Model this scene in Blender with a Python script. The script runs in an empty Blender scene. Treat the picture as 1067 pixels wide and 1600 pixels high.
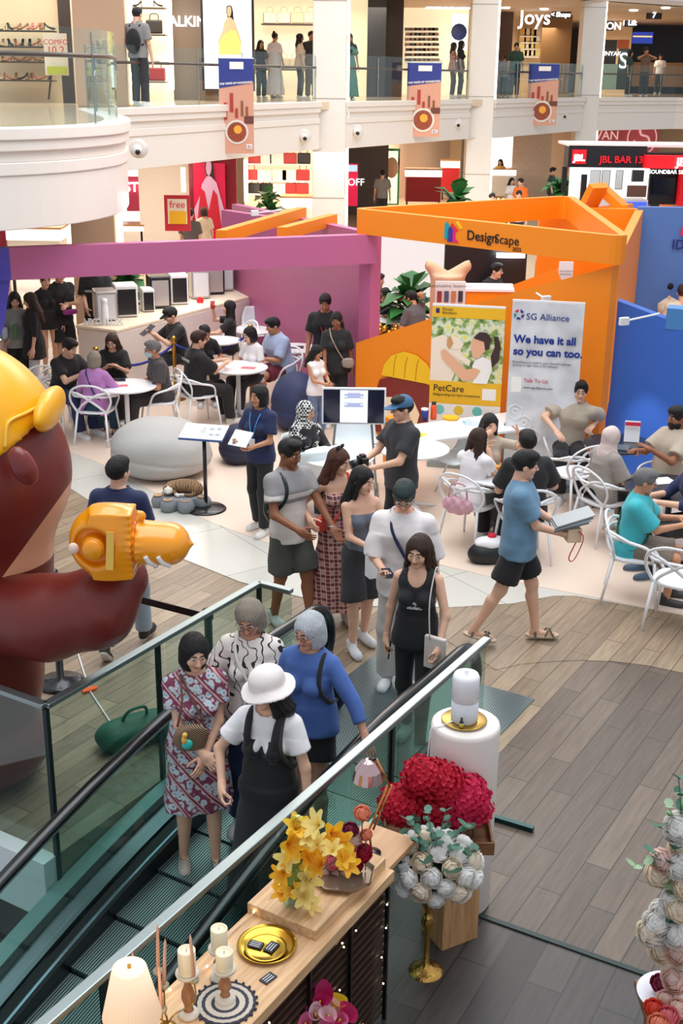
import bpy, math, random
import numpy as np
from mathutils import Vector, Matrix, Euler
R = math.radians
rnd = random.Random(7)
SC = bpy.context.scene
COL = SC.collection

# ---------------------------------------------------------------- camera
FPX = 1900.0; CAMZ = 4.6; PITCH = math.atan(680 / FPX); ROLL = 0.012
_c, _s = math.cos(PITCH), math.sin(PITCH)
_right = Vector((1, 0, 0)); _up = Vector((0, _s, _c)); _fw = Vector((0, _c, -_s))
_rc = _right * math.cos(ROLL) + _up * math.sin(ROLL)
_uc = -_right * math.sin(ROLL) + _up * math.cos(ROLL)
cam_data = bpy.data.cameras.new('camera')
cam_data.sensor_fit = 'VERTICAL'; cam_data.sensor_height = 36; cam_data.lens = FPX / 1600 * 36
cam_data.clip_start = 0.05; cam_data.clip_end = 300
cam = bpy.data.objects.new('camera', cam_data); COL.objects.link(cam)
M3 = Matrix((_rc, _uc, -_fw)).transposed()
cam.matrix_world = Matrix.Translation((0, 0, CAMZ)) @ M3.to_4x4()
SC.camera = cam

def _ray(x, y):
    return _fw + _rc * ((x - 533.5) / FPX) + _uc * ((800 - y) / FPX)
def at(x, y, z=0.0):
    "point of the horizontal plane z seen at a photo pixel"
    r = _ray(x, y); t = (z - CAMZ) / r.z
    return Vector((r.x * t, r.y * t, z))
def dp(x, y, Y):
    "point of the vertical plane Y seen at a photo pixel"
    r = _ray(x, y); t = Y / r.y
    return Vector((r.x * t, Y, CAMZ + r.z * t))

# ---------------------------------------------------------------- light and exposure
SC.view_settings.view_transform = 'Standard'; SC.view_settings.look = 'None'
SC.view_settings.gamma = 1; SC.view_settings.use_curve_mapping = False
SC.view_settings.exposure = 0.28
SC.cycles.transparent_max_bounces = 32
w = bpy.data.worlds.new('world'); SC.world = w; w.use_nodes = True
w.node_tree.nodes['Background'].inputs[0].default_value = (0.86, 0.92, 1.0, 1)
w.node_tree.nodes['Background'].inputs[1].default_value = 0.62

def area(name, loc, size, power, col=(1, 1, 1), rot=(0, 0, 0), sy=None):
    l = bpy.data.lights.new(name, 'AREA'); l.energy = power; l.color = col; l.size = size
    if sy: l.shape = 'RECTANGLE'; l.size_y = sy
    o = bpy.data.objects.new(name, l); COL.objects.link(o); o.location = loc; o.rotation_euler = rot
    return o
area('skylight', (1.0, 11.0, 16.0), 13, 2100, (0.93, 0.97, 1.0), (R(6), 0, 0), 16)
area('hall_light', (0.5, 16.0, 6.6), 4.5, 150, (1.0, 0.90, 0.80), (0, 0, 0), 6)
area('atrium_light', (1.5, 27.0, 12), 12, 900, (1.0, 0.93, 0.84), (R(-10), 0, 0), 10)

# ---------------------------------------------------------------- materials
MATS = {}
def mat(key, col=(0.8, 0.8, 0.8), rough=0.55, metal=0.0, emit=None, es=1.0, bump=0.0, bscale=60, var=0.0, vscale=3.0,
        spec=0.5, trans=0.0, sheen=0.0, sss=0.0, coat=0.0, stretch=None):
    if key in MATS: return MATS[key]
    m = bpy.data.materials.new(key); m.use_nodes = True; MATS[key] = m
    nt = m.node_tree; b = nt.nodes['Principled BSDF']
    b.inputs['Base Color'].default_value = (*col, 1); b.inputs['Roughness'].default_value = rough
    b.inputs['Metallic'].default_value = metal; b.inputs['Specular IOR Level'].default_value = spec
    if coat: b.inputs['Coat Weight'].default_value = coat
    if sheen: b.inputs['Sheen Weight'].default_value = sheen
    if trans: b.inputs['Transmission Weight'].default_value = trans
    if sss:
        b.inputs['Subsurface Weight'].default_value = sss; b.inputs['Subsurface Radius'].default_value = (0.02, 0.008, 0.004)
    if emit: b.inputs['Emission Color'].default_value = (*emit, 1); b.inputs['Emission Strength'].default_value = es
    if bump or var:
        tc = nt.nodes.new('ShaderNodeTexCoord'); mp = nt.nodes.new('ShaderNodeMapping')
        nt.links.new(tc.outputs['Object'], mp.inputs[0])
        if stretch: mp.inputs['Scale'].default_value = stretch
        if bump:
            n = nt.nodes.new('ShaderNodeTexNoise'); n.inputs['Scale'].default_value = bscale; n.inputs['Detail'].default_value = 4
            bp = nt.nodes.new('ShaderNodeBump'); bp.inputs['Strength'].default_value = bump; bp.inputs['Distance'].default_value = 0.01
            nt.links.new(mp.outputs[0], n.inputs['Vector']); nt.links.new(n.outputs['Fac'], bp.inputs['Height'])
            nt.links.new(bp.outputs[0], b.inputs['Normal'])
        if var:
            n2 = nt.nodes.new('ShaderNodeTexNoise'); n2.inputs['Scale'].default_value = vscale; n2.inputs['Detail'].default_value = 5
            r = nt.nodes.new('ShaderNodeValToRGB')
            r.color_ramp.elements[0].position = 0.3; r.color_ramp.elements[1].position = 0.7
            r.color_ramp.elements[0].color = (*[max(0, c * (1 - var)) for c in col], 1)
            r.color_ramp.elements[1].color = (*[min(1, c * (1 + var)) for c in col], 1)
            nt.links.new(mp.outputs[0], n2.inputs['Vector']); nt.links.new(n2.outputs['Fac'], r.inputs[0])
            nt.links.new(r.outputs[0], b.inputs['Base Color'])
    return m
def s(r, g, b_):
    "sRGB 0-255 to linear"
    f = lambda v: ((v / 255 + 0.055) / 1.055) ** 2.4 if v > 10 else v / 255 / 12.92
    return (f(r), f(g), f(b_))
def glow(key, col=(1, 1, 1), st=1.0):
    return mat(key, col, emit=col, es=st)
def glass(key, tint=(0.75, 0.9, 0.85), refl=0.12, tr=0.75):
    "thin sheet glass: clear with a tint and a mirror sheen"
    if key in MATS: return MATS[key]
    m = bpy.data.materials.new(key); m.use_nodes = True; MATS[key] = m; nt = m.node_tree
    for n in list(nt.nodes): nt.nodes.remove(n)
    o = nt.nodes.new('ShaderNodeOutputMaterial'); t = nt.nodes.new('ShaderNodeBsdfTransparent'); g = nt.nodes.new('ShaderNodeBsdfGlossy')
    t.inputs[0].default_value = (*[c * tr for c in tint], 1); g.inputs[0].default_value = (0.9, 1, 0.97, 1); g.inputs['Roughness'].default_value = 0.02
    f = nt.nodes.new('ShaderNodeLayerWeight'); f.inputs[0].default_value = .5
    pw = nt.nodes.new('ShaderNodeMath'); pw.operation = 'POWER'; pw.inputs[1].default_value = 4.0; nt.links.new(f.outputs['Facing'], pw.inputs[0])
    a = nt.nodes.new('ShaderNodeMath'); a.operation = 'MULTIPLY_ADD'; a.inputs[1].default_value = .45; a.inputs[2].default_value = refl; a.use_clamp = True
    nt.links.new(pw.outputs[0], a.inputs[0])
    mx = nt.nodes.new('ShaderNodeMixShader')
    nt.links.new(a.outputs[0], mx.inputs[0]); nt.links.new(t.outputs[0], mx.inputs[1])
    nt.links.new(g.outputs[0], mx.inputs[2]); nt.links.new(mx.outputs[0], o.inputs[0])
    return m
def nodemat(key, rough=0.6):
    m = bpy.data.materials.new(key); m.use_nodes = True; MATS[key] = m
    nt = m.node_tree; b = nt.nodes['Principled BSDF']; b.inputs['Roughness'].default_value = rough
    tc = nt.nodes.new('ShaderNodeTexCoord'); mp = nt.nodes.new('ShaderNodeMapping'); nt.links.new(tc.outputs['Object'], mp.inputs[0])
    return m, nt, b, mp
def ramp(nt, src, stops, const=False):
    r = nt.nodes.new('ShaderNodeValToRGB'); cr = r.color_ramp
    if const: cr.interpolation = 'CONSTANT'
    while len(cr.elements) < len(stops): cr.elements.new(0.5)
    for e, (p, c) in zip(cr.elements, stops): e.position = p; e.color = (*c, 1)
    nt.links.new(src, r.inputs[0]); return r.outputs[0]
def planks(key, c1, c2, cm, length=0.95, width=0.2, ang=59, rough=0.38):
    m, nt, b, mp = nodemat(key, rough)
    mp.inputs['Rotation'].default_value = (0, 0, R(-ang))
    br = nt.nodes.new('ShaderNodeTexBrick'); br.inputs['Scale'].default_value = 1; br.offset = 0.37
    br.inputs['Brick Width'].default_value = length; br.inputs['Row Height'].default_value = width; br.inputs['Mortar Size'].default_value = 0.004
    br.inputs['Color1'].default_value = (*c1, 1); br.inputs['Color2'].default_value = (*c2, 1); br.inputs['Mortar'].default_value = (*cm, 1); br.inputs['Bias'].default_value = -0.1
    nt.links.new(mp.outputs[0], br.inputs['Vector'])
    mp2 = nt.nodes.new('ShaderNodeMapping'); mp2.inputs['Scale'].default_value = (1.2, 14, 1); nt.links.new(mp.outputs[0], mp2.inputs[0])
    n = nt.nodes.new('ShaderNodeTexNoise'); n.inputs['Scale'].default_value = 2.2; n.inputs['Detail'].default_value = 6; n.inputs['Roughness'].default_value = 0.65
    nt.links.new(mp2.outputs[0], n.inputs['Vector'])
    g = ramp(nt, n.outputs['Fac'], [(0.3, (0.72, 0.72, 0.72)), (0.7, (1.22, 1.2, 1.16))])
    mx = nt.nodes.new('ShaderNodeMixRGB'); mx.blend_type = 'MULTIPLY'; mx.inputs[0].default_value = 1
    nt.links.new(br.outputs['Color'], mx.inputs[1]); nt.links.new(g, mx.inputs[2]); nt.links.new(mx.outputs[0], b.inputs['Base Color'])
    return m
def grain(key, c1, c2, sc=(1, 12, 12), scale=3, rough=0.5):
    "sawn wood"
    if key in MATS: return MATS[key]
    m, nt, b, mp = nodemat(key, rough); mp.inputs['Scale'].default_value = sc
    n = nt.nodes.new('ShaderNodeTexNoise'); n.inputs['Scale'].default_value = scale; n.inputs['Detail'].default_value = 5
    nt.links.new(mp.outputs[0], n.inputs['Vector']); nt.links.new(ramp(nt, n.outputs['Fac'], [(0.35, c1), (0.65, c2)]), b.inputs['Base Color'])
    return m

# ---------------------------------------------------------------- scene helpers
def tag(o, label=None, cat=None, group=None, kind=None):
    if label: o['label'] = label
    if cat: o['category'] = cat
    if group: o['group'] = group
    if kind: o['kind'] = kind
    return o
def thing(name, label, cat, loc=(0, 0, 0), rz=0, group=None):
    o = bpy.data.objects.new(name, None); COL.objects.link(o); o.empty_display_size = 0.1
    o.location = loc; o.rotation_euler = (0, 0, rz)
    return tag(o, label, cat, group)
def link(name, me, mats, parent=None, smooth=False):
    if not isinstance(mats, (list, tuple)): mats = [mats]
    for m in mats: me.materials.append(m)
    if smooth: me.shade_smooth()
    o = bpy.data.objects.new(name, me); COL.objects.link(o)
    if parent: o.parent = parent
    return o
def copy_tree(o, parent=None):
    c = o.copy(); COL.objects.link(c); c.parent = parent
    for ch in list(o.children): copy_tree(ch, c)
    return c
def frames(pts, closed=False):
    n = len(pts); out = []; up = Vector((0, 0, 1)); prev = None
    for i in range(n):
        a = pts[(i - 1) % n] if (closed or i > 0) else pts[0]
        b = pts[(i + 1) % n] if (closed or i < n - 1) else pts[-1]
        t = (b - a).normalized()
        if prev is None:
            r = t.cross(up)
            if r.length < 0.1: r = t.cross(Vector((1, 0, 0)))
        else: r = prev - t * prev.dot(t)
        r.normalize(); prev = r; out.append((r, t.cross(r)))
    return out
def spline(pts, n=6, closed=False):
    P = [Vector(p) for p in pts]; m = len(P); out = []
    for i in range(m if closed else m - 1):
        if closed: p0, p1, p2, p3 = P[(i - 1) % m], P[i], P[(i + 1) % m], P[(i + 2) % m]
        else: p0, p1, p2, p3 = P[max(i - 1, 0)], P[i], P[i + 1], P[min(i + 2, m - 1)]
        for k in range(n):
            t = k / n
            out.append(0.5 * ((2 * p1) + (p2 - p0) * t + (2 * p0 - 5 * p1 + 4 * p2 - p3) * t * t + (3 * p1 - p0 - 3 * p2 + p3) * t ** 3))
    if not closed: out.append(P[-1])
    return out
class MB:
    def __init__(self): self.v = []; self.f = []; self.mi = []; self.m = 0
    def add(self, vs, fs):
        k = len(self.v); self.v += [tuple(p) for p in vs]; self.f += [tuple(i + k for i in f) for f in fs]; self.mi += [self.m] * len(fs); return self
    def box(self, c, sz, rz=0.0, M=None):
        x, y, z = [q / 2 for q in sz]; vs = []
        A = Matrix.Rotation(rz, 3, 'Z') if M is None else M
        for a, b, d in ((-1, -1, -1), (1, -1, -1), (1, 1, -1), (-1, 1, -1), (-1, -1, 1), (1, -1, 1), (1, 1, 1), (-1, 1, 1)):
            vs.append(Vector(c) + A @ Vector((a * x, b * y, d * z)))
        return self.add(vs, [(0, 3, 2, 1), (4, 5, 6, 7), (0, 1, 5, 4), (1, 2, 6, 5), (2, 3, 7, 6), (3, 0, 4, 7)])
    def bar(self, a, b, w, h):
        "box from a to b, w wide (horizontal), h tall"
        a, b = Vector(a), Vector(b); t = (b - a); L = t.length; t.normalize(); r = t.cross(Vector((0, 0, 1)))
        if r.length < 1e-3: r = Vector((1, 0, 0))
        r.normalize(); u = r.cross(t)
        return self.box((a + b) / 2, (w, L, h), M=Matrix((r, t, u)).transposed())
    def tube(self, pts, r, n=8, closed=False, flat=1.0):
        P = [Vector(p) for p in pts]; F = frames(P, closed); vs = []
        rs = r if isinstance(r, (list, tuple)) else [r] * len(P)
        for p, (a, b), q in zip(P, F, rs):
            for k in range(n):
                th = 2 * math.pi * k / n; vs.append(p + a * math.cos(th) * q + b * math.sin(th) * q * flat)
        m = len(P); fs = []
        for i in range(m if closed else m - 1):
            j = (i + 1) % m
            for k in range(n):
                l = (k + 1) % n; fs.append((i * n + k, i * n + l, j * n + l, j * n + k))
        if not closed: fs += [tuple(range(n))[::-1], tuple((m - 1) * n + k for k in range(n))]
        return self.add(vs, fs)
    def cyl(self, a, b, r0, r1=None, n=16): return self.tube([a, b], [r0, r0 if r1 is None else r1], n)
    def lathe(self, prof, c=(0, 0, 0), n=32, wav=0, wa=0):
        "profile of (radius, z) turned about the vertical through c"
        vs = []; fs = []; c = Vector(c); m = len(prof)
        for (r, z) in prof:
            for k in range(n):
                th = 2 * math.pi * k / n; q = r * (1 + wa * math.cos(wav * th)); vs.append(c + Vector((q * math.cos(th), q * math.sin(th), z)))
        for i in range(m - 1):
            for k in range(n):
                l = (k + 1) % n; fs.append((i * n + k, i * n + l, (i + 1) * n + l, (i + 1) * n + k))
        fs += [tuple(range(n))[::-1], tuple((m - 1) * n + k for k in range(n))]
        return self.add(vs, fs)
    def prism(self, poly, z0, z1):
        n = len(poly); ar = sum(poly[i][0] * poly[(i + 1) % n][1] - poly[(i + 1) % n][0] * poly[i][1] for i in range(n))
        if ar < 0: poly = poly[::-1]
        vs = [(p[0], p[1], z0) for p in poly] + [(p[0], p[1], z1) for p in poly]
        return self.add(vs, [tuple(range(n))[::-1], tuple(range(n, 2 * n))] + [(i, (i + 1) % n, n + (i + 1) % n, n + i) for i in range(n)])
    def slab(self, quad, th):
        "polygon given by 3-D corners, thickened along its normal"
        q = [Vector(p) for p in quad]; n = (q[1] - q[0]).cross(q[2] - q[0]).normalized() * th; k = len(q)
        vs = q + [p + n for p in q]
        return self.add(vs, [tuple(range(k))[::-1], tuple(range(k, 2 * k))] + [(i, (i + 1) % k, k + (i + 1) % k, k + i) for i in range(k)])
    def wall(self, pts, z0, z1, th):
        "upright strip along a plan path; z0 and z1 numbers or lists"
        P = [Vector((p[0], p[1], 0)) for p in pts]; n = len(P); vs = []
        for i in range(n):
            t = (P[min(i + 1, n - 1)] - P[max(i - 1, 0)]).normalized(); r = Vector((t.y, -t.x, 0)) * th / 2
            a = z0[i] if isinstance(z0, (list, tuple)) else z0; b = z1[i] if isinstance(z1, (list, tuple)) else z1
            vs += [P[i] - r + Vector((0, 0, a)), P[i] + r + Vector((0, 0, a)), P[i] + r + Vector((0, 0, b)), P[i] - r + Vector((0, 0, b))]
        fs = [(0, 3, 2, 1), (4 * n - 4, 4 * n - 3, 4 * n - 2, 4 * n - 1)]
        for i in range(n - 1):
            a = 4 * i; b = a + 4
            fs += [(a, a + 1, b + 1, b), (a + 1, a + 2, b + 2, b + 1), (a + 2, a + 3, b + 3, b + 2), (a + 3, a, b, b + 3)]
        return self.add(vs, fs)
    def ball(self, c, r, n=12, M=None):
        r = (r, r, r) if not isinstance(r, (list, tuple)) else r; vs = []; fs = []; h = n // 2; c = Vector(c)
        for i in range(h + 1):
            ph = math.pi * i / h
            for k in range(n):
                th = 2 * math.pi * k / n; p = Vector((r[0] * math.sin(ph) * math.cos(th), r[1] * math.sin(ph) * math.sin(th), r[2] * math.cos(ph)))
                vs.append(c + (M @ p if M else p))
        for i in range(h):
            for k in range(n):
                l = (k + 1) % n; fs.append((i * n + k, (i + 1) * n + k, (i + 1) * n + l, i * n + l))
        return self.add(vs, fs)
    def build(self, name, mats, parent=None, smooth=False, bevel=0.0, auto=False):
        me = bpy.data.meshes.new(name); me.from_pydata(self.v, [], self.f); me.validate()
        if max(self.mi, default=0) > 0 and len(me.polygons) == len(self.mi): me.polygons.foreach_set('material_index', self.mi)
        o = link(name, me, mats, parent, smooth)
        if auto: me.shade_smooth(); me.set_sharp_from_angle(angle=R(40))
        if bevel:
            b = o.modifiers.new('bevel', 'BEVEL'); b.width = bevel; b.segments = 2; b.limit_method = 'ANGLE'
        return o
def struct(o): o['kind'] = 'structure'; return o
def text(name, body, size, m, parent=None, loc=(0, 0, 0), rot=(R(90), 0, 0), ext=0.002, align='CENTER', sx=1.0, bold=0.0, shear=0):
    cu = bpy.data.curves.new(name, 'FONT'); cu.body = body; cu.size = size; cu.extrude = ext; cu.align_x = align; cu.offset = bold; cu.shear = shear
    cu.align_y = 'CENTER'; cu.resolution_u = 3
    t = bpy.data.objects.new(name, cu); COL.objects.link(t)
    bpy.context.view_layer.update()
    me = bpy.data.meshes.new_from_object(t.evaluated_get(bpy.context.evaluated_depsgraph_get()))
    bpy.data.objects.remove(t); bpy.data.curves.remove(cu); me.materials.clear()
    o = link(name, me, m, parent); o.location = loc; o.rotation_euler = rot; o.scale = (sx, 1, 1)
    return o
# ---------------------------------------------------------------- smooth solids from distance functions
def nets(f, lo, hi, h):
    "surface nets on a regular grid: returns verts (n,3) and quads (m,4)"
    lo = np.array(lo, float); hi = np.array(hi, float); n = np.ceil((hi - lo) / h).astype(int) + 1
    ax = [lo[i] + h * np.arange(n[i]) for i in range(3)]
    G = np.stack(np.meshgrid(*ax, indexing='ij'), -1).astype(np.float32)
    D = f(G).astype(np.float32); I = D < 0
    c = tuple(n - 1); acc = np.zeros(c + (3,), np.float32); cnt = np.zeros(c, np.float32)
    def sl(o): return tuple(slice(o[i], n[i] - 1 + o[i]) for i in range(3))
    for axn in range(3):
        oth = [i for i in range(3) if i != axn]
        for a in (0, 1):
            for b in (0, 1):
                o = [0, 0, 0]; o[oth[0]] = a; o[oth[1]] = b; o1 = list(o); o1[axn] = 1
                d0 = D[sl(o)]; d1 = D[sl(o1)]; cr = (d0 < 0) != (d1 < 0)
                t = np.where(cr, d0 / np.where(cr, d0 - d1, 1), 0)
                cnt += cr
                for i in range(3): acc[..., i] += np.where(cr, t if i == axn else o[i], 0)
    act = cnt > 0; idx = -np.ones(c, int); idx[act] = np.arange(act.sum())
    ijk = np.argwhere(act); V = lo + (ijk + acc[act] / cnt[act][:, None]) * h
    Q = []
    for axn in range(3):
        b, d = [(1, 2), (2, 0), (0, 1)][axn]
        s0 = [slice(1, n[i] - 1) for i in range(3)]; s0[axn] = slice(0, n[axn] - 1)
        s1 = list(s0); s1[axn] = slice(1, n[axn])
        i0 = I[tuple(s0)]; i1 = I[tuple(s1)]; e = np.argwhere(i0 != i1)
        if len(e) == 0: continue
        base = e + np.array([1 if i != axn else 0 for i in range(3)])
        sg = i0[tuple(e.T)]
        def cell(db, dd):
            q = base.copy(); q[:, b] -= db; q[:, d] -= dd; return idx[tuple(q.T)]
        q = np.stack([cell(1, 1), cell(0, 1), cell(0, 0), cell(1, 0)], 1)
        q[~sg] = q[~sg][:, ::-1]; Q.append(q)
    Q = np.concatenate(Q) if Q else np.zeros((0, 4), int)
    return V, Q
def smin(a, b, k):
    h = np.clip(0.5 + 0.5 * (b - a) / k, 0, 1); return b + (a - b) * h - k * h * (1 - h)
def cone(p, a, b, ra, rb):
    a = np.array(a, np.float32); b = np.array(b, np.float32); ab = b - a; L2 = max(float(ab @ ab), 1e-8)
    t = np.clip(((p - a) @ ab) / L2, 0, 1); return np.linalg.norm(p - a - t[..., None] * ab, axis=-1) - (ra + (rb - ra) * t)
def ell(p, c, r, M=None):
    q = p - np.array(c, np.float32)
    if M is not None: q = q @ np.array(M)
    r = np.array(r, np.float32); k0 = np.linalg.norm(q / r, axis=-1); k1 = np.linalg.norm(q / (r * r), axis=-1) + 1e-6
    return k0 * (k0 - 1) / k1
def plane(p, c, n): return (p - np.array(c, np.float32)) @ np.array(n, np.float32)
def wob(p, f=9.0, ph=0.0):
    x, y, z = p[..., 0], p[..., 1], p[..., 2]
    return (np.sin(f * x + 2.3 * np.sin(f * .7 * z + ph)) * np.sin(f * .8 * z + 1.7 * np.sin(f * y + ph)) + .5 * np.sin(f * 2.1 * y + f * 1.3 * z + ph)) * .66
def npmesh(name, V, Q, mi=None):
    me = bpy.data.meshes.new(name)
    me.vertices.add(len(V)); me.vertices.foreach_set('co', np.ascontiguousarray(V, np.float32).ravel())
    me.loops.add(len(Q) * 4); me.loops.foreach_set('vertex_index', np.ascontiguousarray(Q, np.int32).ravel())
    me.polygons.add(len(Q)); me.polygons.foreach_set('loop_start', np.arange(0, len(Q) * 4, 4, dtype=np.int32))
    if mi is not None: me.polygons.foreach_set('material_index', np.ascontiguousarray(mi, np.int32))
    me.update(calc_edges=True); me.validate(); return me
def solid(name, f, lo, hi, h, m, parent=None):
    V, Q = nets(f, lo, hi, h); return link(name, npmesh(name, V, Q), m, parent, True)

# ---------------------------------------------------------------- people
_cache = {}
def head_mesh(sex, h, old):
    k = ('head', sex, h, old)
    if k in _cache: return _cache[k]
    nk = .054 if sex == 'm' else .045; j = 1.0 if sex == 'm' else .93
    def f(p):
        q = p.copy(); q[..., 0] = np.abs(q[..., 0])
        d = ell(q, (0, .012, .03), (.075, .094, .086))
        d = smin(d, ell(q, (0, -.02, -.032), (.062 * j, .068, .082)), .02)
        d = smin(d, ell(q, (0, -.06, -.090), (.028 * j, .024, .02)), .02)
        d = smin(d, ell(q, (.036, -.058, -.022), (.026, .026, .028)), .015)
        d = smin(d, cone(q, (0, -.080, .032), (.036, -.070, .036), .011, .009), .012)
        d = -smin(-d, ell(q, (.030, -.100, .012), (.017, .016, .013)), .010)
        d = smin(d, cone(q, (0, -.086, .016), (0, -.107, -.020), .0075, .0115), .008)
        d = smin(d, ell(q, (.011, -.096, -.024), (.008, .009, .007)), .005)
        d = smin(d, cone(q, (0, -.0865, -.049), (.018, -.078, -.051), .0055, .003), .004)
        d = smin(d, cone(q, (0, -.0855, -.0585), (.015, -.078, -.057), .006, .003), .004)
        d = smin(d, ell(q, (.078, .012, -.006), (.009, .020, .031)), .006)
        d = smin(d, cone(q, (0, .018, -.06), (0, .03, -.16), nk, nk * 1.04), .02)
        return d
    V, Q = nets(f, (-.1, -.13, -.20), (.1, .12, .13), h)
    C = V[Q].mean(1); ax = np.abs(C[:, 0]); mi = np.zeros(len(Q), int)
    mi[(ax < .021) & (C[:, 1] < -.079) & (C[:, 2] < -.046) & (C[:, 2] > -.0645)] = 1
    mi[(ax > .012) & (ax < .047) & (C[:, 1] < -.055) & (np.abs(C[:, 2] - (.036 + .05 * (.03 - np.abs(ax - .03)))) < .0042)] = 2
    # eyes
    b = MB(); 
    for sx in (-1, 1): b.ball((sx * .030, -.0795, .012), (.0130, .0100, .0062), 14)
    ev = np.array(b.v); ef = [f_ for f_ in b.f]
    eq = np.array(ef) + len(V); EC = ev[np.array(ef)].mean(1)
    em = np.where((np.abs(np.abs(EC[:, 0]) - .030) < .0066) & (EC[:, 1] < -.082), 4, 3)
    V = np.concatenate([V, ev]); Q = np.concatenate([Q, eq]); mi = np.concatenate([mi, em])
    _cache[k] = (V, Q, mi); return _cache[k]
def hand_mesh(style, h):
    "right hand: wrist at origin, fingers towards +Z, palm faces -Y, thumb towards +X"
    k = ('hand', style, h)
    if k in _cache: return _cache[k]
    curl = dict(relaxed=.30, grip=1.05, flat=.06, point=.9)[style]
    fs = []
    for i, (x, L, r) in enumerate(((.030, .072, .0085), (.010, .080, .009), (-.011, .074, .0085), (-.030, .058, .0075))):
        c = .1 if (style == 'point' and i == 0) else curl * (1 + .12 * i)
        p = np.array((x, 0, .088)); a = c * .5; seg = (L * .45, L * .3, L * .25); fan = x * 1.6 * (1 - min(curl, 1))
        for q, sg in enumerate(seg):
            n = p + sg * np.array((math.sin(fan), -math.sin(a), math.cos(a))); fs.append((p, n, r * (1 - .1 * q), r * (1 - .1 * (q + 1)))); p = n; a += c
    tb = (np.array((.024, -.006, .022)), np.array((.050, -.020, .056)))
    t2 = tb[1] + (np.array((.010, -.022, .030)) if curl < .9 else np.array((-.018, -.028, .026)))
    t3 = t2 + (np.array((.002, -.012, .022)) if curl < .9 else np.array((-.022, -.008, .014)))
    def f(p):
        d = ell(p, (0, 0, .048), (.043, .017, .056)); d = smin(d, cone(p, (0, 0, -.03), (0, 0, .03), .026, .028), .02)
        d = smin(d, ell(p, (.02, -.012, .03), (.018, .014, .028)), .01)
        for a, b, r0, r1 in fs: d = smin(d, cone(p, a, b, r0, r1), .0035)
        for a, b, r0, r1 in ((tb[0], tb[1], .014, .0105), (tb[1], t2, .0105, .0095), (t2, t3, .0095, .008)): d = smin(d, cone(p, a, b, r0, r1), .004)
        return d
    _cache[k] = nets(f, (-.06, -.11, -.05), (.09, .04, .185), h); return _cache[k]
def shoe_mesh(kind, h):
    "foot at origin (ankle above heel at y=+.0), toe towards -Y, ground at z=0"
    k = ('shoe', kind, h)
    if k in _cache: return _cache[k]
    def f(p):
        lw = .044
        d = cone(p * np.array((1, 1, .75), np.float32), (0, .035, .030), (0, -.165, .022), .036, .036)
        d = smin(d, ell(p, (0, -.10, .03), (.047, .10, .035)), .02)
        if kind == 'sneaker': d = smin(d, cone(p, (0, .01, .06), (0, .015, .095), .045, .048), .02)
        if kind == 'flat': d = np.maximum(d, -ell(p, (0, -.01, .10), (.036, .085, .068)))
        return np.maximum(d, -p[..., 2])
    V, Q = nets(f, (-.07, -.24, -.012), (.07, .1, .13), h); C = V[Q].mean(1)
    if kind == 'sandal':
        def f2(p): return np.maximum(np.maximum(smin(ell(p, (0, -.10, .0), (.052, .11, .3)), ell(p, (0, .01, 0), (.042, .07, .3)), .03), p[..., 2] - .025), -p[..., 2])
        V, Q = nets(f2, (-.07, -.24, -.012), (.07, .12, .06), h); C = V[Q].mean(1); b = MB()
        for y0, y1 in ((-.16, -.08), (-.08, -.15), (.0, .0)):
            b.tube(spline([(-.048, y0, .012), (-.03, (y0 * 2 + y1) / 3, .06), (.03, (y0 + 2 * y1) / 3, .066), (.048, y1, .012)], 4), .009, 6, flat=.5)
        q = np.array([f_ for f_ in b.f if len(f_) == 4]) + len(V); n0 = len(Q); V = np.concatenate([V, np.array(b.v)]); Q = np.concatenate([Q, q])
        _cache[k] = (V, Q, np.r_[np.ones(n0, int), np.zeros(len(q), int)]); return _cache[k]
    _cache[k] = (V, Q, (C[:, 2] < .022).astype(int)); return _cache[k]
def skinm(t):
    c = dict(light=s(226, 178, 150), tan=s(196, 140, 108), mid=s(150, 98, 70), dark=s(96, 62, 46), old=s(205, 150, 125))[t]
    return [mat('skin_' + t, c, .5, sss=.0, bump=.05, bscale=120, spec=.35, var=.05, vscale=18), mat('lips_' + t, tuple(a * b for a, b in zip(c, (.80, .42, .42))), .4),
            mat('brow', s(36, 28, 25), .8), mat('eye_white', (.78, .76, .74), .25), mat('iris', (.015, .01, .008), .15)]
def hairm(c):
    col = dict(black=s(24, 21, 22), brown=s(58, 36, 26), auburn=s(86, 48, 34), grey=s(120, 118, 118), white=s(196, 200, 206), blond=s(176, 158, 140), salt=s(92, 90, 90), ash=s(150, 138, 124))[c]
    return mat('hair_' + c, col, .42, bump=.9, bscale=30, stretch=(9, 9, .9), var=.25, vscale=40, spec=.4)
def unit(v): v = np.array(v, float); return v / (np.linalg.norm(v) + 1e-9)
def ik(S, T, l1, l2, pole):
    S, T = np.array(S, float), np.array(T, float); d = T - S; L = np.linalg.norm(d); L2 = min(L, (l1 + l2) * .995); L2 = max(L2, abs(l1 - l2) + .02)
    u = d / (L + 1e-9); T = S + u * L2; a = (l1 * l1 - l2 * l2 + L2 * L2) / (2 * L2); hh = math.sqrt(max(l1 * l1 - a * a, 0)); p = np.array(pole, float); p = p - u * (p @ u)
    return S + u * a + unit(p) * hh, T
def rot3(yaw=0, pitch=0, roll=0):
    "yaw turns to the figure's left, pitch bends forward/down, roll to its left"
    return np.array(Matrix.Rotation(R(yaw), 3, 'Z') @ Matrix.Rotation(R(pitch), 3, 'X') @ Matrix.Rotation(R(roll), 3, 'Y'))
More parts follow.
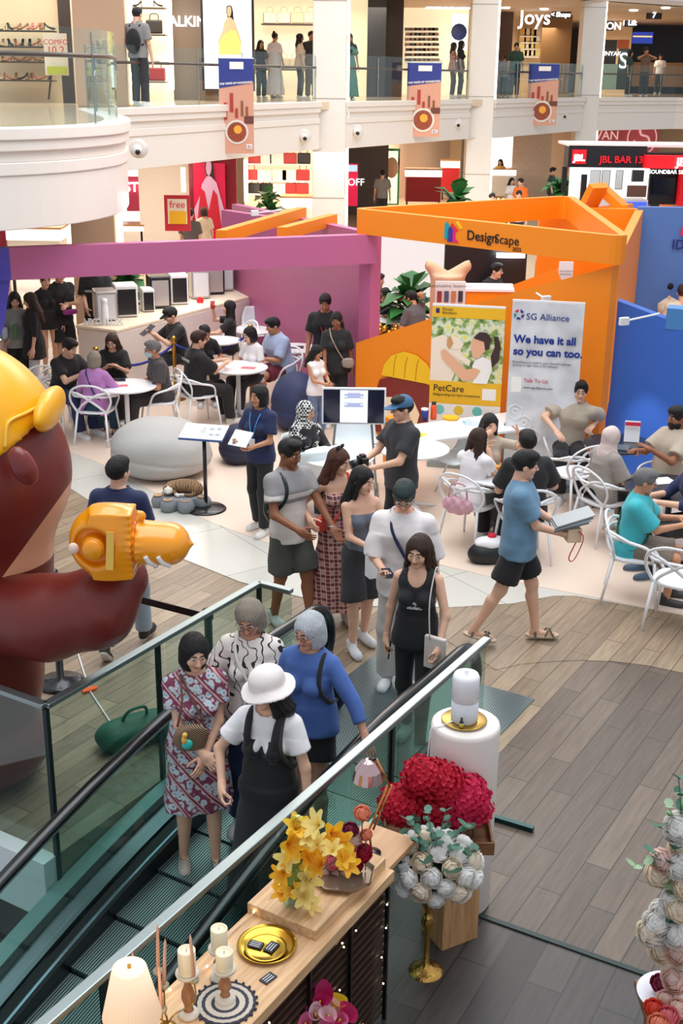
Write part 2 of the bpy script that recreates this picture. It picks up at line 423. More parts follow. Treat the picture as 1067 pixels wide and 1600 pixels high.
PROF = {'m': ((-.13, -.03, .10, .22, .34, .42, .47, .51), (.10, .150, .138, .140, .160, .160, .115, .052), (.080, .105, .095, .098, .112, .092, .070, .05)),
        'f': ((-.13, -.03, .10, .22, .34, .42, .47, .51), (.095, .150, .128, .112, .126, .130, .090, .043), (.080, .104, .084, .077, .090, .076, .058, .043))}
class Fig:
    def __init__(F, head_px, h, label, face=0, z=0.0, sex='m', skin='light', hair=('short', 'black'), top=None, bottom=None, shoe=('sneaker', (.7, .7, .7)),
                 pel=None, lean=(0, 0), twist=0, head=(0, 5, 0), rh=None, lh=None, rf=None, lf=None, rk=(-.1, -1, 0), lk=(.1, -1, 0), re=None, le=None,
                 rhs='relaxed', lhs='relaxed', rpalm=None, lpalm=None, fat=0.0, sit=False, lod=1, pos=None, group=None, rfp=0, lfp=0, toe=8, bare=False, cat='person', glasses=False, name='person'):
        F.S = S = h / 1.7; F.h = h; F.sex = sex; F.lod = lod
        if sit and pel is None: pel = (0, 0.08, .56)
        F.pel = np.array(pel or (0, 0, .955)); F.lean = lean
        F.Rt = rot3(0, lean[0], lean[1]); F.tw = twist
        F.sw = .168 if sex == 'm' else .146; F.fat = fat
        def tp(x, y, s_):
            a = R(twist) * min(max(s_ / .4, 0), 1); return F.pel + F.Rt @ np.array((x * math.cos(a) - y * math.sin(a), x * math.sin(a) + y * math.cos(a), s_))
        F.tp = tp
        sR, sL = tp(-F.sw, .01, .418), tp(F.sw, .01, .418)
        if rf is None: rf = (-.11, -.40, .075) if sit else (-.095, 0, .075)
        if lf is None: lf = (.11, -.40, .075) if sit else (.095, 0, .075)
        hR = F.pel + np.array((-.078, 0, -.03)); hL = F.pel + np.array((.078, 0, -.03))
        kR, fR = ik(hR, rf, .425, .425, rk); kL, fL = ik(hL, lf, .425, .425, lk)
        if rh is None: rh = (-.16, -.26, .70) if sit else (-.25, -.06, .83)
        if lh is None: lh = (.16, -.26, .70) if sit else (.25, -.06, .83)
        la = (.285, .245) if sex == 'm' else (.27, .235)
        eR, wR = ik(sR, rh, *la, re or (-.5, .6, -.5)); eL, wL = ik(sL, lh, *la, le or (.5, .6, -.5))
        F.J = dict(sR=sR, sL=sL, hR=hR, hL=hL, kR=kR, kL=kL, fR=fR, fL=fL, eR=eR, eL=eL, wR=wR, wL=wL)
        F.hc = tp(0, -.005, .50) + np.array((0, 0, 0)) + F.Rt @ np.array((0, -.012, .135)); F.Rh = rot3(*head)
        F.nb = tp(0, .01, .47)
        top_z = (F.hc[2] + .115) * S
        if pos is None:
            # solve the base point so that the crown of the head is where the photo shows it
            w_ = at(head_px[0], head_px[1], z + top_z); c_, s_ = math.cos(R(face)), math.sin(R(face)); hx, hy = F.hc[0] * S, F.hc[1] * S
            pos = (w_.x - (hx * c_ - hy * s_), w_.y - (hx * s_ + hy * c_), z)
        F.root = thing(name, label, cat, pos, R(face), group); F.pos = Vector(pos); F.face = R(face)
        sk = skinm(skin); rm = {1: .014, 0: .022, 2: .011}[lod]
        am = (.047, .038, .027) if sex == 'm' else (.040, .033, .023); lm = (.083, .055, .036) if sex == 'm' else (.080, .052, .033); F.am = am; F.lm = lm
        # body
        def body(p):
            d = F.torso(p, 0)
            d = smin(d, cone(p, F.nb, F.hc + F.Rh @ np.array((0, .022, -.11)), .052 if sex == 'm' else .044, .050 if sex == 'm' else .043), .03)
            for a, b, c in (('sR', 'eR', 'wR'), ('sL', 'eL', 'wL')):
                d = smin(d, smin(cone(p, F.J[a], F.J[b], am[0], am[1]), cone(p, F.J[b], F.J[c], am[1], am[2]), .02), .018)
            l = None
            for a, b, c, ft, pt in (('hR', 'kR', 'fR', rf, rfp), ('hL', 'kL', 'fL', lf, lfp)):
                dr = np.array((0, -math.cos(R(pt)), -math.sin(R(pt)))); k_, a_ = F.J[b], F.J[c]
                e = smin(cone(p, F.J[a], k_, lm[0], lm[1]), cone(p, k_, a_, lm[1] * .96, lm[2]), .03)
                e = smin(e, cone(p, k_ * .72 + a_ * .28 + np.array((0, .012, 0)), k_ * .45 + a_ * .55, lm[1] * .98, lm[1] * .7), .02)
                e = smin(e, cone(p, a_ + np.array((0, .02, -.035)), a_ + dr * .15 + np.array((0, 0, -.048)), .032, .024), .02)
                l = e if l is None else np.minimum(l, e)
            return smin(d, l, .03)
        lo, hi = F.bounds(.16); V, Q = nets(body, lo, hi, rm); mi = np.zeros(len(Q), int)
        parts = [(V, Q, mi)]
        hv, hq, hm = head_mesh(sex, .0045 if lod >= 1 else .009, 0); parts.append((hv @ F.Rh.T + F.hc, hq, hm))
        F.hands = {}
        for sd, w_, e_, st, pl in (('R', wR, eR, rhs, rpalm), ('L', wL, eL, lhs, lpalm)):
            if st is None: continue
            v, q = hand_mesh(st, .0042 if lod >= 1 else .007); zz = unit(w_ - e_)
            if sd in 'RL' and pl is None: pl = (1 if sd == 'R' else -1, .2, 0) if not sit else (0, .2, -1)
            # palm direction = -Y of the hand
            yy = -np.array(pl, float); yy = yy - zz * (yy @ zz)
            if np.linalg.norm(yy) < .1: yy = np.array((0, 1., 0)) - zz * zz[1]
            yy = unit(yy); xx = np.cross(yy, zz); v = v.copy()
            if sd == 'L': v[:, 0] *= -1; q = q[:, ::-1]
            Mx = np.stack([xx, yy, zz], 1); parts.append((v @ Mx.T + w_, q, np.zeros(len(q), int))); F.hands[sd] = (w_, zz, yy, xx)
        n = 0; VV = []; QQ = []; MM = []
        for v, q, m_ in parts: VV.append(v); QQ.append(q + n); MM.append(m_); n += len(v)
        F.body = link('body', npmesh('body', np.concatenate(VV) * S, np.concatenate(QQ), np.concatenate(MM)), sk, F.root, True)
        if top: F.top(**top)
        if bottom: F.bottom(**bottom)
        if hair: F.hair(*hair)
        if shoe and not bare: F.shoes(shoe[0], shoe[1], rfp, lfp, shoe[2] if len(shoe) > 2 else (.75, .74, .72))
        if glasses: F.glasses()
    def bounds(F, m):
        P = np.array(list(F.J.values()) + [F.pel, F.hc, F.nb]); lo = P.min(0) - m; hi = P.max(0) + m; lo[2] = -.03; return lo, hi
    def torso(F, p, inf):
        q = (p - F.pel.astype(np.float32)) @ F.Rt.astype(np.float32); s_ = q[..., 2]
        a = R(F.tw) * np.clip(s_ / .4, 0, 1); x = q[..., 0] * np.cos(a) + q[..., 1] * np.sin(a); y = -q[..., 0] * np.sin(a) + q[..., 1] * np.cos(a)
        S_, W, D = PROF[F.sex]; fat = F.fat
        w_ = np.interp(s_, S_, W) + inf + fat * np.interp(s_, (-.1, .1, .4, .5), (.3, 1, .4, 0)); d_ = np.interp(s_, S_, D) + inf + fat * 1.2 * np.interp(s_, (-.1, .1, .4, .5), (.3, 1, .5, 0))
        k = np.sqrt((np.abs(x) / w_) ** 2.3 + (np.abs(y) / d_) ** 2.3) ** (1 / 1.15)
        k = ((np.abs(x) / w_) ** 2.4 + (np.abs(y) / d_) ** 2.4) ** (1 / 2.4)
        d = (k - 1) * np.minimum(w_, d_) * .9
        d = np.maximum(d, np.maximum(-.14 - inf - s_, s_ - .51 - inf * .5))
        if F.sex == 'f':
            qq = np.stack([np.abs(x), y, s_], -1); d = smin(d, ell(qq, (.065, -.07 - inf - fat, .285), (.062, .062, .062)), .03)
        else: d = smin(d, ell(np.stack([np.abs(x), y, s_], -1), (.07, -.05 - inf, .32), (.085, .06, .08)), .05)
        tr = cone(np.stack([np.abs(x), y, s_], -1), (.03, .015, .48), (F.sw - .02, .015, .425), .045 + inf * .6, .038 + inf * .6); d = smin(d, tr, .03)
        return d
    def top(F, m, sleeve=.55, hem=-.10, neck=.062, inf=.020, vee=0.0, tank=False, tube=False, flare=0.0, loose=.016, folds=.005, collar=None, name='shirt', skirt=None):
        J = F.J; S = F.S
        nb, up = F.nb, unit(F.hc - F.nb)
        def f(p):
            d = F.torso(p, inf)
            if hem < -.12:
                pass
            if sleeve > 0:
                for a, b, c in (('sR', 'eR', 'wR'), ('sL', 'eL', 'wL')):
                    if sleeve <= 1:
                        e = J[a] + (J[b] - J[a]) * sleeve; dd = unit(J[b] - J[a])
                        sl = np.maximum(cone(p, J[a], e + dd * .05, F.am[0] + loose, F.am[1] + loose * 1.5), plane(p, e, dd))
                    else:
                        e = J[b] + (J[c] - J[b]) * (sleeve - 1); dd = unit(J[c] - J[b])
                        lo2 = smin(cone(p, J[a], J[b], F.am[0] + loose, F.am[1] + loose), cone(p, J[b], e, F.am[1] + loose, F.am[2] + loose * .8), .02); sl = lo2
                        if sleeve < 1.95: sl = np.minimum(cone(p, J[a], J[b], F.am[0] + loose, F.am[1] + loose), np.maximum(cone(p, J[b], e + dd * .03, F.am[1] + loose, F.am[2] + loose), plane(p, e, dd)))
                    d = smin(d, sl, .025)
            # lower part of the garment hangs over the hips
            q = (p - F.pel.astype(np.float32)) @ F.Rt.astype(np.float32)
            if flare or hem < -.05:
                hw = (.160 if F.sex == 'f' else .156) + inf + F.fat + flare
                hw = np.interp(q[..., 2], (-.05, .13), (hw, .118 + inf + F.fat)).astype(np.float32); ee = np.sqrt((q[..., 0] / hw) ** 2 + ((q[..., 1]) / (hw * .80)) ** 2) - 1
                ee = np.maximum(ee * hw * .7, np.maximum(q[..., 2] - .13, hem - q[..., 2])); d = smin(d, ee, .03)
            d = np.maximum(d, hem - q[..., 2])
            d = d + folds * wob(p, 16, F.pos.x) * (q[..., 2] < .36)
            d = np.maximum(d, -(cone(p, nb + up * -.02, nb + up * .2, neck + .0, neck + .05)))
            if vee: d = np.maximum(d, -cone(p, tuple(F.tp(0, -.16, .47)), tuple(F.tp(0, -.16, .47 - vee)), .06, .005))
            if tank or tube:
                qa = np.abs(q[..., 0]); 
                if tank:
                    d = np.maximum(d, -(cone(np.stack([qa, q[..., 1], q[..., 2]], -1), (.20, 0, .36), (.19, 0, .50), .065, .075)))
                    d = np.maximum(d, -ell(q, (0, -.08, .49), (.075, .10, .11)))
                if tube: d = np.maximum(d, q[..., 2] - .36)
            return d
        lo, hi = F.bounds(.15); lo[2] = max(F.pel[2] + hem - .08, 0) if F.lean[0] < 40 else .2
        rm = {1: .012, 0: .022, 2: .009}[F.lod]; V, Q = nets(f, lo, hi, rm)
        F.topo = link(name, npmesh(name, V * S, Q), m, F.root, True)
        if tube or tank:
            pass
        if collar:
            b = MB(); c = nb + up * .028; e1 = unit(np.cross(up, (0, 1, .001))); e2 = np.cross(up, e1)
            pts = [c + e1 * .066 * math.cos(t) + e2 * .066 * math.sin(t) - up * (.030 if math.sin(t) * np.sign(e2[1]) < -.7 else 0.0) for t in np.linspace(0, 2 * math.pi, 18, endpoint=False)]
            b.tube([p_ * S for p_ in pts], .016 * S, 6, True, flat=.6); b.build('collar', collar, F.root, True)
        return F.topo
    def bottom(F, m, length=1.95, inf=.016, flare=.02, folds=.006, skirt=False, name='trousers', hemr=.26, hz=.45, waist=.10, drape=False, pleat=0, tinf=None, vcut=False):
        J = F.J; S = F.S; rm = {1: .013, 0: .022, 2: .010}[F.lod]
        def f(p):
            q = (p - F.pel.astype(np.float32)) @ F.Rt.astype(np.float32)
            d = np.maximum(F.torso(p, inf * .5 if tinf is None else tinf), q[..., 2] - waist)
            if vcut: d = np.maximum(d, -cone(p, tuple(F.tp(0, -.17, .50)), tuple(F.tp(0, -.16, .17)), .11, .01))
            if skirt:
                z0 = F.pel[2] - .02; t = np.clip((z0 - p[..., 2]) / (z0 - hz), 0, 1); r = .175 + (hemr - .175) * t
                th = np.arctan2(p[..., 1] - F.pel[1], p[..., 0] - F.pel[0]); r = r * (1 + .05 * t * np.sin(th * (pleat or 9) + 2 * p[..., 2]))
                cx = F.pel[0] + t * ((J['fR'][0] + J['fL'][0]) / 2 - F.pel[0]) * .5; cy = F.pel[1] + t * ((J['fR'][1] + J['fL'][1]) / 2 - F.pel[1]) * .7
                e = (np.sqrt(((p[..., 0] - cx) / r) ** 2 + ((p[..., 1] - cy) / (r * .8)) ** 2) - 1) * r * .75
                e = np.maximum(e, np.maximum(p[..., 2] - z0 - .03, hz - p[..., 2])); d = smin(d, e, .04)
            else:
                l = None
                for a, b, c in (('hR', 'kR', 'fR'), ('hL', 'kL', 'fL')):
                    if length <= 1:
                        e = J[a] + (J[b] - J[a]) * length; dd = unit(J[b] - J[a]); g = np.maximum(cone(p, J[a], e + dd * .06, F.lm[0] + inf + .004, F.lm[1] + inf + flare + .012), plane(p, e, dd))
                    else:
                        e = J[b] + (J[c] - J[b]) * (length - 1); dd = unit(J[c] - J[b])
                        g = smin(cone(p, J[a], J[b], F.lm[0] + inf, F.lm[1] + inf + flare * .5), np.maximum(cone(p, J[b], e + dd * .05, F.lm[1] + inf + flare * .5, F.lm[2] + inf + flare), plane(p, e, dd)), .03)
                    l = g if l is None else (smin(l, g, .12) if drape else np.minimum(l, g))
                d = smin(d, l, .03)
            return d + folds * wob(p, 14, F.pos.y)
        lo, hi = F.bounds(.16 if not skirt else max(.18, hemr - .02)); hi[2] = F.pel[2] + .35; lo[2] = 0.01
        V, Q = nets(f, lo, hi, rm); return link(name, npmesh(name, V * S, Q), m, F.root, True)
    def hair(F, style, colr, ln=.30):
        S = F.S; h = {1: .007, 0: .011, 2: .0055}[F.lod]; m = hairm(colr) if isinstance(colr, str) else colr
        def f(p):
            x, y, z = p[..., 0], p[..., 1], p[..., 2]; ax = np.abs(x); q = np.stack([ax, y, z], -1)
            th = np.arctan2(x, y - .02)
            d = ell(p, (0, .016, .034), (.086, .106, .096))
            if style in ('short', 'shortf', 'quiff', 'thin', 'fringe'):
                if style == 'quiff': d = smin(d, ell(p, (0, -.045, .105), (.062, .055, .035)), .02)
                if style in ('short', 'fringe'): d = smin(d, ell(p, (0, -.02, .085), (.074, .085, .050)), .02)
                d = np.maximum(d, -ell(q, (0, -.125, -.030), (.072, .090, .108 if style != 'fringe' else .088)))
                d = np.maximum(d, np.where(y > .02, -.055 - z, -.01 - z + (0.0)))
                d = np.maximum(d, -ell(q, (.09, -.01, -.02), (.03, .035, .035)))
                if style == 'thin': d = d + .006
            elif style in ('bob', 'pixie'):
                lz = -.11 if style == 'bob' else -.065
                d = smin(d, np.maximum(ell(p, (0, .02, -.03), (.095, .095, .16)), z - .05), .03)
                d = np.maximum(d, -ell(q, (0, -.12, -.045), (.062, .105, .120))); d = np.maximum(d, lz - z)
            elif style in ('long', 'ponylong'):
                b = smin(cone(q, (.045, .05, 0), (.075, .06, -ln * .6), .05, .055), cone(q, (.07, .055, -ln * .6), (.06, .07, -ln), .055, .03), .03)
                d = smin(d, b * 1.0, .03)
                fr = cone(q, (.064, -.02, .05), (.084, -.02, -.14), .022, .020); d = smin(d, fr, .02)
                d = np.maximum(d, -ell(q, (0, -.125, -.03), (.060, .100, .112)))
                d = np.maximum(d, -cone(p, (0, -.06, -.10), (0, -.10, -.5), .055, .09))
            elif style in ('pony', 'bun'):
                d = ell(p, (0, .014, .032), (.081, .101, .092)); d = np.maximum(d, -ell(q, (0, -.125, -.045), (.080, .095, .115)))
                d = np.maximum(d, np.where(y > .03, -.07 - z, -.00 - z)); d = np.maximum(d, -ell(q, (.09, -.01, -.02), (.03, .035, .035)))
                if style == 'pony': d = smin(d, smin(cone(p, (0, .10, .05), (0, .145, -.02), .024, .034), cone(p, (0, .145, -.02), (0, .12, -.26), .034, .012), .02), .015)
                else: d = smin(d, ell(p, (0, .06, .12), (.036, .036, .034)), .01)
            d = d + .0022 * np.sin(th * 26 + 3 * np.sin(z * 30)) + .002 * wob(p, 40)
            return d
        lo = (-.15, -.14, -.2 if style not in ('long', 'ponylong', 'pony') else -max(ln, .27) - .06); V, Q = nets(f, lo, (.15, .19, .17), h)
        return link('hair', npmesh('hair', (V @ F.Rh.T + F.hc) * S, Q), m, F.root, True)
    def headpart(F, name, f, m, lo=(-.16, -.2, -.2), hi=(.16, .16, .18), h=.007):
        V, Q = nets(f, lo, hi, h if F.lod else h * 1.5); return link(name, npmesh(name, (V @ F.Rh.T + F.hc) * F.S, Q), m, F.root, True)
    def headmb(F, b, name, m, smooth=True):
        v = (np.array(b.v) @ F.Rh.T + F.hc) * F.S; b.v = [tuple(q) for q in v]; return b.build(name, m, F.root, smooth)
    def cap(F, m):
        def f(p):
            d = np.maximum(ell(p, (0, .012, .045), (.090, .108, .092)), .03 - p[..., 2])
            d = np.maximum(d, -np.maximum(ell(p, (0, .012, .03), (.080, .098, .085)), p[..., 2] - .06))
            br = np.maximum(ell(p, (0, -.085, .035), (.075, .095, 1.0)), np.abs(p[..., 2] - .040 - (p[..., 1] + .1) * .25 - -p[..., 0] ** 2 * 2.5) - .005); br = np.maximum(br, p[..., 1] + .06)
            return np.minimum(d, br)
        o = F.headpart('cap', f, m, h=.0055); b = MB(); b.ball((0, .012, .137), .007, 8); F.headmb(b, 'cap_button', m); return o
    def bucket(F, m):
        def f(p):
            z = p[..., 2]; rr = np.sqrt((p[..., 0] / .94) ** 2 + (p[..., 1] - .01) ** 2)
            d = np.maximum(smin(ell(p, (0, .01, .05), (.098, .112, .105)), ell(p, (0, .01, .08), (.092, .106, .07)), .02), .035 - z)
            br = np.maximum(np.abs(z - .04 + (rr - .1) * .55 + .006 * np.sin(3 * np.arctan2(p[..., 1], p[..., 0]))) - .006, rr - .165); return smin(d, np.maximum(br, .09 - rr), .01)
        F.headpart('hat', f, m, (-.2, -.2, -.05), (.2, .22, .18), .006)
    def hijab(F, m, drape=.22):
        S = F.S
        def f(p):
            q = (p - F.hc.astype(np.float32)) @ F.Rh.astype(np.float32)
            d = ell(q, (0, .016, .02), (.094, .112, .112)); d = smin(d, cone(q, (0, .02, -.05), (0, .02, -.16), .085, .10), .04)
            d = np.maximum(d, -ell(q, (0, -.13, -.02), (.058, .09, .082)))
            e = np.maximum(F.torso(p, .026), ((p - F.pel.astype(np.float32)) @ F.Rt.astype(np.float32))[..., 2] * -1 + .50 - drape); sh = None
            for a, b_ in (('sR', 'eR'), ('sL', 'eL')): e = smin(e, cone(p, F.J[a], F.J[a] + (F.J[b_] - F.J[a]) * .22, .068, .07), .04)
            d = smin(d, e, .05); d = np.maximum(d, -ell(q, (0, -.14, -.025), (.056, .09, .08)))
            return d + .004 * wob(p, 26)
        lo, hi = F.bounds(.16); lo[2] = F.pel[2]; V, Q = nets(f, lo, hi, .011 if F.lod else .02); return link('headscarf', npmesh('headscarf', V * S, Q), m, F.root, True)
    def glasses(F, m=None):
        b = MB()
        for sx in (-1, 1):
            b.tube([(sx * .031 + .021 * math.cos(t), -.104 + .004 * abs(math.cos(t)), .010 + .016 * math.sin(t)) for t in np.linspace(0, 2 * math.pi, 14, endpoint=False)], .0016, 5, True)
            b.tube([(sx * .052, -.100, .014), (sx * .074, -.07, .014), (sx * .082, .01, .012)], .0016, 5)
        b.tube([(-.01, -.105, .013), (.01, -.105, .013)], .0016, 5); F.headmb(b, 'glasses', m or mat('specs', (.05, .04, .04), .3))
    def shoes(F, kind, c, rfp, lfp, sole):
        for sd, pt in (('R', rfp), ('L', lfp)):
            V, Q, mi = shoe_mesh(kind, .006 if F.lod else .010); a = F.J['f' + sd]
            M_ = rot3(-6 if sd == 'R' else 6, pt, 0); v = V - np.array((0, 0, .075)); v = v @ M_.T + a
            if sd == 'L': pass
            ms = c if isinstance(c, bpy.types.Material) else mat('shoe_%.2f_%.2f_%.2f' % tuple(c), tuple(c), .5)
            link('shoe', npmesh('shoe', v * F.S, Q, mi), [ms, mat('sole_%.2f_%.2f_%.2f' % tuple(sole), tuple(sole), .6)], F.root, True)
    def W(F, p):
        "figure coordinates (1.7 m person) to world"
        p = np.array(p, float) * F.S; c_, s_ = math.cos(F.face), math.sin(F.face)
        return Vector((p[0] * c_ - p[1] * s_, p[0] * s_ + p[1] * c_, p[2])) + F.pos
    def carry(F, name, label, cat, group=None):
        "a thing worn or held: its own top-level object sharing the figure's frame"
        o = thing(name, label, cat, F.pos, F.face, group); o.scale = (F.S,) * 3; return o
    def palm(F, sd, off=.07, out=.02):
        w_, zz, yy, xx = F.hands[sd]; return w_ + zz * off - yy * out
# ---------------------------------------------------------------- the hall: floors, escalator well, columns, upper gallery
EU = Vector((.515, .857, 0)); EV = Vector((.857, -.515, 0)); EO = Vector((.98, 7.4, 0)); EANG = math.atan2(.857, .515)
def E(a, b, z=0.0):
    "escalator frame: a = metres down the escalator from the glass corner, b = metres to its left"
    p = EO - EU * a - EV * b; return Vector((p.x, p.y, z))
def zs(a): return -0.12 * max(a - .9, 0) ** 1.6 if a < 4 else zs(3.999) - .52 * (a - 4)
W_white = mat('wall_white', s(236, 232, 226), .5, var=.03, vscale=.6)
W_grey = mat('soffit', s(225, 215, 205), .6)
wood_dark = planks('dark_planks', s(84, 73, 65), s(118, 102, 89), s(52, 45, 41), 1.05, .165)
wood_light = planks('light_planks', s(136, 118, 98), s(166, 145, 121), s(90, 78, 65), 1.05, .165)
wood_deep = planks('deep_planks', s(52, 48, 47), s(76, 71, 69), s(40, 36, 36), 1.3, .2, 62)
m, nt, b_, mp = nodemat('pale_tile', .25)
br = nt.nodes.new('ShaderNodeTexBrick'); br.offset = 0.0; br.inputs['Scale'].default_value = 1; br.inputs['Brick Width'].default_value = 1.2; br.inputs['Row Height'].default_value = 1.2; br.inputs['Mortar Size'].default_value = .005
br.inputs['Color1'].default_value = (*s(206, 200, 190), 1); br.inputs['Color2'].default_value = (*s(196, 194, 184), 1); br.inputs['Mortar'].default_value = (*s(150, 148, 140), 1); mp.inputs['Rotation'].default_value = (0, 0, R(-35))
nt.links.new(mp.outputs[0], br.inputs['Vector']); nt.links.new(br.outputs[0], b_.inputs['Base Color']); tile = m
vinyl = mat('booth_vinyl', s(228, 206, 188), .35, var=.04, vscale=.8)
mall = mat('gallery_floor', s(222, 200, 172), .12)
def ab(l, z0, z1, name, m):
    return struct(MB().prism([E(a, b)[:2] for a, b in l], z0, z1).build(name, m))
ab([(-75, 0), (-75, -40), (7, -40), (7, 0)], -.25, 0, 'floor', wood_dark)
ab([(-75, 1.84), (-75, 0), (-.35, 0), (-.35, 1.84)], -.25, 0, 'floor', wood_light)
ab([(-75, 60), (-75, 1.84), (2.24, 1.84), (2.24, 60)], -.25, 0, 'floor', wood_light)
ab([(2.24, 60), (2.24, 1.84), (2.36, 1.84), (2.36, 60)], -.42, 0.0, 'trim_1', mat('slab_white', s(215, 222, 222), .5))
struct(MB().box((-3, 5, -4.9), (16, 16, .2)).build('floor', mat('basement_floor', s(92, 92, 98), .5)))
ov = lambda px, z, name, m: struct(MB().prism([at(x, y)[:2] for x, y in px], 0, z).build(name, m))
ov([(775, 1047), (815, 1038), (860, 1034), (910, 1032), (960, 1034), (1010, 1040), (1067, 1052), (1250, 1110), (1400, 900), (650, 880), (700, 1003)], .004, 'floor', wood_light)
edge = [(-200, 700), (60, 742), (107, 762), (200, 822), (281, 872), (375, 910), (471, 934), (572, 948), (704, 950), (800, 944), (864, 932), (900, 932), (1067, 962), (1300, 1010)]
ov(edge + [(1500, 560), (-350, 560)], .008, 'floor', tile)
ov([(-200, 640), (60, 690), (150, 722), (240, 770), (330, 818), (420, 850), (520, 868), (600, 876), (688, 884), (772, 904), (852, 920), (920, 933), (1067, 963), (1300, 1012), (1500, 540), (-350, 540)], .012, 'floor', vinyl)
struct(MB().prism([(-14, 20.5), (24, 20.5), (24, 80), (-14, 80)], 0, .016).build('floor', mall))
p0_, p1_ = at(742, 1430), at(1012, 1526); dd = (p1_ - p0_).normalized(); nn = Vector((-dd.y, dd.x, 0))
q0, q1 = p0_ - dd * 1.15, p1_ + dd * 3
struct(MB().prism([q0[:2], q1[:2], (q1 - nn * 6)[:2], (q0 - nn * 6)[:2]], 0, .006).build('floor', wood_deep))
struct(MB().bar(q0 + Vector((0, 0, .008)), q1 + Vector((0, 0, .008)), .035, .016).build('trim_2', mat('seam', s(50, 62, 62), .4, metal=.5)))
b0, b1 = at(777, 1283), at(833, 1300)
tag(MB().bar(b0 - (b1 - b0) * .3 + Vector((0, 0, .02)), b1 + Vector((0, 0, .02)), .035, .03).build('floor_strip', mat('hinge', s(40, 70, 75), .25, metal=.8)), 'thin dark metal bar lying on the dark planks beside the round white plinth', 'floor hardware')
# comb plate and grate
chk, nt, b_, mp = nodemat('grate_metal', .35); b_.inputs['Metallic'].default_value = .7; mp.inputs['Rotation'].default_value = (0, 0, -EANG)
ck = nt.nodes.new('ShaderNodeTexChecker'); ck.inputs['Scale'].default_value = 70; ck.inputs['Color1'].default_value = (*s(130, 145, 148), 1); ck.inputs['Color2'].default_value = (*s(80, 95, 98), 1)
nt.links.new(mp.outputs[0], ck.inputs['Vector']); nt.links.new(ck.outputs[0], b_.inputs['Base Color'])
esc = thing('escalator', 'dark escalator with black handrails descending between two glass balustrades', 'escalator', E(0, .8))
esc.location = (0, 0, 0)
steel = mat('brushed_steel', s(150, 165, 170), .28, metal=.9, bump=.1, bscale=40, stretch=(1, 1, 20)); blk = mat('black_rubber', s(16, 18, 20), .3, coat=.3)
teal = mat('teal_cladding', s(126, 160, 156), .3, metal=.35); dkm = mat('dark_metal', s(24, 28, 30), .4, metal=.4)
def estrip(b0, b1, dz, th, m, name, a0=-.3, a1=6.2, n=26):
    mb = MB(); A = [a0 + (a1 - a0) * i / n for i in range(n + 1)]
    for i in range(n):
        x, y = A[i], A[i + 1]; v = []
        for a in (x, y):
            z = zs(a) + dz
            v += [E(a, b0, z - th), E(a, b1, z - th), E(a, b1, z), E(a, b0, z)]
        mb.add(v, [(0, 4, 5, 1), (1, 5, 6, 2), (2, 6, 7, 3), (3, 7, 4, 0)] + ([(0, 1, 2, 3)] if i == 0 else []) + ([(4, 7, 6, 5)] if i == n - 1 else []))
    return mb.build(name, m, esc)
tread, nt, b_, mp = nodemat('step_tread', .35); b_.inputs['Metallic'].default_value = .75; mp.inputs['Rotation'].default_value = (0, 0, -EANG)
wv = nt.nodes.new('ShaderNodeTexWave'); wv.bands_direction = 'Y'; wv.inputs['Scale'].default_value = 18; nt.links.new(mp.outputs[0], wv.inputs['Vector'])
nt.links.new(ramp(nt, wv.outputs['Fac'], [(.35, s(44, 56, 58)), (.6, s(150, 172, 170))]), b_.inputs['Base Color'])
for k in range(16):
    a = .32 + k * .4; y0, y1 = zs(a) - .0, zs(a + .4) + .35 * (zs(a) - zs(a + .4))
    MB().slab([E(a + .396, .31, y1), E(a + .396, 1.31, y1), E(a + .004, 1.31, y0), E(a + .004, .31, y0)], .2).build('step', tread, esc)
MB().prism([E(-1.25, .1)[:2], E(.32, .1)[:2], E(.32, 1.55)[:2], E(-1.25, 1.55)[:2]], -.1, .008).build('landing_plate', chk, esc)
for sd, (i0, i1, o1, hb, mb_) in (('L', (1.31, 1.335, 1.80, 1.42, 1)), ('R', (.285, .31, .04, .20, -1))):
    estrip(min(i0, i1), max(i0, i1), .12, .5, dkm, 'skirt'); q = i1 if sd == 'L' else i0
    estrip(*sorted((q, q + .02 * mb_)), .125, .02, mat('bright_trim', s(170, 205, 215), .15, metal=.9), 'skirt_trim')
    estrip(*sorted((q + .02 * mb_, q + .07 * mb_)), .13, .3, dkm, 'inner_deck')
    estrip(*sorted((hb - .006, hb + .006)), .86, .74, glass('esc_glass', (.80, .93, .90), .05, .95), 'glass_balustrade')
    if sd == 'L':
        estrip(1.44, 1.56, .13, .3, steel, 'outer_deck'); estrip(1.56, 1.61, .15, .4, dkm, 'outer_deck_edge'); estrip(1.61, 1.83, .02, .5, teal, 'outer_cladding')
    else: estrip(.03, .18, .13, .3, steel, 'outer_deck')
    pts = [E(a, hb, zs(a) + .90) for a in np.linspace(6.2, 0.0, 30)]
    c = E(-.05, hb, 0)
    for t in np.linspace(90, -80, 14): pts.append(c + EU * (.27 * math.cos(R(t))) * 1.0 + Vector((0, 0, .62 + .28 * math.sin(R(t)))))
    pts += [E(.25, hb, .35), E(.6, hb, .35)]
    MB().tube(pts, .042, 12, flat=.8).build('handrail', blk, esc, True)
    MB().tube([p - Vector((0, 0, .045)) if i < 30 else p for i, p in enumerate(pts)][:30], .016, 6).build('handrail_track', steel, esc, True)
    g = MB(); arc = [c + EU * (.24 * math.cos(R(t))) + Vector((0, 0, .62 + .25 * math.sin(R(t)))) for t in np.linspace(90, -90, 12)] + [E(-.05, hb, .12), E(.0, hb, .12), E(.0, hb, .87)]
    g.add([p - EV * .006 for p in arc] + [p + EV * .006 for p in arc], [tuple(range(len(arc))), tuple(range(len(arc), 2 * len(arc)))[::-1]]); g.build('newel_glass', glass('esc_glass'), esc)
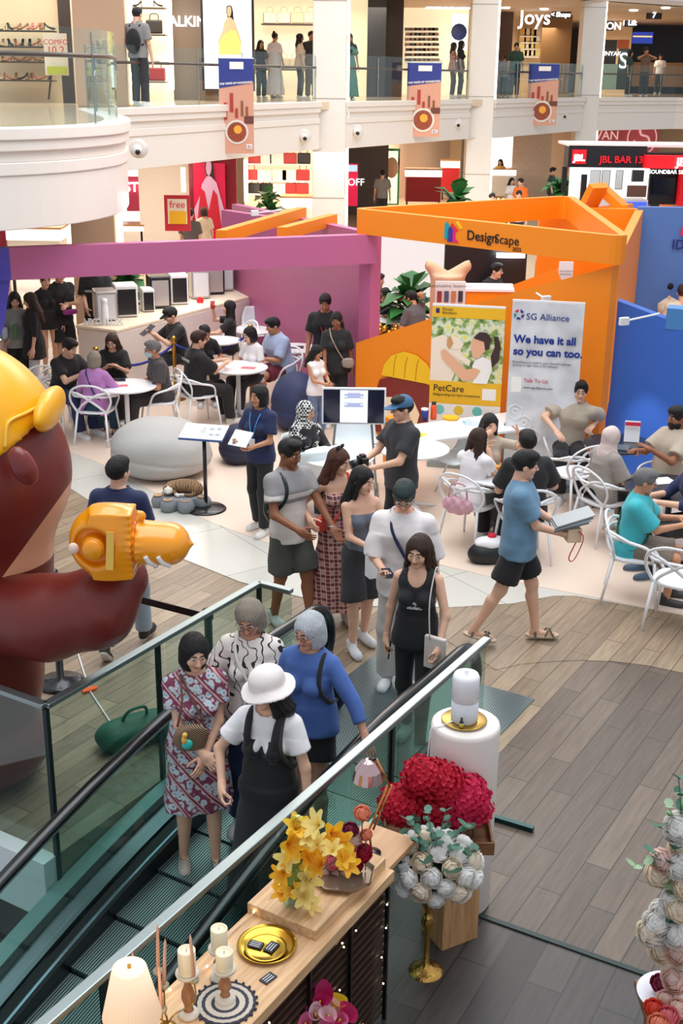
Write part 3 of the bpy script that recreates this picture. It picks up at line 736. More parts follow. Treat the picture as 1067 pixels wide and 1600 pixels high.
MB().prism([E(-.3, -.1)[:2], E(.3, -.1)[:2], E(.3, 1.84)[:2], E(-.3, 1.84)[:2]], -1.2, -.26).build('truss', dkm, esc)

# glass barriers round the well
bar_g = glass('barrier_glass', (.84, .94, .91), .05, .95); rail_m = mat('rail_steel', s(150, 160, 160), .3, metal=.85); post_m = mat('post_dark', s(38, 52, 52), .35, metal=.6)
def barrier(name, label, path, posts, panes, z0=-.3, rt=.03):
    t = thing(name, label, 'glass railing', path[0])
    t.location = (0, 0, 0); mb = MB()
    MB_ = MB()
    for p, q in zip(path, path[1:]):
        MB_.bar(Vector((p.x, p.y, 1.05)), Vector((q.x, q.y, 1.05)), .06, .035)
    MB_.build('handrail', rail_m, t, bevel=.006)
    for p, q in zip(path, path[1:]):
        n = max(1, round((q - p).length / panes)); 
        for i in range(n):
            a = p.lerp(q, i / n + .004); b = p.lerp(q, (i + 1) / n - .004); MB().wall([a, b], z0, 1.03, .012).build('pane', bar_g, t)
    for p in posts: MB().box((p.x, p.y, (1.03 + z0) / 2), (rt, rt, 1.03 - z0), EANG).build('post', post_m, t)
    return t
barrier('glass_railing', 'glass railing with steel top along the right side of the escalator, behind the flower display', [E(-.02, 0), E(5.0, 0)], [E(1.3, 0), E(3.8, 0)], 1.27)
barrier('glass_railing', 'steel topped glass railing left of the escalator, cornering beside the brown inflatable', [E(.02, 1.55), E(.02, 1.84), E(2.24, 1.84), E(2.24, 7)], [E(.02, 1.84), E(1.2, 1.84), E(2.24, 1.84), E(2.24, 3.4)], 1.1)

# columns
def column(x, y, wd, z0, z1, strip=0, m=W_white, seams=()):
    o = struct(MB().box((x, y, (z0 + z1) / 2), (wd, wd, z1 - z0)).build('wall_column', m, bevel=.02))
    for zz in seams: struct(MB().box((x, y - .005, zz), (wd + .01, wd + .01, .012)).build('trim_3', mat('joint', s(150, 140, 130), .6)))
    if strip:
        tag(MB().box((x + strip * (wd / 2 + .05), y - wd * .1, (z0 + z1) / 2), (.07, .10, z1 - z0 - .1)).build('light_strip', glow('warm_led', (1, .86, .58), 5)),
            'warm light strip right of the ' + ('brown column below the round bay' if x < -3 and z0 == 0 else 'brown column above the round bay' if x < -3 else 'tall middle column' if x < 2 else 'slim column right of the middle one' if x < 6 else 'rightmost column'), 'light')
column(-4.58, 22.9, .80, 0, 2.95, 1, mat('col_beige', s(196, 160, 132), .5), (1.6,))
column(-4.55, 24.4, .95, 4.02, 7.0, 1, mat('col_beige'))
column(-.42, 31.6, .80, 0, 7.4, 1, seams=(1.75, 4.1, 6.3)); column(3.95, 38.0, .75, 0, 7.9, 1, seams=(1.9, 4.1, 6.6)); column(8.35, 44.7, .75, 0, 8.3, 1, seams=(4.1, 6.9))

# upper gallery: slab, banded fascia, glass rail
L2 = 4.02
gal = [(-9, 13.0), (-6.5, 13.1), (-5.0, 13.35), (-4.1, 13.8), (-3.4, 14.5), (-3.02, 15.5), (-3.0, 16.6), (-3.3, 18.2), (-3.9, 20.2), (-4.5, 22.3)]
gal = [tuple(p[:2]) for p in spline([(x, y, 0) for x, y in gal], 4)]
bays = [gal, [(-4.5, 22.4), (-4.0, 23.4), (-.75, 31.0)], [(-.1, 31.4), (3.5, 37.3)], [(4.25, 37.8), (8.05, 44.2)], [(8.65, 44.5), (12, 47), (24, 50)]]
full = [p for b in bays for p in b]
struct(MB().prism(full + [(24, 75), (-14, 75), (-14, 13)], L2 - .18, L2).build('floor', mall))
struct(MB().prism([(x, y + .1) for x, y in full] + [(24, 75), (-14, 75), (-14, 13)], 2.93, 2.96).build('ceiling', W_grey))
struct(MB().prism([(x, y - .2) for x, y in full[40:]] + [(24, 75), (-14, 75), (-14, 30)], 7.1, 7.25).build('ceiling', mat('upper_ceiling', s(222, 200, 180), .6)))
fas = mat('fascia', s(238, 230, 222), .4)
for i, bp in enumerate(bays):
    mb = MB()
    for z0, z1, th in ((2.93, 3.52, .22), (3.52, 3.66, .26), (3.66, 3.78, .20), (3.78, 3.90, .30), (3.90, 4.03, .36)): mb.wall(bp, z0, z1, th)
    struct(mb.build('wall_gallery_front', fas, bevel=.012))
    if i: struct(MB().wall(bp, 7.1, 7.9, .3).build('wall_gallery_top', fas))
gg = glass('gallery_glass', (.93, .98, .98), .02, .985)
names = ['round left bay', 'second bay, by the backpack man', 'right of the middle column', 'left of the rightmost column', 'far right over the black booth']
for bp, nm in zip(bays, names):
    t = thing('gallery_railing', 'upper gallery glass railing, ' + nm, 'glass railing', (0, 0, 0), group=None)
    P = [Vector((x, y, 0)) for x, y in bp]
    MB().tube([p + Vector((0, .08, L2 + .78)) for p in P], .028, 8).build('handrail', mat('wood_rail', s(80, 52, 42), .35), t, True)
    cum = 0
    mb = MB(); mb.wall([p + Vector((0, .02, 0)) for p in P], L2, L2 + 1.08, .012); mb.build('pane', gg, t)
    L = sum((b - a).length for a, b in zip(P, P[1:])); k = max(2, int(L / 1.6)); acc = 0; nx = 0; br = MB()
    for a, b in zip(P, P[1:]):
        l = (b - a).length
        while nx <= acc + l:
            br = MB(); p = a.lerp(b, (nx - acc) / l); br.box((p.x, p.y - .01, L2 + .52), (.018, .02, 1.04)); br.tube([(p.x, p.y, L2 + .55), (p.x, p.y + .08, L2 + .62), (p.x, p.y + .08, L2 + .76)], .014, 6); br.build('post', rail_m, t); nx += L / k
        acc += l
struct(MB().wall([(-14, 33), (-4, 40), (2, 50), (6, 62), (24, 70)], 0, 2.94, .2).build('wall_back', mat('back_warm', s(214, 186, 160), .5)))
struct(MB().wall([(-14, 34), (-4, 44), (2, 54), (6, 66), (24, 72)], 4.02, 7.1, .2).build('wall_back', mat('back_brown', s(120, 96, 80), .5)))
# cameras and lamps on the fascia
for i, (x, y, Y) in enumerate(((215, 233, 22.6), (475, 213, 30.2), (557, 205, 31.9), (714, 193, 36.8), (768, 189, 38.3), (880, 180, 43))):
    p = dp(x, y, Y - .2); t = thing('wall_camera', 'white round camera on the gallery front, ' + ['leftmost, beside the curved bay', 'left of the tall middle column', 'right of the tall middle column', 'left of the slim right column', 'right of the slim right column', 'left of the rightmost column'][i], 'camera', p)
    MB().cyl((0, .12, 0), (0, -.02, 0), .17, .15, 20).build('housing', mat('cam_white', s(225, 220, 215), .4), t, True, bevel=.01); MB().ball((0, -.06, -.02), .10, 14).build('dome', mat('cam_white'), t, True)
    MB().cyl((.02, -.14, -.04), (.03, -.17, -.05), .045).build('lens', mat('lens', (.01, .01, .01), .1), t, True)

# ---------------------------------------------------------------- booth walls
orange = mat('orange_panel', s(244, 138, 14), .45); orange_d = orange; pink = mat('pink_panel', s(182, 96, 140), .5, var=.05, vscale=.4); blue = mat('blue_panel', s(56, 104, 196), .45); violet = mat('violet_panel', s(78, 70, 176), .45)
t = thing('pink_booth_frame', 'pink booth frame: long overhead beam, side wall and post around the tables', 'booth')
MB().wall([(.40, 16.4), (-4.0, 14.65)], 2.27, 2.65, .16).build('beam', pink, t)
MB().wall([(-4.0, 14.65), (-8, 13.06)], 2.27, 2.65, .16).build('beam_end', violet, t)
MB().slab([(-4.0, 14.64, 2.27), (-4.1, 14.6, 1.75), (-4.3, 14.5, 1.2), (-5.0, 14.25, 1.2), (-5.0, 14.25, 2.27)], .15).build('violet_post', violet, t)
MB().wall([(.42, 16.45), (.27, 16.6)], .0, 2.65, .2).build('post', pink, t)
MB().wall([(.38, 16.5), (-1.95, 22.2)], 0, [2.65, 2.45], .14).build('side_wall', pink, t)
MB().wall([(-1.95, 20.2), (-1.1, 19.2)], 2.2, 2.55, .14).build('top_block', pink, t)
for p, q in (((345, 372), (472, 334)), ((440, 367), (520, 345))):
    a, b = at(*p, 2.6), at(*q, 2.6); MB().bar(a + Vector((0, 0, .02)), b + Vector((0, 0, .02)), .14, .16).build('orange_strut', orange, t)
ttx = text('wall_lettering', 'Designscape', .16, mat('ink_dk', s(60, 30, 60)), t, tuple(dp(543, 412, 17.2)), (R(90), 0, R(-66)), .002)
tr = thing('orange_booth_frame', 'orange booth frame: rounded triangular overhead band carrying a house logo', 'booth')
ringp = []
A_, B_, C_ = Vector((.16, 16.45, 0)), Vector((3.12, 13.75, 0)), Vector((3.35, 18.7, 0))
for V0, V1, V2, rr in ((C_, A_, B_, .12), (A_, B_, C_, .25), (B_, C_, A_, .35)):
    p, q = V1 + (V0 - V1).normalized() * rr, V1 + (V2 - V1).normalized() * rr
    for k in range(7): u = k / 6; ringp.append(p * (1 - u) ** 2 + V1 * 2 * u * (1 - u) + q * u * u)
ringp.append(ringp[0]); rg = MB(); rg.wall(ringp, 2.65, 2.97, .10); rg.build('overhead_band', orange, tr)
dirAB = (B_ - A_).normalized(); ang = math.atan2(dirAB.y, dirAB.x); nrm = Vector((dirAB.y, -dirAB.x, 0))
def on_band(u, z): return A_ + dirAB * u + nrm * .056 + Vector((0, 0, z))
text('logo_text', 'Design', .165, mat('ink_black', s(30, 22, 20)), tr, on_band(2.08, 2.79), (R(90), 0, ang), .002, bold=.002); text('logo_text', 'Scape', .155, mat('ink_black'), tr, on_band(2.45, 2.785), (R(90), 0, ang), .002); text('logo_text', '2025', .065, mat('ink_black'), tr, on_band(2.60, 2.69), (R(90), 0, ang), .002)
hx = 1.62
for c, pl in (((0, 160, 175), [(-.10, 0), (-.04, 0), (-.04, .17), (-.07, .20), (-.10, .17)]), ((70, 40, 150), [(-.055, -.03), (.02, -.03), (.02, .11), (-.0175, .15), (-.055, .11)]), ((230, 20, 120), [(.02, -.03), (.11, -.03), (.05, .02), (.05, .10), (.02, .12)]), ((225, 40, 60), [(-.02, .16), (.0, .19), (.09, .11), (.07, .09)]), ((250, 200, 20), [(.05, .20), (.08, .22), (.15, .14), (.12, .13)])):
    q = [on_band(hx + x * 1.1, 2.72 + z * 1.05) for x, z in pl]; MB().slab(q, .004).build('logo_mark', mat('logo_%d_%d' % (c[0], c[1]), s(*c), .5), tr)
MB().wall([(.22, 16.3), (1.9, 14.95), (3.08, 13.95)], 0, [1.22, 2.08, 2.62], .16).build('sloped_wall', orange, tr)
MB().wall([tuple(dp(838, 400, 18.8)[:2]), tuple(dp(992, 400, 18.8)[:2])], 0, 2.78, .14).build('back_wall', orange, tr)
MB().wall([tuple(dp(962, 400, 16.2)[:2]), tuple(dp(992, 400, 18.6)[:2])], 0, [2.4, 2.78], .12).build('end_wall', orange, tr)
a, b = dp(812, 455, 16.3), dp(880, 430, 16.0); MB().bar(a, b, .3, .22).build('top_block', orange, tr)
for (p, q) in (((905, 350), (935, 290)), ((935, 290), (990, 340)), ((925, 330), (985, 325))): MB().bar(dp(*p, 19.3), dp(*q, 19.0), .3, .12).build('roof_strut', orange, tr)
tb = thing('blue_booth_frame', 'blue booth walls right of the orange frame, the low one washed by a spotlight', 'booth')
MB().wall([(3.22, 14.25), (4.1, 13.9), (5.6, 13.3)], 0, [2.18, 1.9, 1.4], .18).build('low_wall', blue, tb)
MB().box((3.95, 14.0, 2.02), (.42, .26, .24), R(-20)).build('top_block', mat('blue_block', s(70, 130, 190), .45), tb)
MB().wall([tuple(dp(990, 400, 18.7)[:2]), (8, 18.7)], 0, 2.82, .14).build('back_wall', mat('blue_back', s(84, 118, 180), .45), tb)
text('wall_lettering', 'IDAL', .2, mat('ink_navy', s(36, 30, 110)), tb, tuple(dp(1072, 383, 18.6)), (R(90), 0, 0), .002, bold=.003); MB().box(tuple(dp(1072, 362, 18.6)), (.16, .01, .12)).build('wall_emblem', mat('emblem_red', s(225, 40, 80)), tb)
# spotlights on arms
def spot_arm(px, arm, Y, label, aim, power):
    p = dp(*px, Y); q = dp(*arm, Y + .25); t = thing('spotlight', label, 'spotlight', q)
    MB().tube([(0, 0, 0), p - q], .012, 6).build('arm', mat('lamp_white', s(225, 225, 228), .4), t); h = p - q
    MB().box(tuple(h), (.12, .05, .09), R(25)).build('lamp_head', mat('lamp_white'), t, bevel=.01)
    l = bpy.data.lights.new('spot', 'SPOT'); l.energy = power; l.spot_size = R(34); l.spot_blend = .8; l.shadow_soft_size = .04; l.color = (.95, .98, 1)
    o = bpy.data.objects.new('spot_beam', l); COL.objects.link(o); o.location = p + Vector((0, -.05, -.06)); o.rotation_euler = (Vector(aim) - o.location).to_track_quat('-Z', 'Y').to_euler()
spot_arm((975, 502), (1030, 490), 13.45, 'small white spotlight on an arm over the low blue wall', (3.75, 14.0, .2), 60)
spot_arm((853, 468), (838, 458), 14.2, 'small white spotlight on an arm above the grey and white banner', (2.45, 13.95, 1.2), 25)
spot_arm((398, 333), (440, 328), 19.2, 'small white spotlight on an arm on top of the pink side wall', (-1.2, 18.4, 1.0), 10)
# ---------------------------------------------------------------- shops behind and above
def panel(name, x0, y0, x1, y1, Y, m, th=.06, parent=None, dy=0):
    "upright panel at depth Y whose corners the photo shows at these pixels"
    a, b = dp((x0 + x1) / 2, y0, Y), dp((x0 + x1) / 2, y1, Y); l, r = dp(x0, (y0 + y1) / 2, Y), dp(x1, (y0 + y1) / 2, Y)
    o = MB().box(((l.x + r.x) / 2, Y + th / 2 + dy, (a.z + b.z) / 2), (r.x - l.x, th, a.z - b.z)).build(name, m, parent); return o
def Pz(x, y, Y): p = dp(x, y, Y); return p
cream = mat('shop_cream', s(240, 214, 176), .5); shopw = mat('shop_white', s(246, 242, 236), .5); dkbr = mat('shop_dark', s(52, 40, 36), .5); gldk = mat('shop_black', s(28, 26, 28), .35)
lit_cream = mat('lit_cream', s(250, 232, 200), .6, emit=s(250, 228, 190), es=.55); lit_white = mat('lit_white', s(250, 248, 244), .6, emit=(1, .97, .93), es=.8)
wn = [0]
def swall(x0, y0, x1, y1, Y, m, th=.1):
    l, r = dp(x0, (y0 + y1) / 2, Y), dp(x1, (y0 + y1) / 2, Y); z0, z1 = (0, 2.93) if y1 >= 200 else (4.02, 7.1)
    return struct(MB().box(((l.x + r.x) / 2, Y + th / 2, (z0 + z1) / 2), (r.x - l.x, th, z1 - z0)).build('wall_shop', m))
# upper floor shop fronts
swall(-40, -60, 92, 152, 27, cream); swall(92, -60, 116, 156, 26.6, dkbr); swall(112, -60, 142, 165, 26, mat('pier_beige', s(214, 186, 160), .5)); 
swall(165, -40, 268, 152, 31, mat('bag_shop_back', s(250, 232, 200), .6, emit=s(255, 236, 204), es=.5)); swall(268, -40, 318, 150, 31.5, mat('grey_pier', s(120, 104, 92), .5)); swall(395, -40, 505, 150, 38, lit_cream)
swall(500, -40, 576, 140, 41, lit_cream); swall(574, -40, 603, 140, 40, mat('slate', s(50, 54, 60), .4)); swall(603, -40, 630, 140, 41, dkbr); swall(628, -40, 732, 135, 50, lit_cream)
swall(755, 0, 800, 140, 52, mat('brown_front', s(74, 46, 34), .5)); swall(798, 30, 846, 128, 57, cream); swall(846, 0, 892, 140, 54, mat('tan_front', s(136, 100, 60), .5)); swall(908, 25, 985, 140, 60, cream); swall(985, 30, 1140, 98, 63, gldk); panel('shop_counter', 985, 98, 1140, 136, 61, mat('counter_wood', s(176, 134, 96), .5), 1.0)['kind'] = 'structure'
# lower floor shop fronts
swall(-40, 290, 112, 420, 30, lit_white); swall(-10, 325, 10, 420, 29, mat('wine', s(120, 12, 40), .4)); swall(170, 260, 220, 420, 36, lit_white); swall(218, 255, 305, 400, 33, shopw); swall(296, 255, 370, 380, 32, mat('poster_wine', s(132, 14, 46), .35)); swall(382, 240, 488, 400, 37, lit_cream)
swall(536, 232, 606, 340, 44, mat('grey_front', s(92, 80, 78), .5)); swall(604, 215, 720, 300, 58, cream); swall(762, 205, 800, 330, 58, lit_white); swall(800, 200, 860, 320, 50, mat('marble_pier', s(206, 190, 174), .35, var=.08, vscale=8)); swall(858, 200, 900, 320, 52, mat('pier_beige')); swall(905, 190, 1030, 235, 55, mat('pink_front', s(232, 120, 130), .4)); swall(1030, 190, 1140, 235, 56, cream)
for (x, y, Y, p) in ((220, 45, 29, 90), (60, 60, 25, 60), (445, 40, 36, 90), (560, 60, 39, 60), (680, 50, 47, 120), (830, 60, 54, 90), (960, 60, 57, 90), (60, 330, 27, 90), (430, 260, 34, 90), (650, 240, 48, 130), (780, 240, 52, 90), (250, 300, 30, 60)):
    q = dp(x, y, Y); area('shop_light', (q.x, q.y, (6.6 if y < 200 else 2.85)), 2.0, p, (1, .86, .68))
area('shop_lights_low', (1.5, 33, 2.85), 5, 160, (1, .93, .84)); area('booth_strip', (-2.6, 19.6, 2.2), .3, 26, (1, .95, .9), (R(-20), 0, 0), 5)
# posters, screens and signs
def fig_panel(t, Y, skin, hair, dress, cx, y0, y1, sc=1.0):
    "flat picture of a woman inside a lit poster"
    h = y1 - y0; P = lambda x, y: dp(cx + x * h * sc, y0 + y * h, Y - .02)
    def poly(name, pts, m, d=0.0): MB().slab([P(x, y) + Vector((0, -d, 0)) for x, y in pts], .004).build(name, m, t)
    poly('picture_hair', [(-.05, .02), (0, 0), (.05, .02), (.075, .12), (.09, .30), (.13, .42), (.06, .45), (-.02, .30), (-.06, .12)], mat('pic_hair', s(28, 20, 20), .5))
    poly('picture_body', [(-.03, .24), (.03, .24), (.12, .33), (.16, .46), (.24, .72), (.20, .95), (-.18, .95), (-.22, .70), (-.13, .50), (-.10, .34)], mat('pic_' + skin, s(*dict(warm=(232, 190, 150), pale=(206, 168, 208))[skin]), .5), .006)
    poly('picture_face', [(-.035, .04), (0, .02), (.035, .04), (.045, .12), (.03, .20), (0, .24), (-.03, .20), (-.045, .12)], mat('pic_' + skin), .012)
    poly('picture_dress', dress[1], mat('pic_dress_' + dress[0], s(*dress[2]), .5), .018)
t = thing('lightbox_poster', 'tall lit poster of a dark haired woman in yellow, upper floor by the grey pier', 'poster')
panel('frame', 314, -40, 397, 142, 30.4, gldk, .12, t); panel('backlight', 318, -40, 393, 139, 30.3, glow('lb_white', (.82, .86, .90), .9), .04, t)
fig_panel(t, 30.28, 'warm', 0, ('yellow', [(-.10, .58), (.05, .48), (.14, .5), (.22, .72), (.24, .97), (-.20, .97), (-.2, .75)], (226, 220, 120)), 358, 8, 88)
t = thing('lightbox_poster', 'purple toned poster of a woman in a red dress on the wine coloured wall', 'poster')
panel('frame', 303, 255, 352, 372, 31.8, mat('poster_red', s(176, 20, 60), .3, emit=s(176, 20, 60), es=.5), .1, t)
fig_panel(t, 31.75, 'pale', 0, ('red', [(-.12, .4), (-.06, .45), (.0, .72), (.07, .42), (.13, .5), (.20, .95), (-.18, .95)], (190, 16, 50)), 326, 248, 362, .9)
t = thing('sign_board', 'red and yellow sign reading free, standing left of the wine coloured poster', 'sign')
panel('board', 257, 305, 297, 361, 26.5, mat('sale_red', s(206, 40, 60), .4), .05, t); panel('sheet', 262, 311, 292, 350, 26.45, mat('paper', s(248, 240, 228), .5), .02, t); panel('sheet', 265, 330, 291, 350, 26.43, mat('sale_yellow', s(244, 186, 30), .5), .02, t)
text('lettering', 'free', .21, mat('sale_red'), t, dp(277, 320, 26.4), ext=.004)
t = thing('sign_board', 'comfort sale poster on an easel in the shoe shop upstairs', 'sign')
panel('board', 69, 52, 105, 118, 24.5, mat('paper2', s(240, 226, 200), .5), .05, t); text('lettering', 'COMFO', .13, mat('sale_red'), t, dp(87, 66, 24.4), ext=.004); text('lettering', '10 2', .19, mat('sale_red'), t, dp(87, 79, 24.4), ext=.004); panel('picture', 74, 104, 105, 116, 24.42, mat('pic_green', s(190, 196, 60), .5), .02, t)
MB().tube([dp(80, 118, 24.5), dp(76, 155, 24.7)], .02, 6).build('easel_leg', dkbr, t); MB().tube([dp(98, 118, 24.5), dp(101, 156, 24.7)], .02, 6).build('easel_leg', dkbr, t)
def sign(label, body, x, y, Y, size, m, back=None, sx=1):
    t = thing('shop_sign', label, 'sign', dp(x, y, Y)); t.location = (0, 0, 0)
    if back: panel('backing', *back[:4], Y + .1, back[4], .08, t)
    text('lettering', body, size, m, t, dp(x, y, Y), ext=.01, sx=sx, bold=.006); return t
wl = glow('sign_white', (1, 1, 1), 2.2)
sign('white lit lettering on the grey pier beside the bag shop upstairs', 'WALKING', 290, 34, 31.3, .32, wl); sign('white lit letters on the dark brown shop front upstairs', 'Joys', 836, 28, 51, .75, wl)
sign('blue and white lit sign band above the eyewear shop', 'OPTICAL', 700, 4, 49, .5, mat('navy_txt', s(20, 30, 120), .5), (665, -8, 735, 14, glow('band', (.75, .85, 1), 1.3)))
sign('white lit BOLON sign on the cream front upstairs at right', 'BOLON', 945, 41, 58, .42, wl, (932, 33, 958, 48, gldk)); sign('green exit sign hanging upstairs', 'EXIT', 930, 27, 50, .28, wl, (922, 22, 938, 31, mat('exit_green', s(20, 140, 90), .4)))
sign('small dark hanging direction sign left of the rightmost column', '< Shops', 876, 23, 48, .22, wl, (862, 18, 892, 28, gldk)); sign('small dark hanging direction sign upstairs near the exit sign', 'i  Lift', 984, 36, 50, .25, wl, (976, 32, 992, 42, gldk)); sign('dark hanging direction sign upstairs at far right', '7', 1022, 24, 50, .28, wl, (1010, 20, 1034, 30, gldk))
sign('pink lit shop sign under the round bay', '100 STORE', 207, 293, 35, .36, wl, (197, 276, 219, 330, mat('pink_sign', s(200, 50, 90), .4)))
t = sign('pink shop front with a white oval bird emblem above the black booth', 'SWAN', 940, 212, 54.5, .5, mat('pale_pink', s(250, 200, 200), .5, emit=s(250, 200, 200), es=.4), None)
pc = dp(1003, 216, 54.8); MB().tube([pc + Vector((.62 * math.cos(a), 0, .68 * math.sin(a))) for a in np.linspace(0, 6.28, 24, endpoint=False)], .03, 6, True).build('emblem_ring', mat('pale_pink'), t); MB().tube(spline([pc + Vector(q) for q in ((-.35, 0, -.1), (-.1, 0, -.35), (.3, 0, -.25), (.25, 0, .05), (-.05, 0, .15), (-.1, 0, .4), (.12, 0, .42))], 5), .05, 6).build('emblem_bird', mat('pale_pink'), t)
t = thing('digital_screen', 'upright red sale screen left of the grey shirted man downstairs', 'screen'); panel('casing', 536, 252, 563, 326, 42, gldk, .12, t); panel('display', 539, 256, 559, 322, 41.95, glow('scr_red', s(190, 20, 60), .9), .03, t); panel('display', 540, 258, 558, 268, 41.9, glow('scr_pale', s(170, 200, 230), 1), .03, t); text('lettering', '% OFF', .32, wl, t, dp(549, 285, 41.85))
t = thing('lightbox_poster', 'green framed lit poster of a smiling face in the shop downstairs', 'poster'); panel('frame', 596, 232, 624, 320, 47, mat('gr_fr', s(60, 130, 70), .4), .1, t); panel('backlight', 601, 236, 621, 318, 46.9, glow('lbg', s(236, 240, 200), 1.1), .03, t); MB().ball(dp(612, 262, 46.9), (.25, .04, .38), 14).build('picture_face', mat('pic_warm'), t); MB().ball(dp(611, 256, 46.95), (.32, .02, .5), 14).build('picture_hair', mat('pic_hair'), t)
t = thing('lightbox_poster', 'narrow blue lit panel left of the green framed poster', 'poster'); panel('backlight', 580, 232, 592, 290, 47, glow('bluep', s(60, 120, 220), 1.2), .08, t)
t = thing('lightbox_poster', 'white lit poster with dark shape in the eyewear shop upstairs', 'poster'); panel('backlight', 706, 22, 730, 78, 49.2, glow('lb_white'), .06, t); MB().ball(dp(717, 50, 49.1), (.3, .03, .3), 12).build('picture_shape', mat('pic_blue', s(30, 50, 110), .5), t)
t = thing('menu_screen', 'lit menu screen on the black kiosk upstairs', 'screen'); panel('display', 988, 50, 1020, 68, 61, glow('menu', s(40, 60, 150), .9), .06, t); panel('display_band', 989, 56, 1019, 58, 60.9, glow('menu2', s(240, 190, 120), 1.2), .02, t)
t = thing('food_poster', 'dark standing poster with white lettering upstairs, right of rightmost column', 'poster'); panel('board', 934, 62, 963, 100, 49, mat('fp', s(60, 54, 50), .5), .08, t); panel('board_lower', 934, 100, 963, 140, 49, mat('fp2', s(180, 210, 190), .5), .08, t); text('lettering', 'SEMINYAK', .22, wl, t, dp(949, 84, 48.9))
t = thing('food_poster', 'narrow green standing poster with a swirl, upstairs beside the dark one', 'poster'); panel('board', 965, 76, 983, 140, 49.2, mat('fp3', s(70, 84, 78), .5), .08, t); panel('board_top', 965, 62, 983, 76, 49.2, mat('fp4', s(206, 96, 40), .5), .08, t); text('lettering', 'S', .8, wl, t, dp(974, 96, 49.1))
t = thing('blue_banner', 'blue cloth banner tied to the upper rail right of slim column', 'banner'); panel('cloth', 774, 98, 808, 126, 45.5, mat('bb', s(36, 60, 130), .6), .03, t)
# shelves with goods
def shelf_unit(label, x0, x1, ys, Y, kinds, n, boards=dkbr, group=''):
    t = thing('wall_shelf', label, 'shelf'); r2 = random.Random(int(x0 * 7 + ys[0]))
    for y in ys: 
        panel('shelf_board', x0, y, x1, y + 2.2, Y, boards, .4, t)
        for k in range(n):
            x = x0 + (x1 - x0) * (k + .5 + r2.uniform(-.15, .15)) / n; p = dp(x, y - .3, Y + .15); c = r2.choice(kinds)
            if c[0] == 'shoe':
                o = thing('shoe', 'small ladies shoe, one of the ' + group, 'shoe', p, r2.uniform(0, 3), group); m = mat('gshoe_%d' % c[1][0], s(*c[1]), .4)
                MB().tube(spline([(-.12, 0, .02), (-.04, 0, .03), (.05, 0, .07), (.11, 0, .13)], 3), [.03, .04, .04, .035, .035, .03, .03, .03, .03, .03], 8, flat=.6).build('upper', m, o, True); MB().tube([(.11, 0, .12), (.115, 0, 0)], .01, 6).build('heel', m, o)
            elif c[0] == 'bag':
                o = thing('handbag', 'small handbag, one of the ' + group, 'bag', p, r2.uniform(-.3, .3), group); m = mat('gbag_%d_%d' % (c[1][0], c[1][1]), s(*c[1]), .4)
                MB().box((0, 0, .15), (.38, .14, .30)).build('bag_body', m, o, bevel=.03); MB().tube(spline([(-.1, 0, .28), (-.08, 0, .42), (.08, 0, .42), (.1, 0, .28)], 4), .012, 6).build('handle', m, o, True)
            else:
                o = tag(MB().box((p.x, p.y, p.z + c[2] / 2 + .0), (c[3], .18, c[2])).build('boxed_goods', mat('gbox_%d_%d' % (c[1][0], c[1][1]), s(*c[1]), .5), bevel=.01), 'small box, one of the ' + group, 'box', group)
    return t
tanS = [('shoe', (150, 100, 60)), ('shoe', (40, 32, 30)), ('shoe', (200, 170, 130)), ('shoe', (190, 110, 90))]
shelf_unit('upper shelf wall of ladies shoes in the cream shop at left', -10, 82, (47, 72, 96, 125), 26.3, tanS, 9, group='shoes on the upstairs shoe shop shelves')
shelf_unit('lit shelves of bags and heels behind the backpack man', 168, 258, (11, 53, 127), 30.4, [('bag', (40, 36, 34)), ('shoe', (40, 32, 30)), ('bag', (150, 30, 30))], 3, group='bags and shoes behind the backpack man')
shelf_unit('lit shelves of pale bags behind the woman in white upstairs', 408, 496, (37, 108), 37.4, [('bag', (214, 196, 170)), ('bag', (60, 56, 54)), ('bag', (226, 214, 200))], 4, group='bags on the shelves behind the woman in white')
shelf_unit('eyewear display racks in the cream shop upstairs', 634, 684, (48, 56, 64, 72, 80, 88, 96), 49.4, [('box', (40, 36, 36), .10, .25), ('box', (120, 90, 70), .10, .25)], 7, shopw, 'small goods on the upstairs eyewear racks')
shelf_unit('lit pastel goods shelves in the brown front upstairs', 813, 842, (56, 66, 76, 88), 56.4, [('box', (236, 220, 140), .3, .3), ('box', (230, 190, 120), .3, .3), ('box', (240, 236, 220), .3, .3)], 4, shopw, 'pastel boxes on the upstairs shelves')
shelf_unit('lit shelves of bags and white boxes behind the desk downstairs', 386, 484, (256, 282, 303), 36.2, [('bag', (36, 34, 36)), ('box', (236, 232, 230), .3, .4), ('bag', (190, 60, 60))], 5, shopw, 'bags and boxes on the downstairs shelves')
# vertical lit edges of shop fronts
for i, (x, y0, y1, Y, lb) in enumerate(((266, -30, 140, 30.6, 'pale light strip right of the bag shelves upstairs'), (66 + 220, 262, 300, 31.5, 'short warm light strip left of the wine coloured wall'), (384, 250, 315, 35.8, 'warm light strip left of the downstairs shelves'))):
    tag(panel('light_strip', x - 3, y0, x + 3, y1, Y, glow('warm_led', (1, .86, .58), 5), .08), lb, 'light')
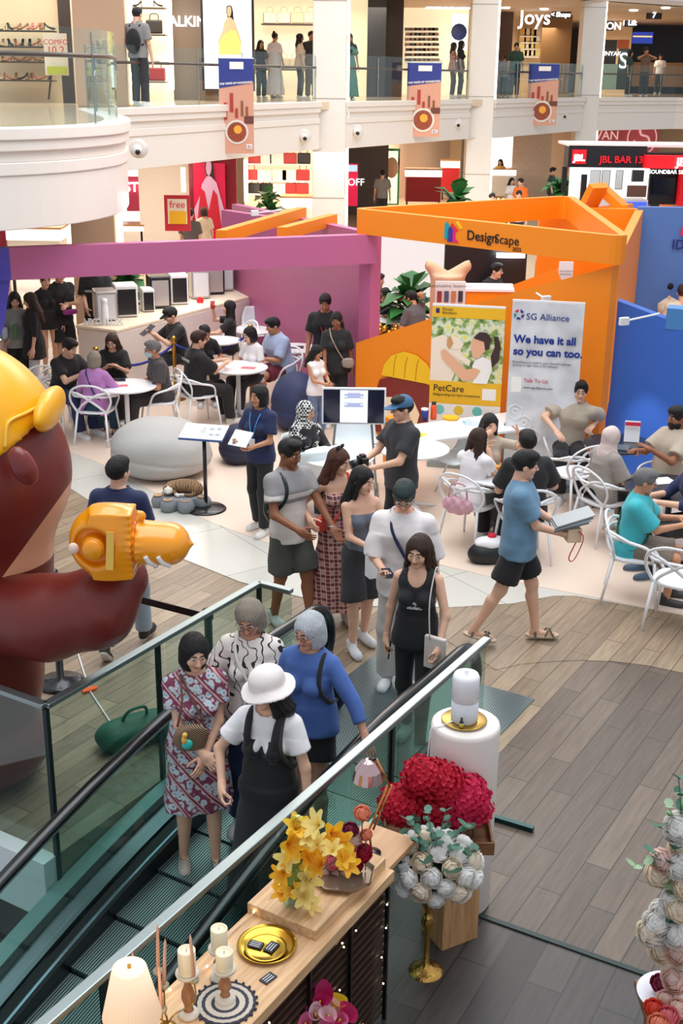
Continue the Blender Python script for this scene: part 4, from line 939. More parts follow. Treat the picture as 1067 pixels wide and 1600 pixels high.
# display counters far behind
def dcounter(label, x0, x1, ytop, ybot, Y, m, legs=True):
    t = thing('display_counter', label, 'counter'); a, b = dp(x0, ybot, Y), dp(x1, ytop, Y); w_ = b.x - a.x; zt = max(b.z, .7); cx = (a.x + b.x) / 2
    MB().box((cx, Y + .35, zt * .5), (w_, .7, zt * .6)).build('counter_body', m, t); MB().box((cx, Y + .35, zt * .86), (w_ + .05, .75, zt * .16)).build('glass_case', lit_white, t); MB().box((cx, Y + .35, zt * .955), (w_ + .1, .8, .04)).build('counter_top', mat('brass_trim', s(190, 140, 90), .3), t)
    for sx in (-1, 1): MB().box((cx + sx * (w_ / 2 - .05), Y + .1, zt * .12), (.06, .06, zt * .24)).build('leg', dkbr, t)
redc = mat('counter_red', s(196, 40, 44), .4)
dcounter('red jewellery counter left of the slim column, the nearer one', 634, 690, 262, 300, 46, redc); dcounter('red jewellery counter behind the nearer red one', 690, 718, 248, 288, 50, redc); dcounter('low lit white counter left of the yellow dressed woman', 762, 806, 262, 312, 49, shopw); dcounter('lit display counter with bright case under the round bay', 14, 92, 352, 400, 27, shopw); dcounter('lit white counter behind the brown column', 176, 222, 350, 380, 33, shopw)
dcounter('white pay desk in the shop downstairs', 440, 486, 304, 335, 33.5, shopw)
# JBL booth
t = thing('audio_booth', 'black and red audio booth with JBL signs and a long fascia', 'booth')
Yj = 24.0; blkp = mat('booth_black', s(30, 28, 32), .4); redp = mat('booth_red', s(226, 22, 34), .4, emit=s(226, 22, 34), es=.25); panel('fascia', 888, 228, 1010, 262, Yj, blkp, .5, t); panel('fascia', 1010, 240, 1140, 262, Yj + .05, blkp, .5, t); panel('fascia_step', 1010, 244, 1140, 264, Yj - .3, redp, .3, t); panel('roof', 888, 226, 1140, 230, Yj, shopw, 1.2, t)
panel('logo_square', 894, 234, 916, 256, Yj - .06, redp, .05, t); text('lettering', 'JBL', .16, wl, t, dp(905, 247, Yj - .08), bold=.006); text('lettering', 'JBL BAR 1300', .175, redp, t, dp(978, 250, Yj - .05), bold=.004); text('lettering', 'JBL', .2, wl, t, dp(1068, 254, Yj - .36), bold=.006); text('lettering', 'SOUNDBAR SERIES', .10, wl, t, dp(1048, 269, Yj - .35))
panel('back_wall', 890, 262, 1016, 312, Yj + 2.2, lit_white, .1, t); panel('back_wall', 1014, 264, 1140, 320, Yj + 1.2, blkp, .1, t); panel('display', 1020, 278, 1066, 304, Yj + 1.1, mat('tv_black', (.01, .01, .012), .1), .06, t); panel('counter', 888, 312, 1012, 326, Yj + .6, shopw, .5, t); panel('counter_band', 958, 316, 1010, 330, Yj + .5, glow('bandb', s(60, 90, 200), .8), .1, t); panel('red_upright', 1062, 268, 1080, 322, Yj + .9, redp, .2, t)
for k, (x0, x1) in enumerate(((922, 938), (940, 953), (962, 973))): panel('window_frame', x0, 266, x1, 296, Yj + 2.1, mat('wf', s(70, 80, 90), .5), .04, t); panel('window_pane', x0 + 1, 267, x1 - 1, 295, Yj + 2.06, mat('wp', s(220, 230, 235), .5), .04, t)
panel('sofa_picture', 980, 290, 1010, 308, Yj + 2.0, mat('sofa_p', s(120, 84, 76), .6), .05, t); panel('speaker', 988, 266, 1006, 284, Yj + 2.0, mat('spk', s(60, 60, 66), .5), .1, t)
for k in range(4): struct(MB().box((at(890 if k % 2 == 0 else 1120, 300, 0).x * 0 + (4.55 if k % 2 == 0 else 9.5), Yj + (0 if k < 2 else 2.2), 1.45), (.1, .1, 2.9)).build('wall_booth_post', blkp))
# hanging banners
def hbanner(x0, x1, y0, y1, Y, label, tilt=6):
    a, b = dp(x0, y0, Y), dp(x1, y1, Y); w_, h_ = b.x - a.x, a.z - b.z; t = thing('hanging_banner', label, 'banner', (a.x + w_ / 2, Y, a.z), R(tilt), 'food banners on the gallery front')
    f = lambda x0, z0, x1, z1, m, nm, d=0.0: MB().box(((x0 + x1) / 2 * w_, -.01 - d, -(z0 + z1) / 2 * h_), ((x1 - x0) * w_, .012, (z1 - z0) * h_)).build(nm, m, t)
    f(-.5, 0, .5, 1, mat('ban_peach', s(214, 158, 136), .6), 'cloth'); 
    MB().slab([(-.5 * w_, -.018, 0), (-.5 * w_, -.018, -.31 * h_), (.5 * w_, -.018, -.25 * h_), (.5 * w_, -.018, 0)], .006).build('blue_field', mat('ban_blue', s(44, 58, 140), .6), t)
    MB().cyl((-.52 * w_, 0, .0), (.52 * w_, 0, .0), .02, n=8).build('top_rod', rail_m, t)
    f(-.18, .035, .22, .11, shopw, 'logo_patch', .012); text('lettering', 'THE TASTE OF HONGKONG', w_ * .074, shopw, t, (0, -.03, -.255 * h_), (R(90), R(-4), 0), .001, bold=.002)
    text('lettering', 'ADVENTURE', w_ * .05, mat('ban_blue'), t, (0.02, -.034, -.12 * h_), (R(90), 0, 0), .001)
    c = Vector((0, -.03, -.77 * h_)); bw = MB(); bw.cyl(c, c + Vector((0, .02, 0)), w_ * .34, w_ * .34, 24); bw.build('picture_bowl', mat('bowl', s(226, 222, 214), .5), t); MB().cyl(c - Vector((0, .01, 0)), c, w_ * .28, n=20).build('picture_food', mat('food', s(150, 70, 44), .5, var=.6, vscale=60), t); MB().cyl(c + Vector((.02, -.016, .05)), c + Vector((.02, 0, .05)), w_ * .12, n=14).build('picture_food', mat('food2', s(240, 170, 60), .5), t)
    for sx, z0, z1, ww in ((-.32, .46, .64, .09), (-.14, .36, .56, .10), (0, .52, .62, .08), (.16, .44, .60, .07), (.3, .50, .62, .07)): f(sx - ww / 2, z0, sx + ww / 2, z1, mat('ban_red%d' % (sx > 0), s(*((170, 60, 50) if sx < 0 else (140, 84, 60))), .6), 'picture_bottle', .012)
    f(.22, .60, .5, .68, mat('ban_brown', s(110, 60, 50), .5), 'picture_box', .014); f(.28, .90, .44, .95, shopw, 'number_patch', .012); text('lettering', 'B2', w_ * .11, mat('ban_blue'), t, (.36 * w_, -.032, -.927 * h_), (R(90), 0, 0), .001)
hbanner(341, 397, 91, 240, 26.6, 'largest hanging food banner, blue top and peach lower half, left of middle column'); hbanner(637, 686, 98, 214, 34.3, 'middle hanging food banner, between the tall middle and slim columns', -4); hbanner(827, 868, 100, 196, 40.4, 'smallest hanging food banner, right of the slim column', -3)
# recessed lights of the upper ceiling
for x, y in ((640, 22), (790, 12), (850, 14), (930, 14), (990, 16), (1040, 12)):
    q = at(x, y, 7.09) if _ray(x, y).z > 0 else Vector((0, 50, 7.09)); q = Vector((q.x, q.y, 7.09))
    if 30 < q.y < 75: tag(MB().cyl((q.x, q.y, 7.06), (q.x, q.y, 7.10), .15, n=14).build('ceiling_light', glow('downlight', (1, .92, .8), 12)), 'small round recessed downlight in the upper gallery ceiling', 'light', 'downlights of the upper gallery ceiling')
# plants
def plant(label, px, z, n, sz, name='potted_plant', Yp=None, hgt=.9):
    p = dp(*px, Yp) if Yp else at(*px, z); t = thing(name, label, 'plant', (p.x, p.y, 0)); MB().lathe([(.14, 0), (.2, .34), (.21, .36), (.18, .36), (.17, .3)], n=18).build('pot', mat('pot_grey', s(160, 150, 140), .6), t, True)
    MB().tube([(0, 0, .3), (0.02, 0, hgt)], .02, 6).build('stem', mat('stem', s(70, 80, 40), .6), t); r2 = random.Random(int(px[0])); lf = MB()
    for k in range(n):
        a = r2.uniform(0, 6.28); el = r2.uniform(-.2, 1.2); z0 = hgt * r2.uniform(.55, 1); d = Vector((math.cos(a) * math.cos(el), math.sin(a) * math.cos(el), math.sin(el))); b = Vector((0, 0, z0)); L = sz * r2.uniform(.7, 1.2); sd = d.cross(Vector((0, 0, 1))).normalized() * L * .28; mid = b + d * L * .55; tip = b + d * L - Vector((0, 0, L * .25))
        lf.add([b, mid + sd + Vector((0, 0, .02)), tip, mid - sd + Vector((0, 0, .02)), mid - Vector((0, 0, .02))], [(0, 1, 4), (1, 2, 4), (2, 3, 4), (3, 0, 4)])
    tag(lf.build('leaves', mat('leaf', s(48, 110, 52), .45, var=.3, vscale=6), t, True)); return t
plant('green potted plant showing above the orange band, left of slim column', (714, 300), 0, 60, .6, Yp=27, hgt=2.2); plant('small green plant in front of the downstairs shelves', (418, 290), 0, 60, .5, Yp=30, hgt=1.9); plant('green palm behind the seated grey man, beside the beige bear chair', (642, 460), 0, 50, .6, Yp=20.5, hgt=1.25); plant('dark leaved plant behind the computer cases on the white counter', (195, 440), 0, 60, .5, Yp=21.4, hgt=1.5); plant('tall slim green plant left of the black booth', (878, 290), 0, 90, .45, Yp=26.5, hgt=2.5)
# ---------------------------------------------------------------- furniture
plast = mat('white_plastic', s(238, 238, 240), .3, spec=.5); shellm = mat('shell_white', s(224, 234, 238), .35)
def armchair(label, loc, rz, group=None):
    t = thing('armchair', label, 'chair', loc, rz, group)
    sp = [(.235 * np.sign(math.cos(a)) * abs(math.cos(a)) ** .7, .01 + .225 * np.sign(math.sin(a)) * abs(math.sin(a)) ** .7) for a in np.linspace(0, 2 * math.pi, 28, endpoint=False)]
    MB().prism([(float(x), float(y)) for x, y in sp], .435, .465).build('seat', plast, t, bevel=.01)
    for sx in (-1, 1):
        MB().tube([(sx * .20, -.18, .45), (sx * .245, -.235, 0)], [.016, .012], 8).build('leg', plast, t, True); MB().tube([(sx * .19, .19, .45), (sx * .235, .27, 0)], [.016, .012], 8).build('leg', plast, t, True)
    for pts in ([(-.20, -.17, .44), (-.275, -.12, .60), (-.285, .04, .655), (-.20, .22, .67), (0, .275, .68), (.20, .22, .67), (.285, .04, .655), (.275, -.12, .60), (.20, -.17, .44)],
                [(-.19, .18, .44), (-.27, .20, .60), (-.24, .25, .74), (-.12, .29, .815), (0, .30, .83), (.12, .29, .815), (.24, .25, .74), (.27, .20, .60), (.19, .18, .44)],
                [(-.19, .15, .44), (-.10, .25, .56), (.10, .28, .70), (.24, .22, .72), (.285, .04, .65)], [(.19, .15, .44), (.10, .25, .56), (-.10, .28, .70), (-.24, .22, .72), (-.285, .04, .65)]):
        MB().tube(spline(pts, 5), .0125, 6, flat=1.3).build('back_loop', plast, t, True)
    return t
def shell_chair(label, loc, rz, group=None):
    t = thing('shell_chair', label, 'chair', loc, rz, group); nu, nv = 11, 16; vs = []; fs = []
    pr = spline([(0, -.25, .42), (0, -.10, .445), (0, .10, .435), (0, .20, .50), (0, .26, .66), (0, .30, .84)], 3)
    for i, p in enumerate(pr):
        u = i / (len(pr) - 1); hw = .22 + .03 * math.sin(u * 3.1) - (.05 * max(0, u - .8) * 5)
        for k in range(nu): x = (k / (nu - 1) * 2 - 1); vs.append((x * hw, p.y - abs(x) ** 2.5 * .06 * (u > .45), p.z + abs(x) ** 2.5 * .05 * (1 - u)))
    for i in range(len(pr) - 1):
        for k in range(nu - 1): a = i * nu + k; fs.append((a, a + 1, a + nu + 1, a + nu))
    o = MB().add(vs, fs).build('shell', shellm, t, True); md = o.modifiers.new('thick', 'SOLIDIFY'); md.thickness = .012
    for sx in (-1, 1):
        for sy in (-1, 1): MB().tube([(sx * .10, sy * .10, .42), (sx * .22, sy * .21, 0)], [.014, .010], 8).build('leg', shellm, t, True)
    return t
def round_table(label, p, r=.38, m=None, z=.74):
    m = m or plast; t = thing('round_table', label, 'table', (p.x, p.y, 0))
    MB().lathe([(0.01, z - .03), (r - .02, z - .03), (r, z - .015), (r, z - .004), (r - .006, z), (.01, z)], n=40).build('table_top', m, t, False); MB().cyl((0, 0, .05), (0, 0, z - .03), .032).build('pedestal', m, t, True)
    for k in range(4): a = k * math.pi / 2 + .5; MB().tube([(0, 0, .10), (.32 * math.cos(a), .32 * math.sin(a), .012)], [.022, .012], 8).build('foot', m, t, True)
    return t
blackt = mat('black_tabletop', s(40, 44, 52), .25)
TB = {}
for k, (px, lb, r, m, z) in dict(a=((197, 602), 'round white table shared by the lavender dressed lady and masked older man', .40, None, .74), b=((372, 573), 'round white table with papers between the lettered black shirt and pale blue shirt', .42, None, .74), c=((342, 531), 'round white table beside the woman drinking', .34, None, .74),
        d=((396, 515), 'round white table in the far corner against the pink wall', .34, None, .74), e=((462, 543), 'round white table by the standing man with the red lanyard', .36, None, .74), f=((527, 712), 'empty round white table behind the woman in plaid', .40, None, .74), g=((646, 700), 'round white table behind the photographer in the blue cap', .40, None, .74),
        h=((782, 742), 'round table where the woman in a white top sits, bottles on it', .36, plast, .74), i=((968, 692), 'round black table between the beige shirted man and the headscarf woman', .40, blackt, .74), j=((1048, 762), 'round black table beside the older man in turquoise', .46, blackt, .74)).items():
    p = at(*px, z); TB[k] = p; round_table(lb, p, r, m, z)
for lb, px, rz in (('white shell chair behind the empty round white table', (558, 700), 8), ('white shell chair in front of the empty round white table, left side', (482, 748), 200), ('white shell chair left of the woman in a white top', (722, 714), -50), ('white shell chair against the pink wall, leftmost in that corner', (402, 518), 10), ('white shell chair against the pink wall, upper of the pair', (478, 515), -25), ('white shell chair against the pink wall, lower of the pair', (455, 530), -20)):
    p = at(*px, .45); shell_chair(lb, (p.x, p.y, 0), R(rz))
for lb, px, rz in (('empty white armchair with looped back near the gold post', (372, 540), -60), ('empty white armchair with looped back beside the beige shirted man', (896, 738), -150), ('white armchair with looped back cut by the right edge, nearest the walkway', (1064, 905), 150), ('empty white armchair left of the man in black at the left table', (76, 622), 30)):
    p = at(*px, .45); armchair(lb, (p.x, p.y, 0), R(rz))
# long white counter with cases
def polyp(px, z): return [at(x, y, z)[:2] for x, y in px]
t = thing('service_counter', 'long white counter with a glowing edge under the pink beam', 'counter')
c1 = polyp([(118, 508), (182, 516), (396, 462), (380, 440), (250, 466)], .95)
MB().prism(c1, .91, .95).build('counter_top', mat('counter_cream', s(240, 222, 196), .4), t, bevel=.005); c2 = polyp([(122, 510), (184, 518), (394, 465), (380, 445), (250, 470)], .93); MB().prism(c2, 0, .90).build('counter_body', mat('counter_body', s(226, 214, 206), .5), t)
a, b = at(184, 521, .88), at(394, 466, .88); off = Vector((.02, -.06, 0)); MB().bar(a + off, b + off, .03, .03).build('light_strip', glow('led_white', (.92, .96, 1), 7), t)
t = thing('service_counter', 'white counter at the left edge with a clear display case on it', 'counter'); MB().prism(polyp([(-60, 540), (50, 521), (0, 505), (-60, 510)], .95), .91, .95).build('counter_top', mat('counter_cream'), t); MB().prism(polyp([(-60, 543), (48, 523), (0, 508), (-60, 513)], .93), 0, .90).build('counter_body', mat('counter_body'), t)
a = at(8, 530, .95); t = thing('display_case', 'clear display case of lit parts on the left edge counter', 'case', a, .2); MB().box((0, .1, .22), (.42, .34, .44)).build('case_glass', glass('case_g', (.9, .95, 1), .06, .95), t); 
for k in range(9): MB().cyl((-.15 + .15 * (k % 3), .02 + .07 * (k // 3), 0.01), (-.15 + .15 * (k % 3), .02 + .07 * (k // 3), .12 + .05 * (k % 4)), .045, n=10).build('part_inside', mat('pi%d' % (k % 3), *[(s(30, 40, 110),), (s(210, 220, 230),), (s(60, 120, 60),)][k % 3], .3), t, True)
wcase = mat('case_white', s(228, 226, 226), .35); bcase = mat('case_black', s(30, 28, 32), .25); scase = mat('case_silver', s(180, 172, 170), .3, metal=.4)
for i, (x, y, w_, d_, h_, m, lb) in enumerate(((166, 503, .34, .40, .46, scase, 'nearest silver computer case, behind the big clear letters'), (198, 497, .36, .40, .50, wcase, 'white computer case, second from the near end'), (232, 489, .20, .34, .36, wcase, 'small white box between the white and black cases'), (250, 483, .34, .42, .52, bcase, 'black computer case in the middle of the counter'), (280, 477, .30, .42, .50, wcase, 'white computer case with black grille right of the black one'), (313, 468, .32, .42, .50, scase, 'pale silver case right of the grilled white one'), (336, 461, .32, .42, .52, bcase, 'black case second from the far end'), (355, 456, .22, .40, .52, scase, 'grey case at the far end of the counter'))):
    p = at(x, y, .95); p = p + Vector((-.05, .22, 0)); t = thing('computer_case', lb, 'computer case', p, R(18)); MB().box((0, 0, h_ / 2 + .012), (w_, d_, h_)).build('casing', m, t, bevel=.02); MB().box((0, -d_ / 2 - .006, h_ / 2), (w_ * .8, .012, h_ * .8)).build('front_panel', bcase if m is wcase else scase if m is bcase else mat('case_clear', s(206, 206, 210), .15), t); MB().box((w_ / 2 + .005, 0, h_ / 2), (.01, d_ * .8, h_ * .8)).build('side_window', mat('case_window', s(60, 58, 64), .1) if m is not wcase else bcase, t)
    for sx in (-1, 1): MB().box((sx * w_ * .35, 0, .006), (.03, d_ * .8, .012)).build('foot', bcase, t)
p = at(162, 508, .95); t = thing('letter_sign', 'clear block letters and white bottle at the near end of the counter', 'sign', p + Vector((0, -.02, 0)), R(8)); text('lettering', 'HYD  LUX', .13, mat('letter_clear', s(210, 214, 220), .2), t, (0, 0, .055), (R(90), 0, 0), .02, bold=.004)
t = thing('bottle', 'tall white bottle standing between the clear letters', 'bottle', p + Vector((0.02, .03, 0))); MB().lathe([(.05, 0), (.055, .02), (.055, .28), (.045, .30), (.045, .34), (.05, .36), (.045, .40), (.01, .41)], n=20).build('bottle_body', mat('white_plastic'), t, True)
p = at(313, 476, .95); t = thing('timer', 'small red and white round timer on the counter', 'clock', p); MB().cyl((0, 0, .07), (0, -.03, .07), .06).build('body', redp, t); MB().lathe([(.05, 0), (.05, .03)], n=16).build('base', wcase, t)
p = at(379, 448, .95); t = thing('trophy', 'small gold trophy at the far end of the counter', 'trophy', p); gold = mat('gold', s(200, 150, 60), .25, metal=.9); MB().lathe([(.06, 0), (.06, .03), (.02, .06), (.02, .12), (.05, .18), (.06, .25), (.03, .27)], n=18).build('cup', gold, t, True)
p = at(216, 545, .3); t = thing('shopping_bag', 'dark grey bag hanging on the front of the white counter', 'bag', p); MB().box((0, -.14, .22), (.22, .04, .32)).build('bag_body', mat('dgbag', s(86, 82, 84), .5), t, bevel=.01)
p = dp(312, 505, at(312, 505, .6).y - .05); t = thing('shopping_bag', 'mustard yellow bag hanging on the front of the white counter', 'bag', p); MB().box((0, 0, -.02), (.17, .03, .30)).build('bag_body', mat('ybag', s(206, 170, 40), .5), t, bevel=.01)
# gold posts and ropes
def gpost(label, px, z=.0, ptop=None):
    p = at(*px, .95); t = thing('rope_post', label, 'rope post', (p.x, p.y, 0)); MB().lathe([(.16, 0), (.16, .015), (.05, .04), (.025, .06), (.025, .84), (.035, .86), (.025, .88), (.02, .90)], n=20).build('post', gold, t, True); MB().ball((0, 0, .93), .042, 14).build('finial', gold, t, True); return Vector((p.x, p.y, .85))
g1 = gpost('gold rope post beside the masked older man', (271, 527)); g2 = gpost('gold rope post left of the pale blue shirted man', (391, 508)); g3 = gpost('gold rope post behind the lavender dressed lady', (149, 544))
for i, (a, b) in enumerate(((g3, g1), (g1, g2))):
    tag(MB().tube([a.lerp(b, u) - Vector((0, 0, .9 * u * (1 - u))) for u in np.linspace(.02, .98, 18)], .02, 8).build('rope', mat('rope_blue', s(30, 44, 130), .7, bump=.4), smooth=True), 'dark blue rope drooping between gold posts, ' + ('left one' if i == 0 else 'right one'), 'rope')
# bean bags
def beanbag(label, px, z, r, m, seed=1.0, name='beanbag', rz=0):
    p = at(*px, z); t = thing(name, label, 'bean bag', (p.x, p.y, 0), rz)
    def f(q): 
        d = ell(q, (0, 0, r[2] * .95), r); d = np.maximum(smin(d, ell(q, (r[0] * .05, 0, r[2] * .6), (r[0] * 1.0, r[1] * 1.0, r[2] * .62)), .08), -q[..., 2] + .0)
        sm = np.abs(q[..., 2] - r[2] * .75 + .12 * q[..., 0]); return d + .012 * wob(q, 7, seed) + .014 * np.exp(-(sm / .018) ** 2)
    solid('cover', f, (-r[0] - .1, -r[1] - .1, -.02), (r[0] + .1, r[1] + .1, r[2] * 2 + .1), .02, m, t); return t
beanbag('large pale grey bean bag on the booth floor by the sign stand', (252, 740), 0.0, (.60, .58, .36), mat('bean_grey', s(176, 174, 170), .8, bump=.2, bscale=20)); beanbag('dark navy bean bag left of the woman with a blue lanyard', (372, 722), 0, (.24, .26, .26), mat('bean_navy', s(36, 38, 62), .7)); beanbag('big slanted navy bean bag beside the striped headscarf woman', (462, 668), 0, (.34, .42, .40), mat('bean_blue', s(40, 48, 84), .7, bump=.3, bscale=15), 3.0)
beanbag('bright blue bag slumped against the low blue wall', (940, 672), .0, (.36, .2, .22), mat('bag_blue', s(22, 50, 160), .5, bump=.3, bscale=10), 2.0, 'duffel_bag')
p = at(928, 742, .25); beanbag('dark red bean bag behind the man in black, by the grey banner', (848, 722), 0, (.2, .2, .22), mat('bean_red', s(122, 50, 66), .6), 2.3)
# sign stand
p = at(322, 797, 0); t = thing('sign_stand', 'black pole stand with round base holding an open white folder', 'stand', p); MB().lathe([(.23, 0), (.23, .02), (.21, .035), (.03, .045)], n=32).build('base', blk, t, True); MB().cyl((0, 0, .04), (0, 0, .88), .022).build('pole', blk, t, True)
bd = thing('folder', 'open white ring folder on the black pole stand', 'folder', p + Vector((0, 0, .90)), R(-12)); Mx = Matrix.Rotation(R(18), 3, 'X'); MB().box((0, 0, 0), (.50, .30, .018), M=Mx).build('cover', mat('folder_blue', s(50, 90, 150), .5), bd)
for sx in (-1, 1): MB().box((sx * .125, 0, .014), (.245, .29, .006), M=Mx).build('page', mat('paper_white', s(240, 240, 242), .6), bd)
for k in range(3): MB().tube([(0 + .02 * math.cos(a), -.07 + k * .06, .02 + .02 * math.sin(a)) for a in np.linspace(0, 3.1, 8)], .003, 5).build('ring', steel, bd)
for k, (x, y) in enumerate(((.08, .05), (.16, .06), (.10, -.05), (.17, -.05))): MB().box((x, y, .019 + y * .32), (.05, .035, .003), M=Mx).build('picture', mat('pic_gry', s(150, 160, 164), .6), bd)
# paw bed and cat
p = at(283, 785, 0.05); t = thing('pet_bed', 'grey paw shaped pet bed on the floor beside the sign stand', 'pet bed', (p.x, p.y, 0), R(0)); bg = mat('bed_grey', s(128, 132, 136), .8, bump=.3, bscale=60)
solid('cushion', lambda q: smin(np.maximum(np.sqrt(q[..., 0] ** 2 + (q[..., 1] - .06) ** 2) - .24, np.abs(q[..., 2] - .07) - .07), smin(smin(smin(cone(q, (-.24, -.02, .06), (-.25, -.02, .07), .085, .085), cone(q, (-.12, -.17, .06), (-.12, -.18, .07), .09, .09), .01), cone(q, (.08, -.19, .06), (.08, -.2, .07), .095, .095), .01), cone(q, (.25, -.05, .06), (.26, -.05, .07), .09, .09), .01), .02), (-.4, -.34, -.01), (.4, .4, .2), .014, bg, t)
for x, y in ((-.25, -.03), (-.12, -.19), (.08, -.21), (.25, -.06)): MB().lathe([(.055, 0), (.055, .008)], (x, y, .145), 16).build('toe_pad', mat('pad_tan', s(190, 150, 110), .8), t)
c = thing('cat', 'sleeping brown and white tabby cat curled on the grey pet bed', 'cat', (p.x, p.y + .05, .14)); fur, nt, b_, mp = nodemat('tabby', .8)
n_ = nt.nodes.new('ShaderNodeTexWave'); n_.inputs['Scale'].default_value = 12; n_.inputs['Distortion'].default_value = 9; nt.links.new(mp.outputs[0], n_.inputs[0]); nt.links.new(ramp(nt, n_.outputs['Fac'], [(.2, s(104, 78, 54)), (.8, s(160, 124, 88))]), b_.inputs['Base Color'])
def catf(q):
    d = ell(q, (.03, .06, .07), (.19, .11, .08)); d = smin(d, ell(q, (.17, .0, .06), (.08, .09, .065)), .03); d = smin(d, cone(q, (-.12, .04, .07), (-.15, -.06, .07), .06, .05), .03); d = smin(d, ell(q, (-.13, -.10, .07), (.055, .05, .045)), .015); d = smin(d, ell(q, (-.125, -.145, .058), (.022, .018, .016)), .01)
    for sx in (-.165, -.095): d = smin(d, cone(q, (sx, -.09, .10), (sx * 1.04, -.085, .135), .018, .003), .006)
    d = smin(d, cone(q, (-.10, -.02, .03), (-.02, -.14, .02), .028, .02), .01); return smin(d, smin(cone(q, (.22, .0, .03), (.12, -.12, .02), .026, .02), cone(q, (.12, -.12, .02), (-.0, -.13, .03), .02, .014), .01), .01)
co = solid('body', catf, (-.26, -.24, -.03), (.3, .22, .2), .008, fur, c); co.data.materials.append(mat('fur_white', s(226, 220, 212), .8))
for pl in co.data.polygons:
    q = pl.center
    if q.y < -.115 and q.x < .05 or (q.y < -.03 and q.x < -.14 and q.z < .06) or (abs(q.x + .13) < .012 and q.y < -.09): pl.material_index = 1
# presentation screen on a stand
Yt = at(552, 770, 0).y; tl, brr = dp(503, 605, Yt), dp(602, 663, Yt); cx, cz = (tl.x + brr.x) / 2, (tl.z + brr.z) / 2; W_, H_ = brr.x - tl.x, tl.z - brr.z
t = thing('presentation_screen', 'white framed screen on a stand showing a white document page', 'screen', (cx, Yt, 0)); MB().box((0, 0, cz), (W_, .04, H_)).build('frame', plast, t, bevel=.005); MB().box((0, -.022, cz), (W_ - .04, .01, H_ - .04)).build('display', mat('tv_navy', s(24, 28, 52), .15), t); MB().box((.0, -.029, cz), (W_ * .43, .006, H_ - .05)).build('page_image', glow('page', s(214, 222, 250), .9), t)
for k in range(9): MB().box((0, -.033, cz + H_ * (.36 - k * .03) - (.12 * H_ if k > 4 else 0)), (W_ * (.3 if k % 3 else .2), .002, .008)).build('page_line', mat('line_grey', s(130, 140, 190), .6), t)
for sx in (-1, 1): MB().tube([(sx * .2, 0.03, cz - H_ * .3), (sx * .28, .03, .02)], .016, 6).build('stand_leg', steel, t); MB().bar((sx * .28, -.22, .02), (sx * .28, .28, .02), .05, .03).build('stand_foot', steel, t)
# roll-up banners
def rollup(label, x0, y0, x1, y1, Y, h_, nm='rollup_banner'):
    a, b = dp(x0, y0, Y), dp(x1, y1, Y); w_ = b.x - a.x; zt = (a.z + b.z) / 2; t = thing(nm, label, 'banner', ((a.x + b.x) / 2, Y, 0), R(-12)); t['w'] = 1.0; w_ /= math.cos(R(12)) * 1.0; t.pop('w', None)
    MB().box((0, 0, .04), (w_ * .98, .2, .08)).build('base', steel, t, bevel=.01); MB().box((0, 0, zt - .01), (w_, .03, .025)).build('top_bar', plast, t); MB().cyl((0, .05, .05), (0, .05, zt), .012).build('pole', steel, t); return t, w_, zt
def pb(t, w_, zt, h_, u0, v0, u1, v1, m, name, d=.0): return MB().box(((u0 + u1 - 1) / 2 * w_, -.012 - d, zt - (v0 + v1) / 2 * h_), ((u1 - u0) * w_, .004, (v1 - v0) * h_)).build(name, m, t)
def pt(t, w_, zt, h_, body, u, v, size, m, al='LEFT', b=0): return text('lettering', body, size, m, t, ((u - .5) * w_, -.022, zt - v * h_), (R(90), 0, 0), .001, al, bold=b)
def pp(t, w_, zt, h_, pts, m, name, d): return MB().slab([((u - .5) * w_, -.014 - d, zt - v * h_) for u, v in pts], .003).build(name, m, t)
t, w_, zt = rollup('yellow banner with a girl holding a puppy, reading PetCare', 677, 475, 789, 479, 14.55, 2.0); h_ = 1.42; yel = mat('ban_yellow', s(240, 186, 30), .5)
k_ = 2.04
a_ = (t, w_, zt, h_)
fol, nt, b_, mp = nodemat('foliage_print', .6); n_ = nt.nodes.new('ShaderNodeTexNoise'); n_.inputs['Scale'].default_value = 11; nt.links.new(mp.outputs[0], n_.inputs['Vector']); nt.links.new(ramp(nt, n_.outputs['Fac'], [(.34, s(84, 120, 60)), (.46, s(150, 176, 90)), (.55, s(226, 230, 214)), (.64, s(232, 220, 120))]), b_.inputs['Base Color'])
pb(*a_, 0, 0, 1, .115, yel, 'header'); pb(*a_, 0, .11, 1, .70, fol, 'picture'); pb(*a_, 0, .66, 1, .86, yel, 'caption_band', .002); pb(*a_, 0, .86, 1, (zt - .06) / h_, shopw, 'cloth')
pt(*a_, 'Pioneer\nBrandcare', .14, .055, .042, mat('ink_black')); pb(*a_, .05, .035, .10, .075, mat('ink_navy'), 'logo_mark', .003)
skp = mat('print_skin', s(232, 176, 140), .6); hrp = mat('print_hair', s(60, 40, 34), .6); dg = mat('print_dog', s(244, 226, 204), .6)
pp(*a_, [(.0, .30), (.15, .26), (.28, .30), (.42, .36), (.40, .50), (.30, .66), (.0, .66)], dg, 'picture_puppy', .002); pp(*a_, [(.22, .30), (.28, .26), (.38, .28), (.45, .33), (.42, .37), (.32, .38), (.24, .36)], dg, 'picture_puppy_head', .006); pp(*a_, [(.22, .29), (.27, .27), (.31, .33), (.26, .38), (.22, .35)], mat('print_ear', s(206, 150, 100), .6), 'picture_puppy_ear', .010)
pp(*a_, [(.30, .38), (.56, .47), (.54, .52), (.32, .43)], dg, 'picture_paw', .008); pp(*a_, [(.62, .46), (.72, .43), (.84, .46), (.86, .54), (.80, .665), (.60, .665), (.64, .58), (.58, .52)], shopw, 'picture_dress', .010)
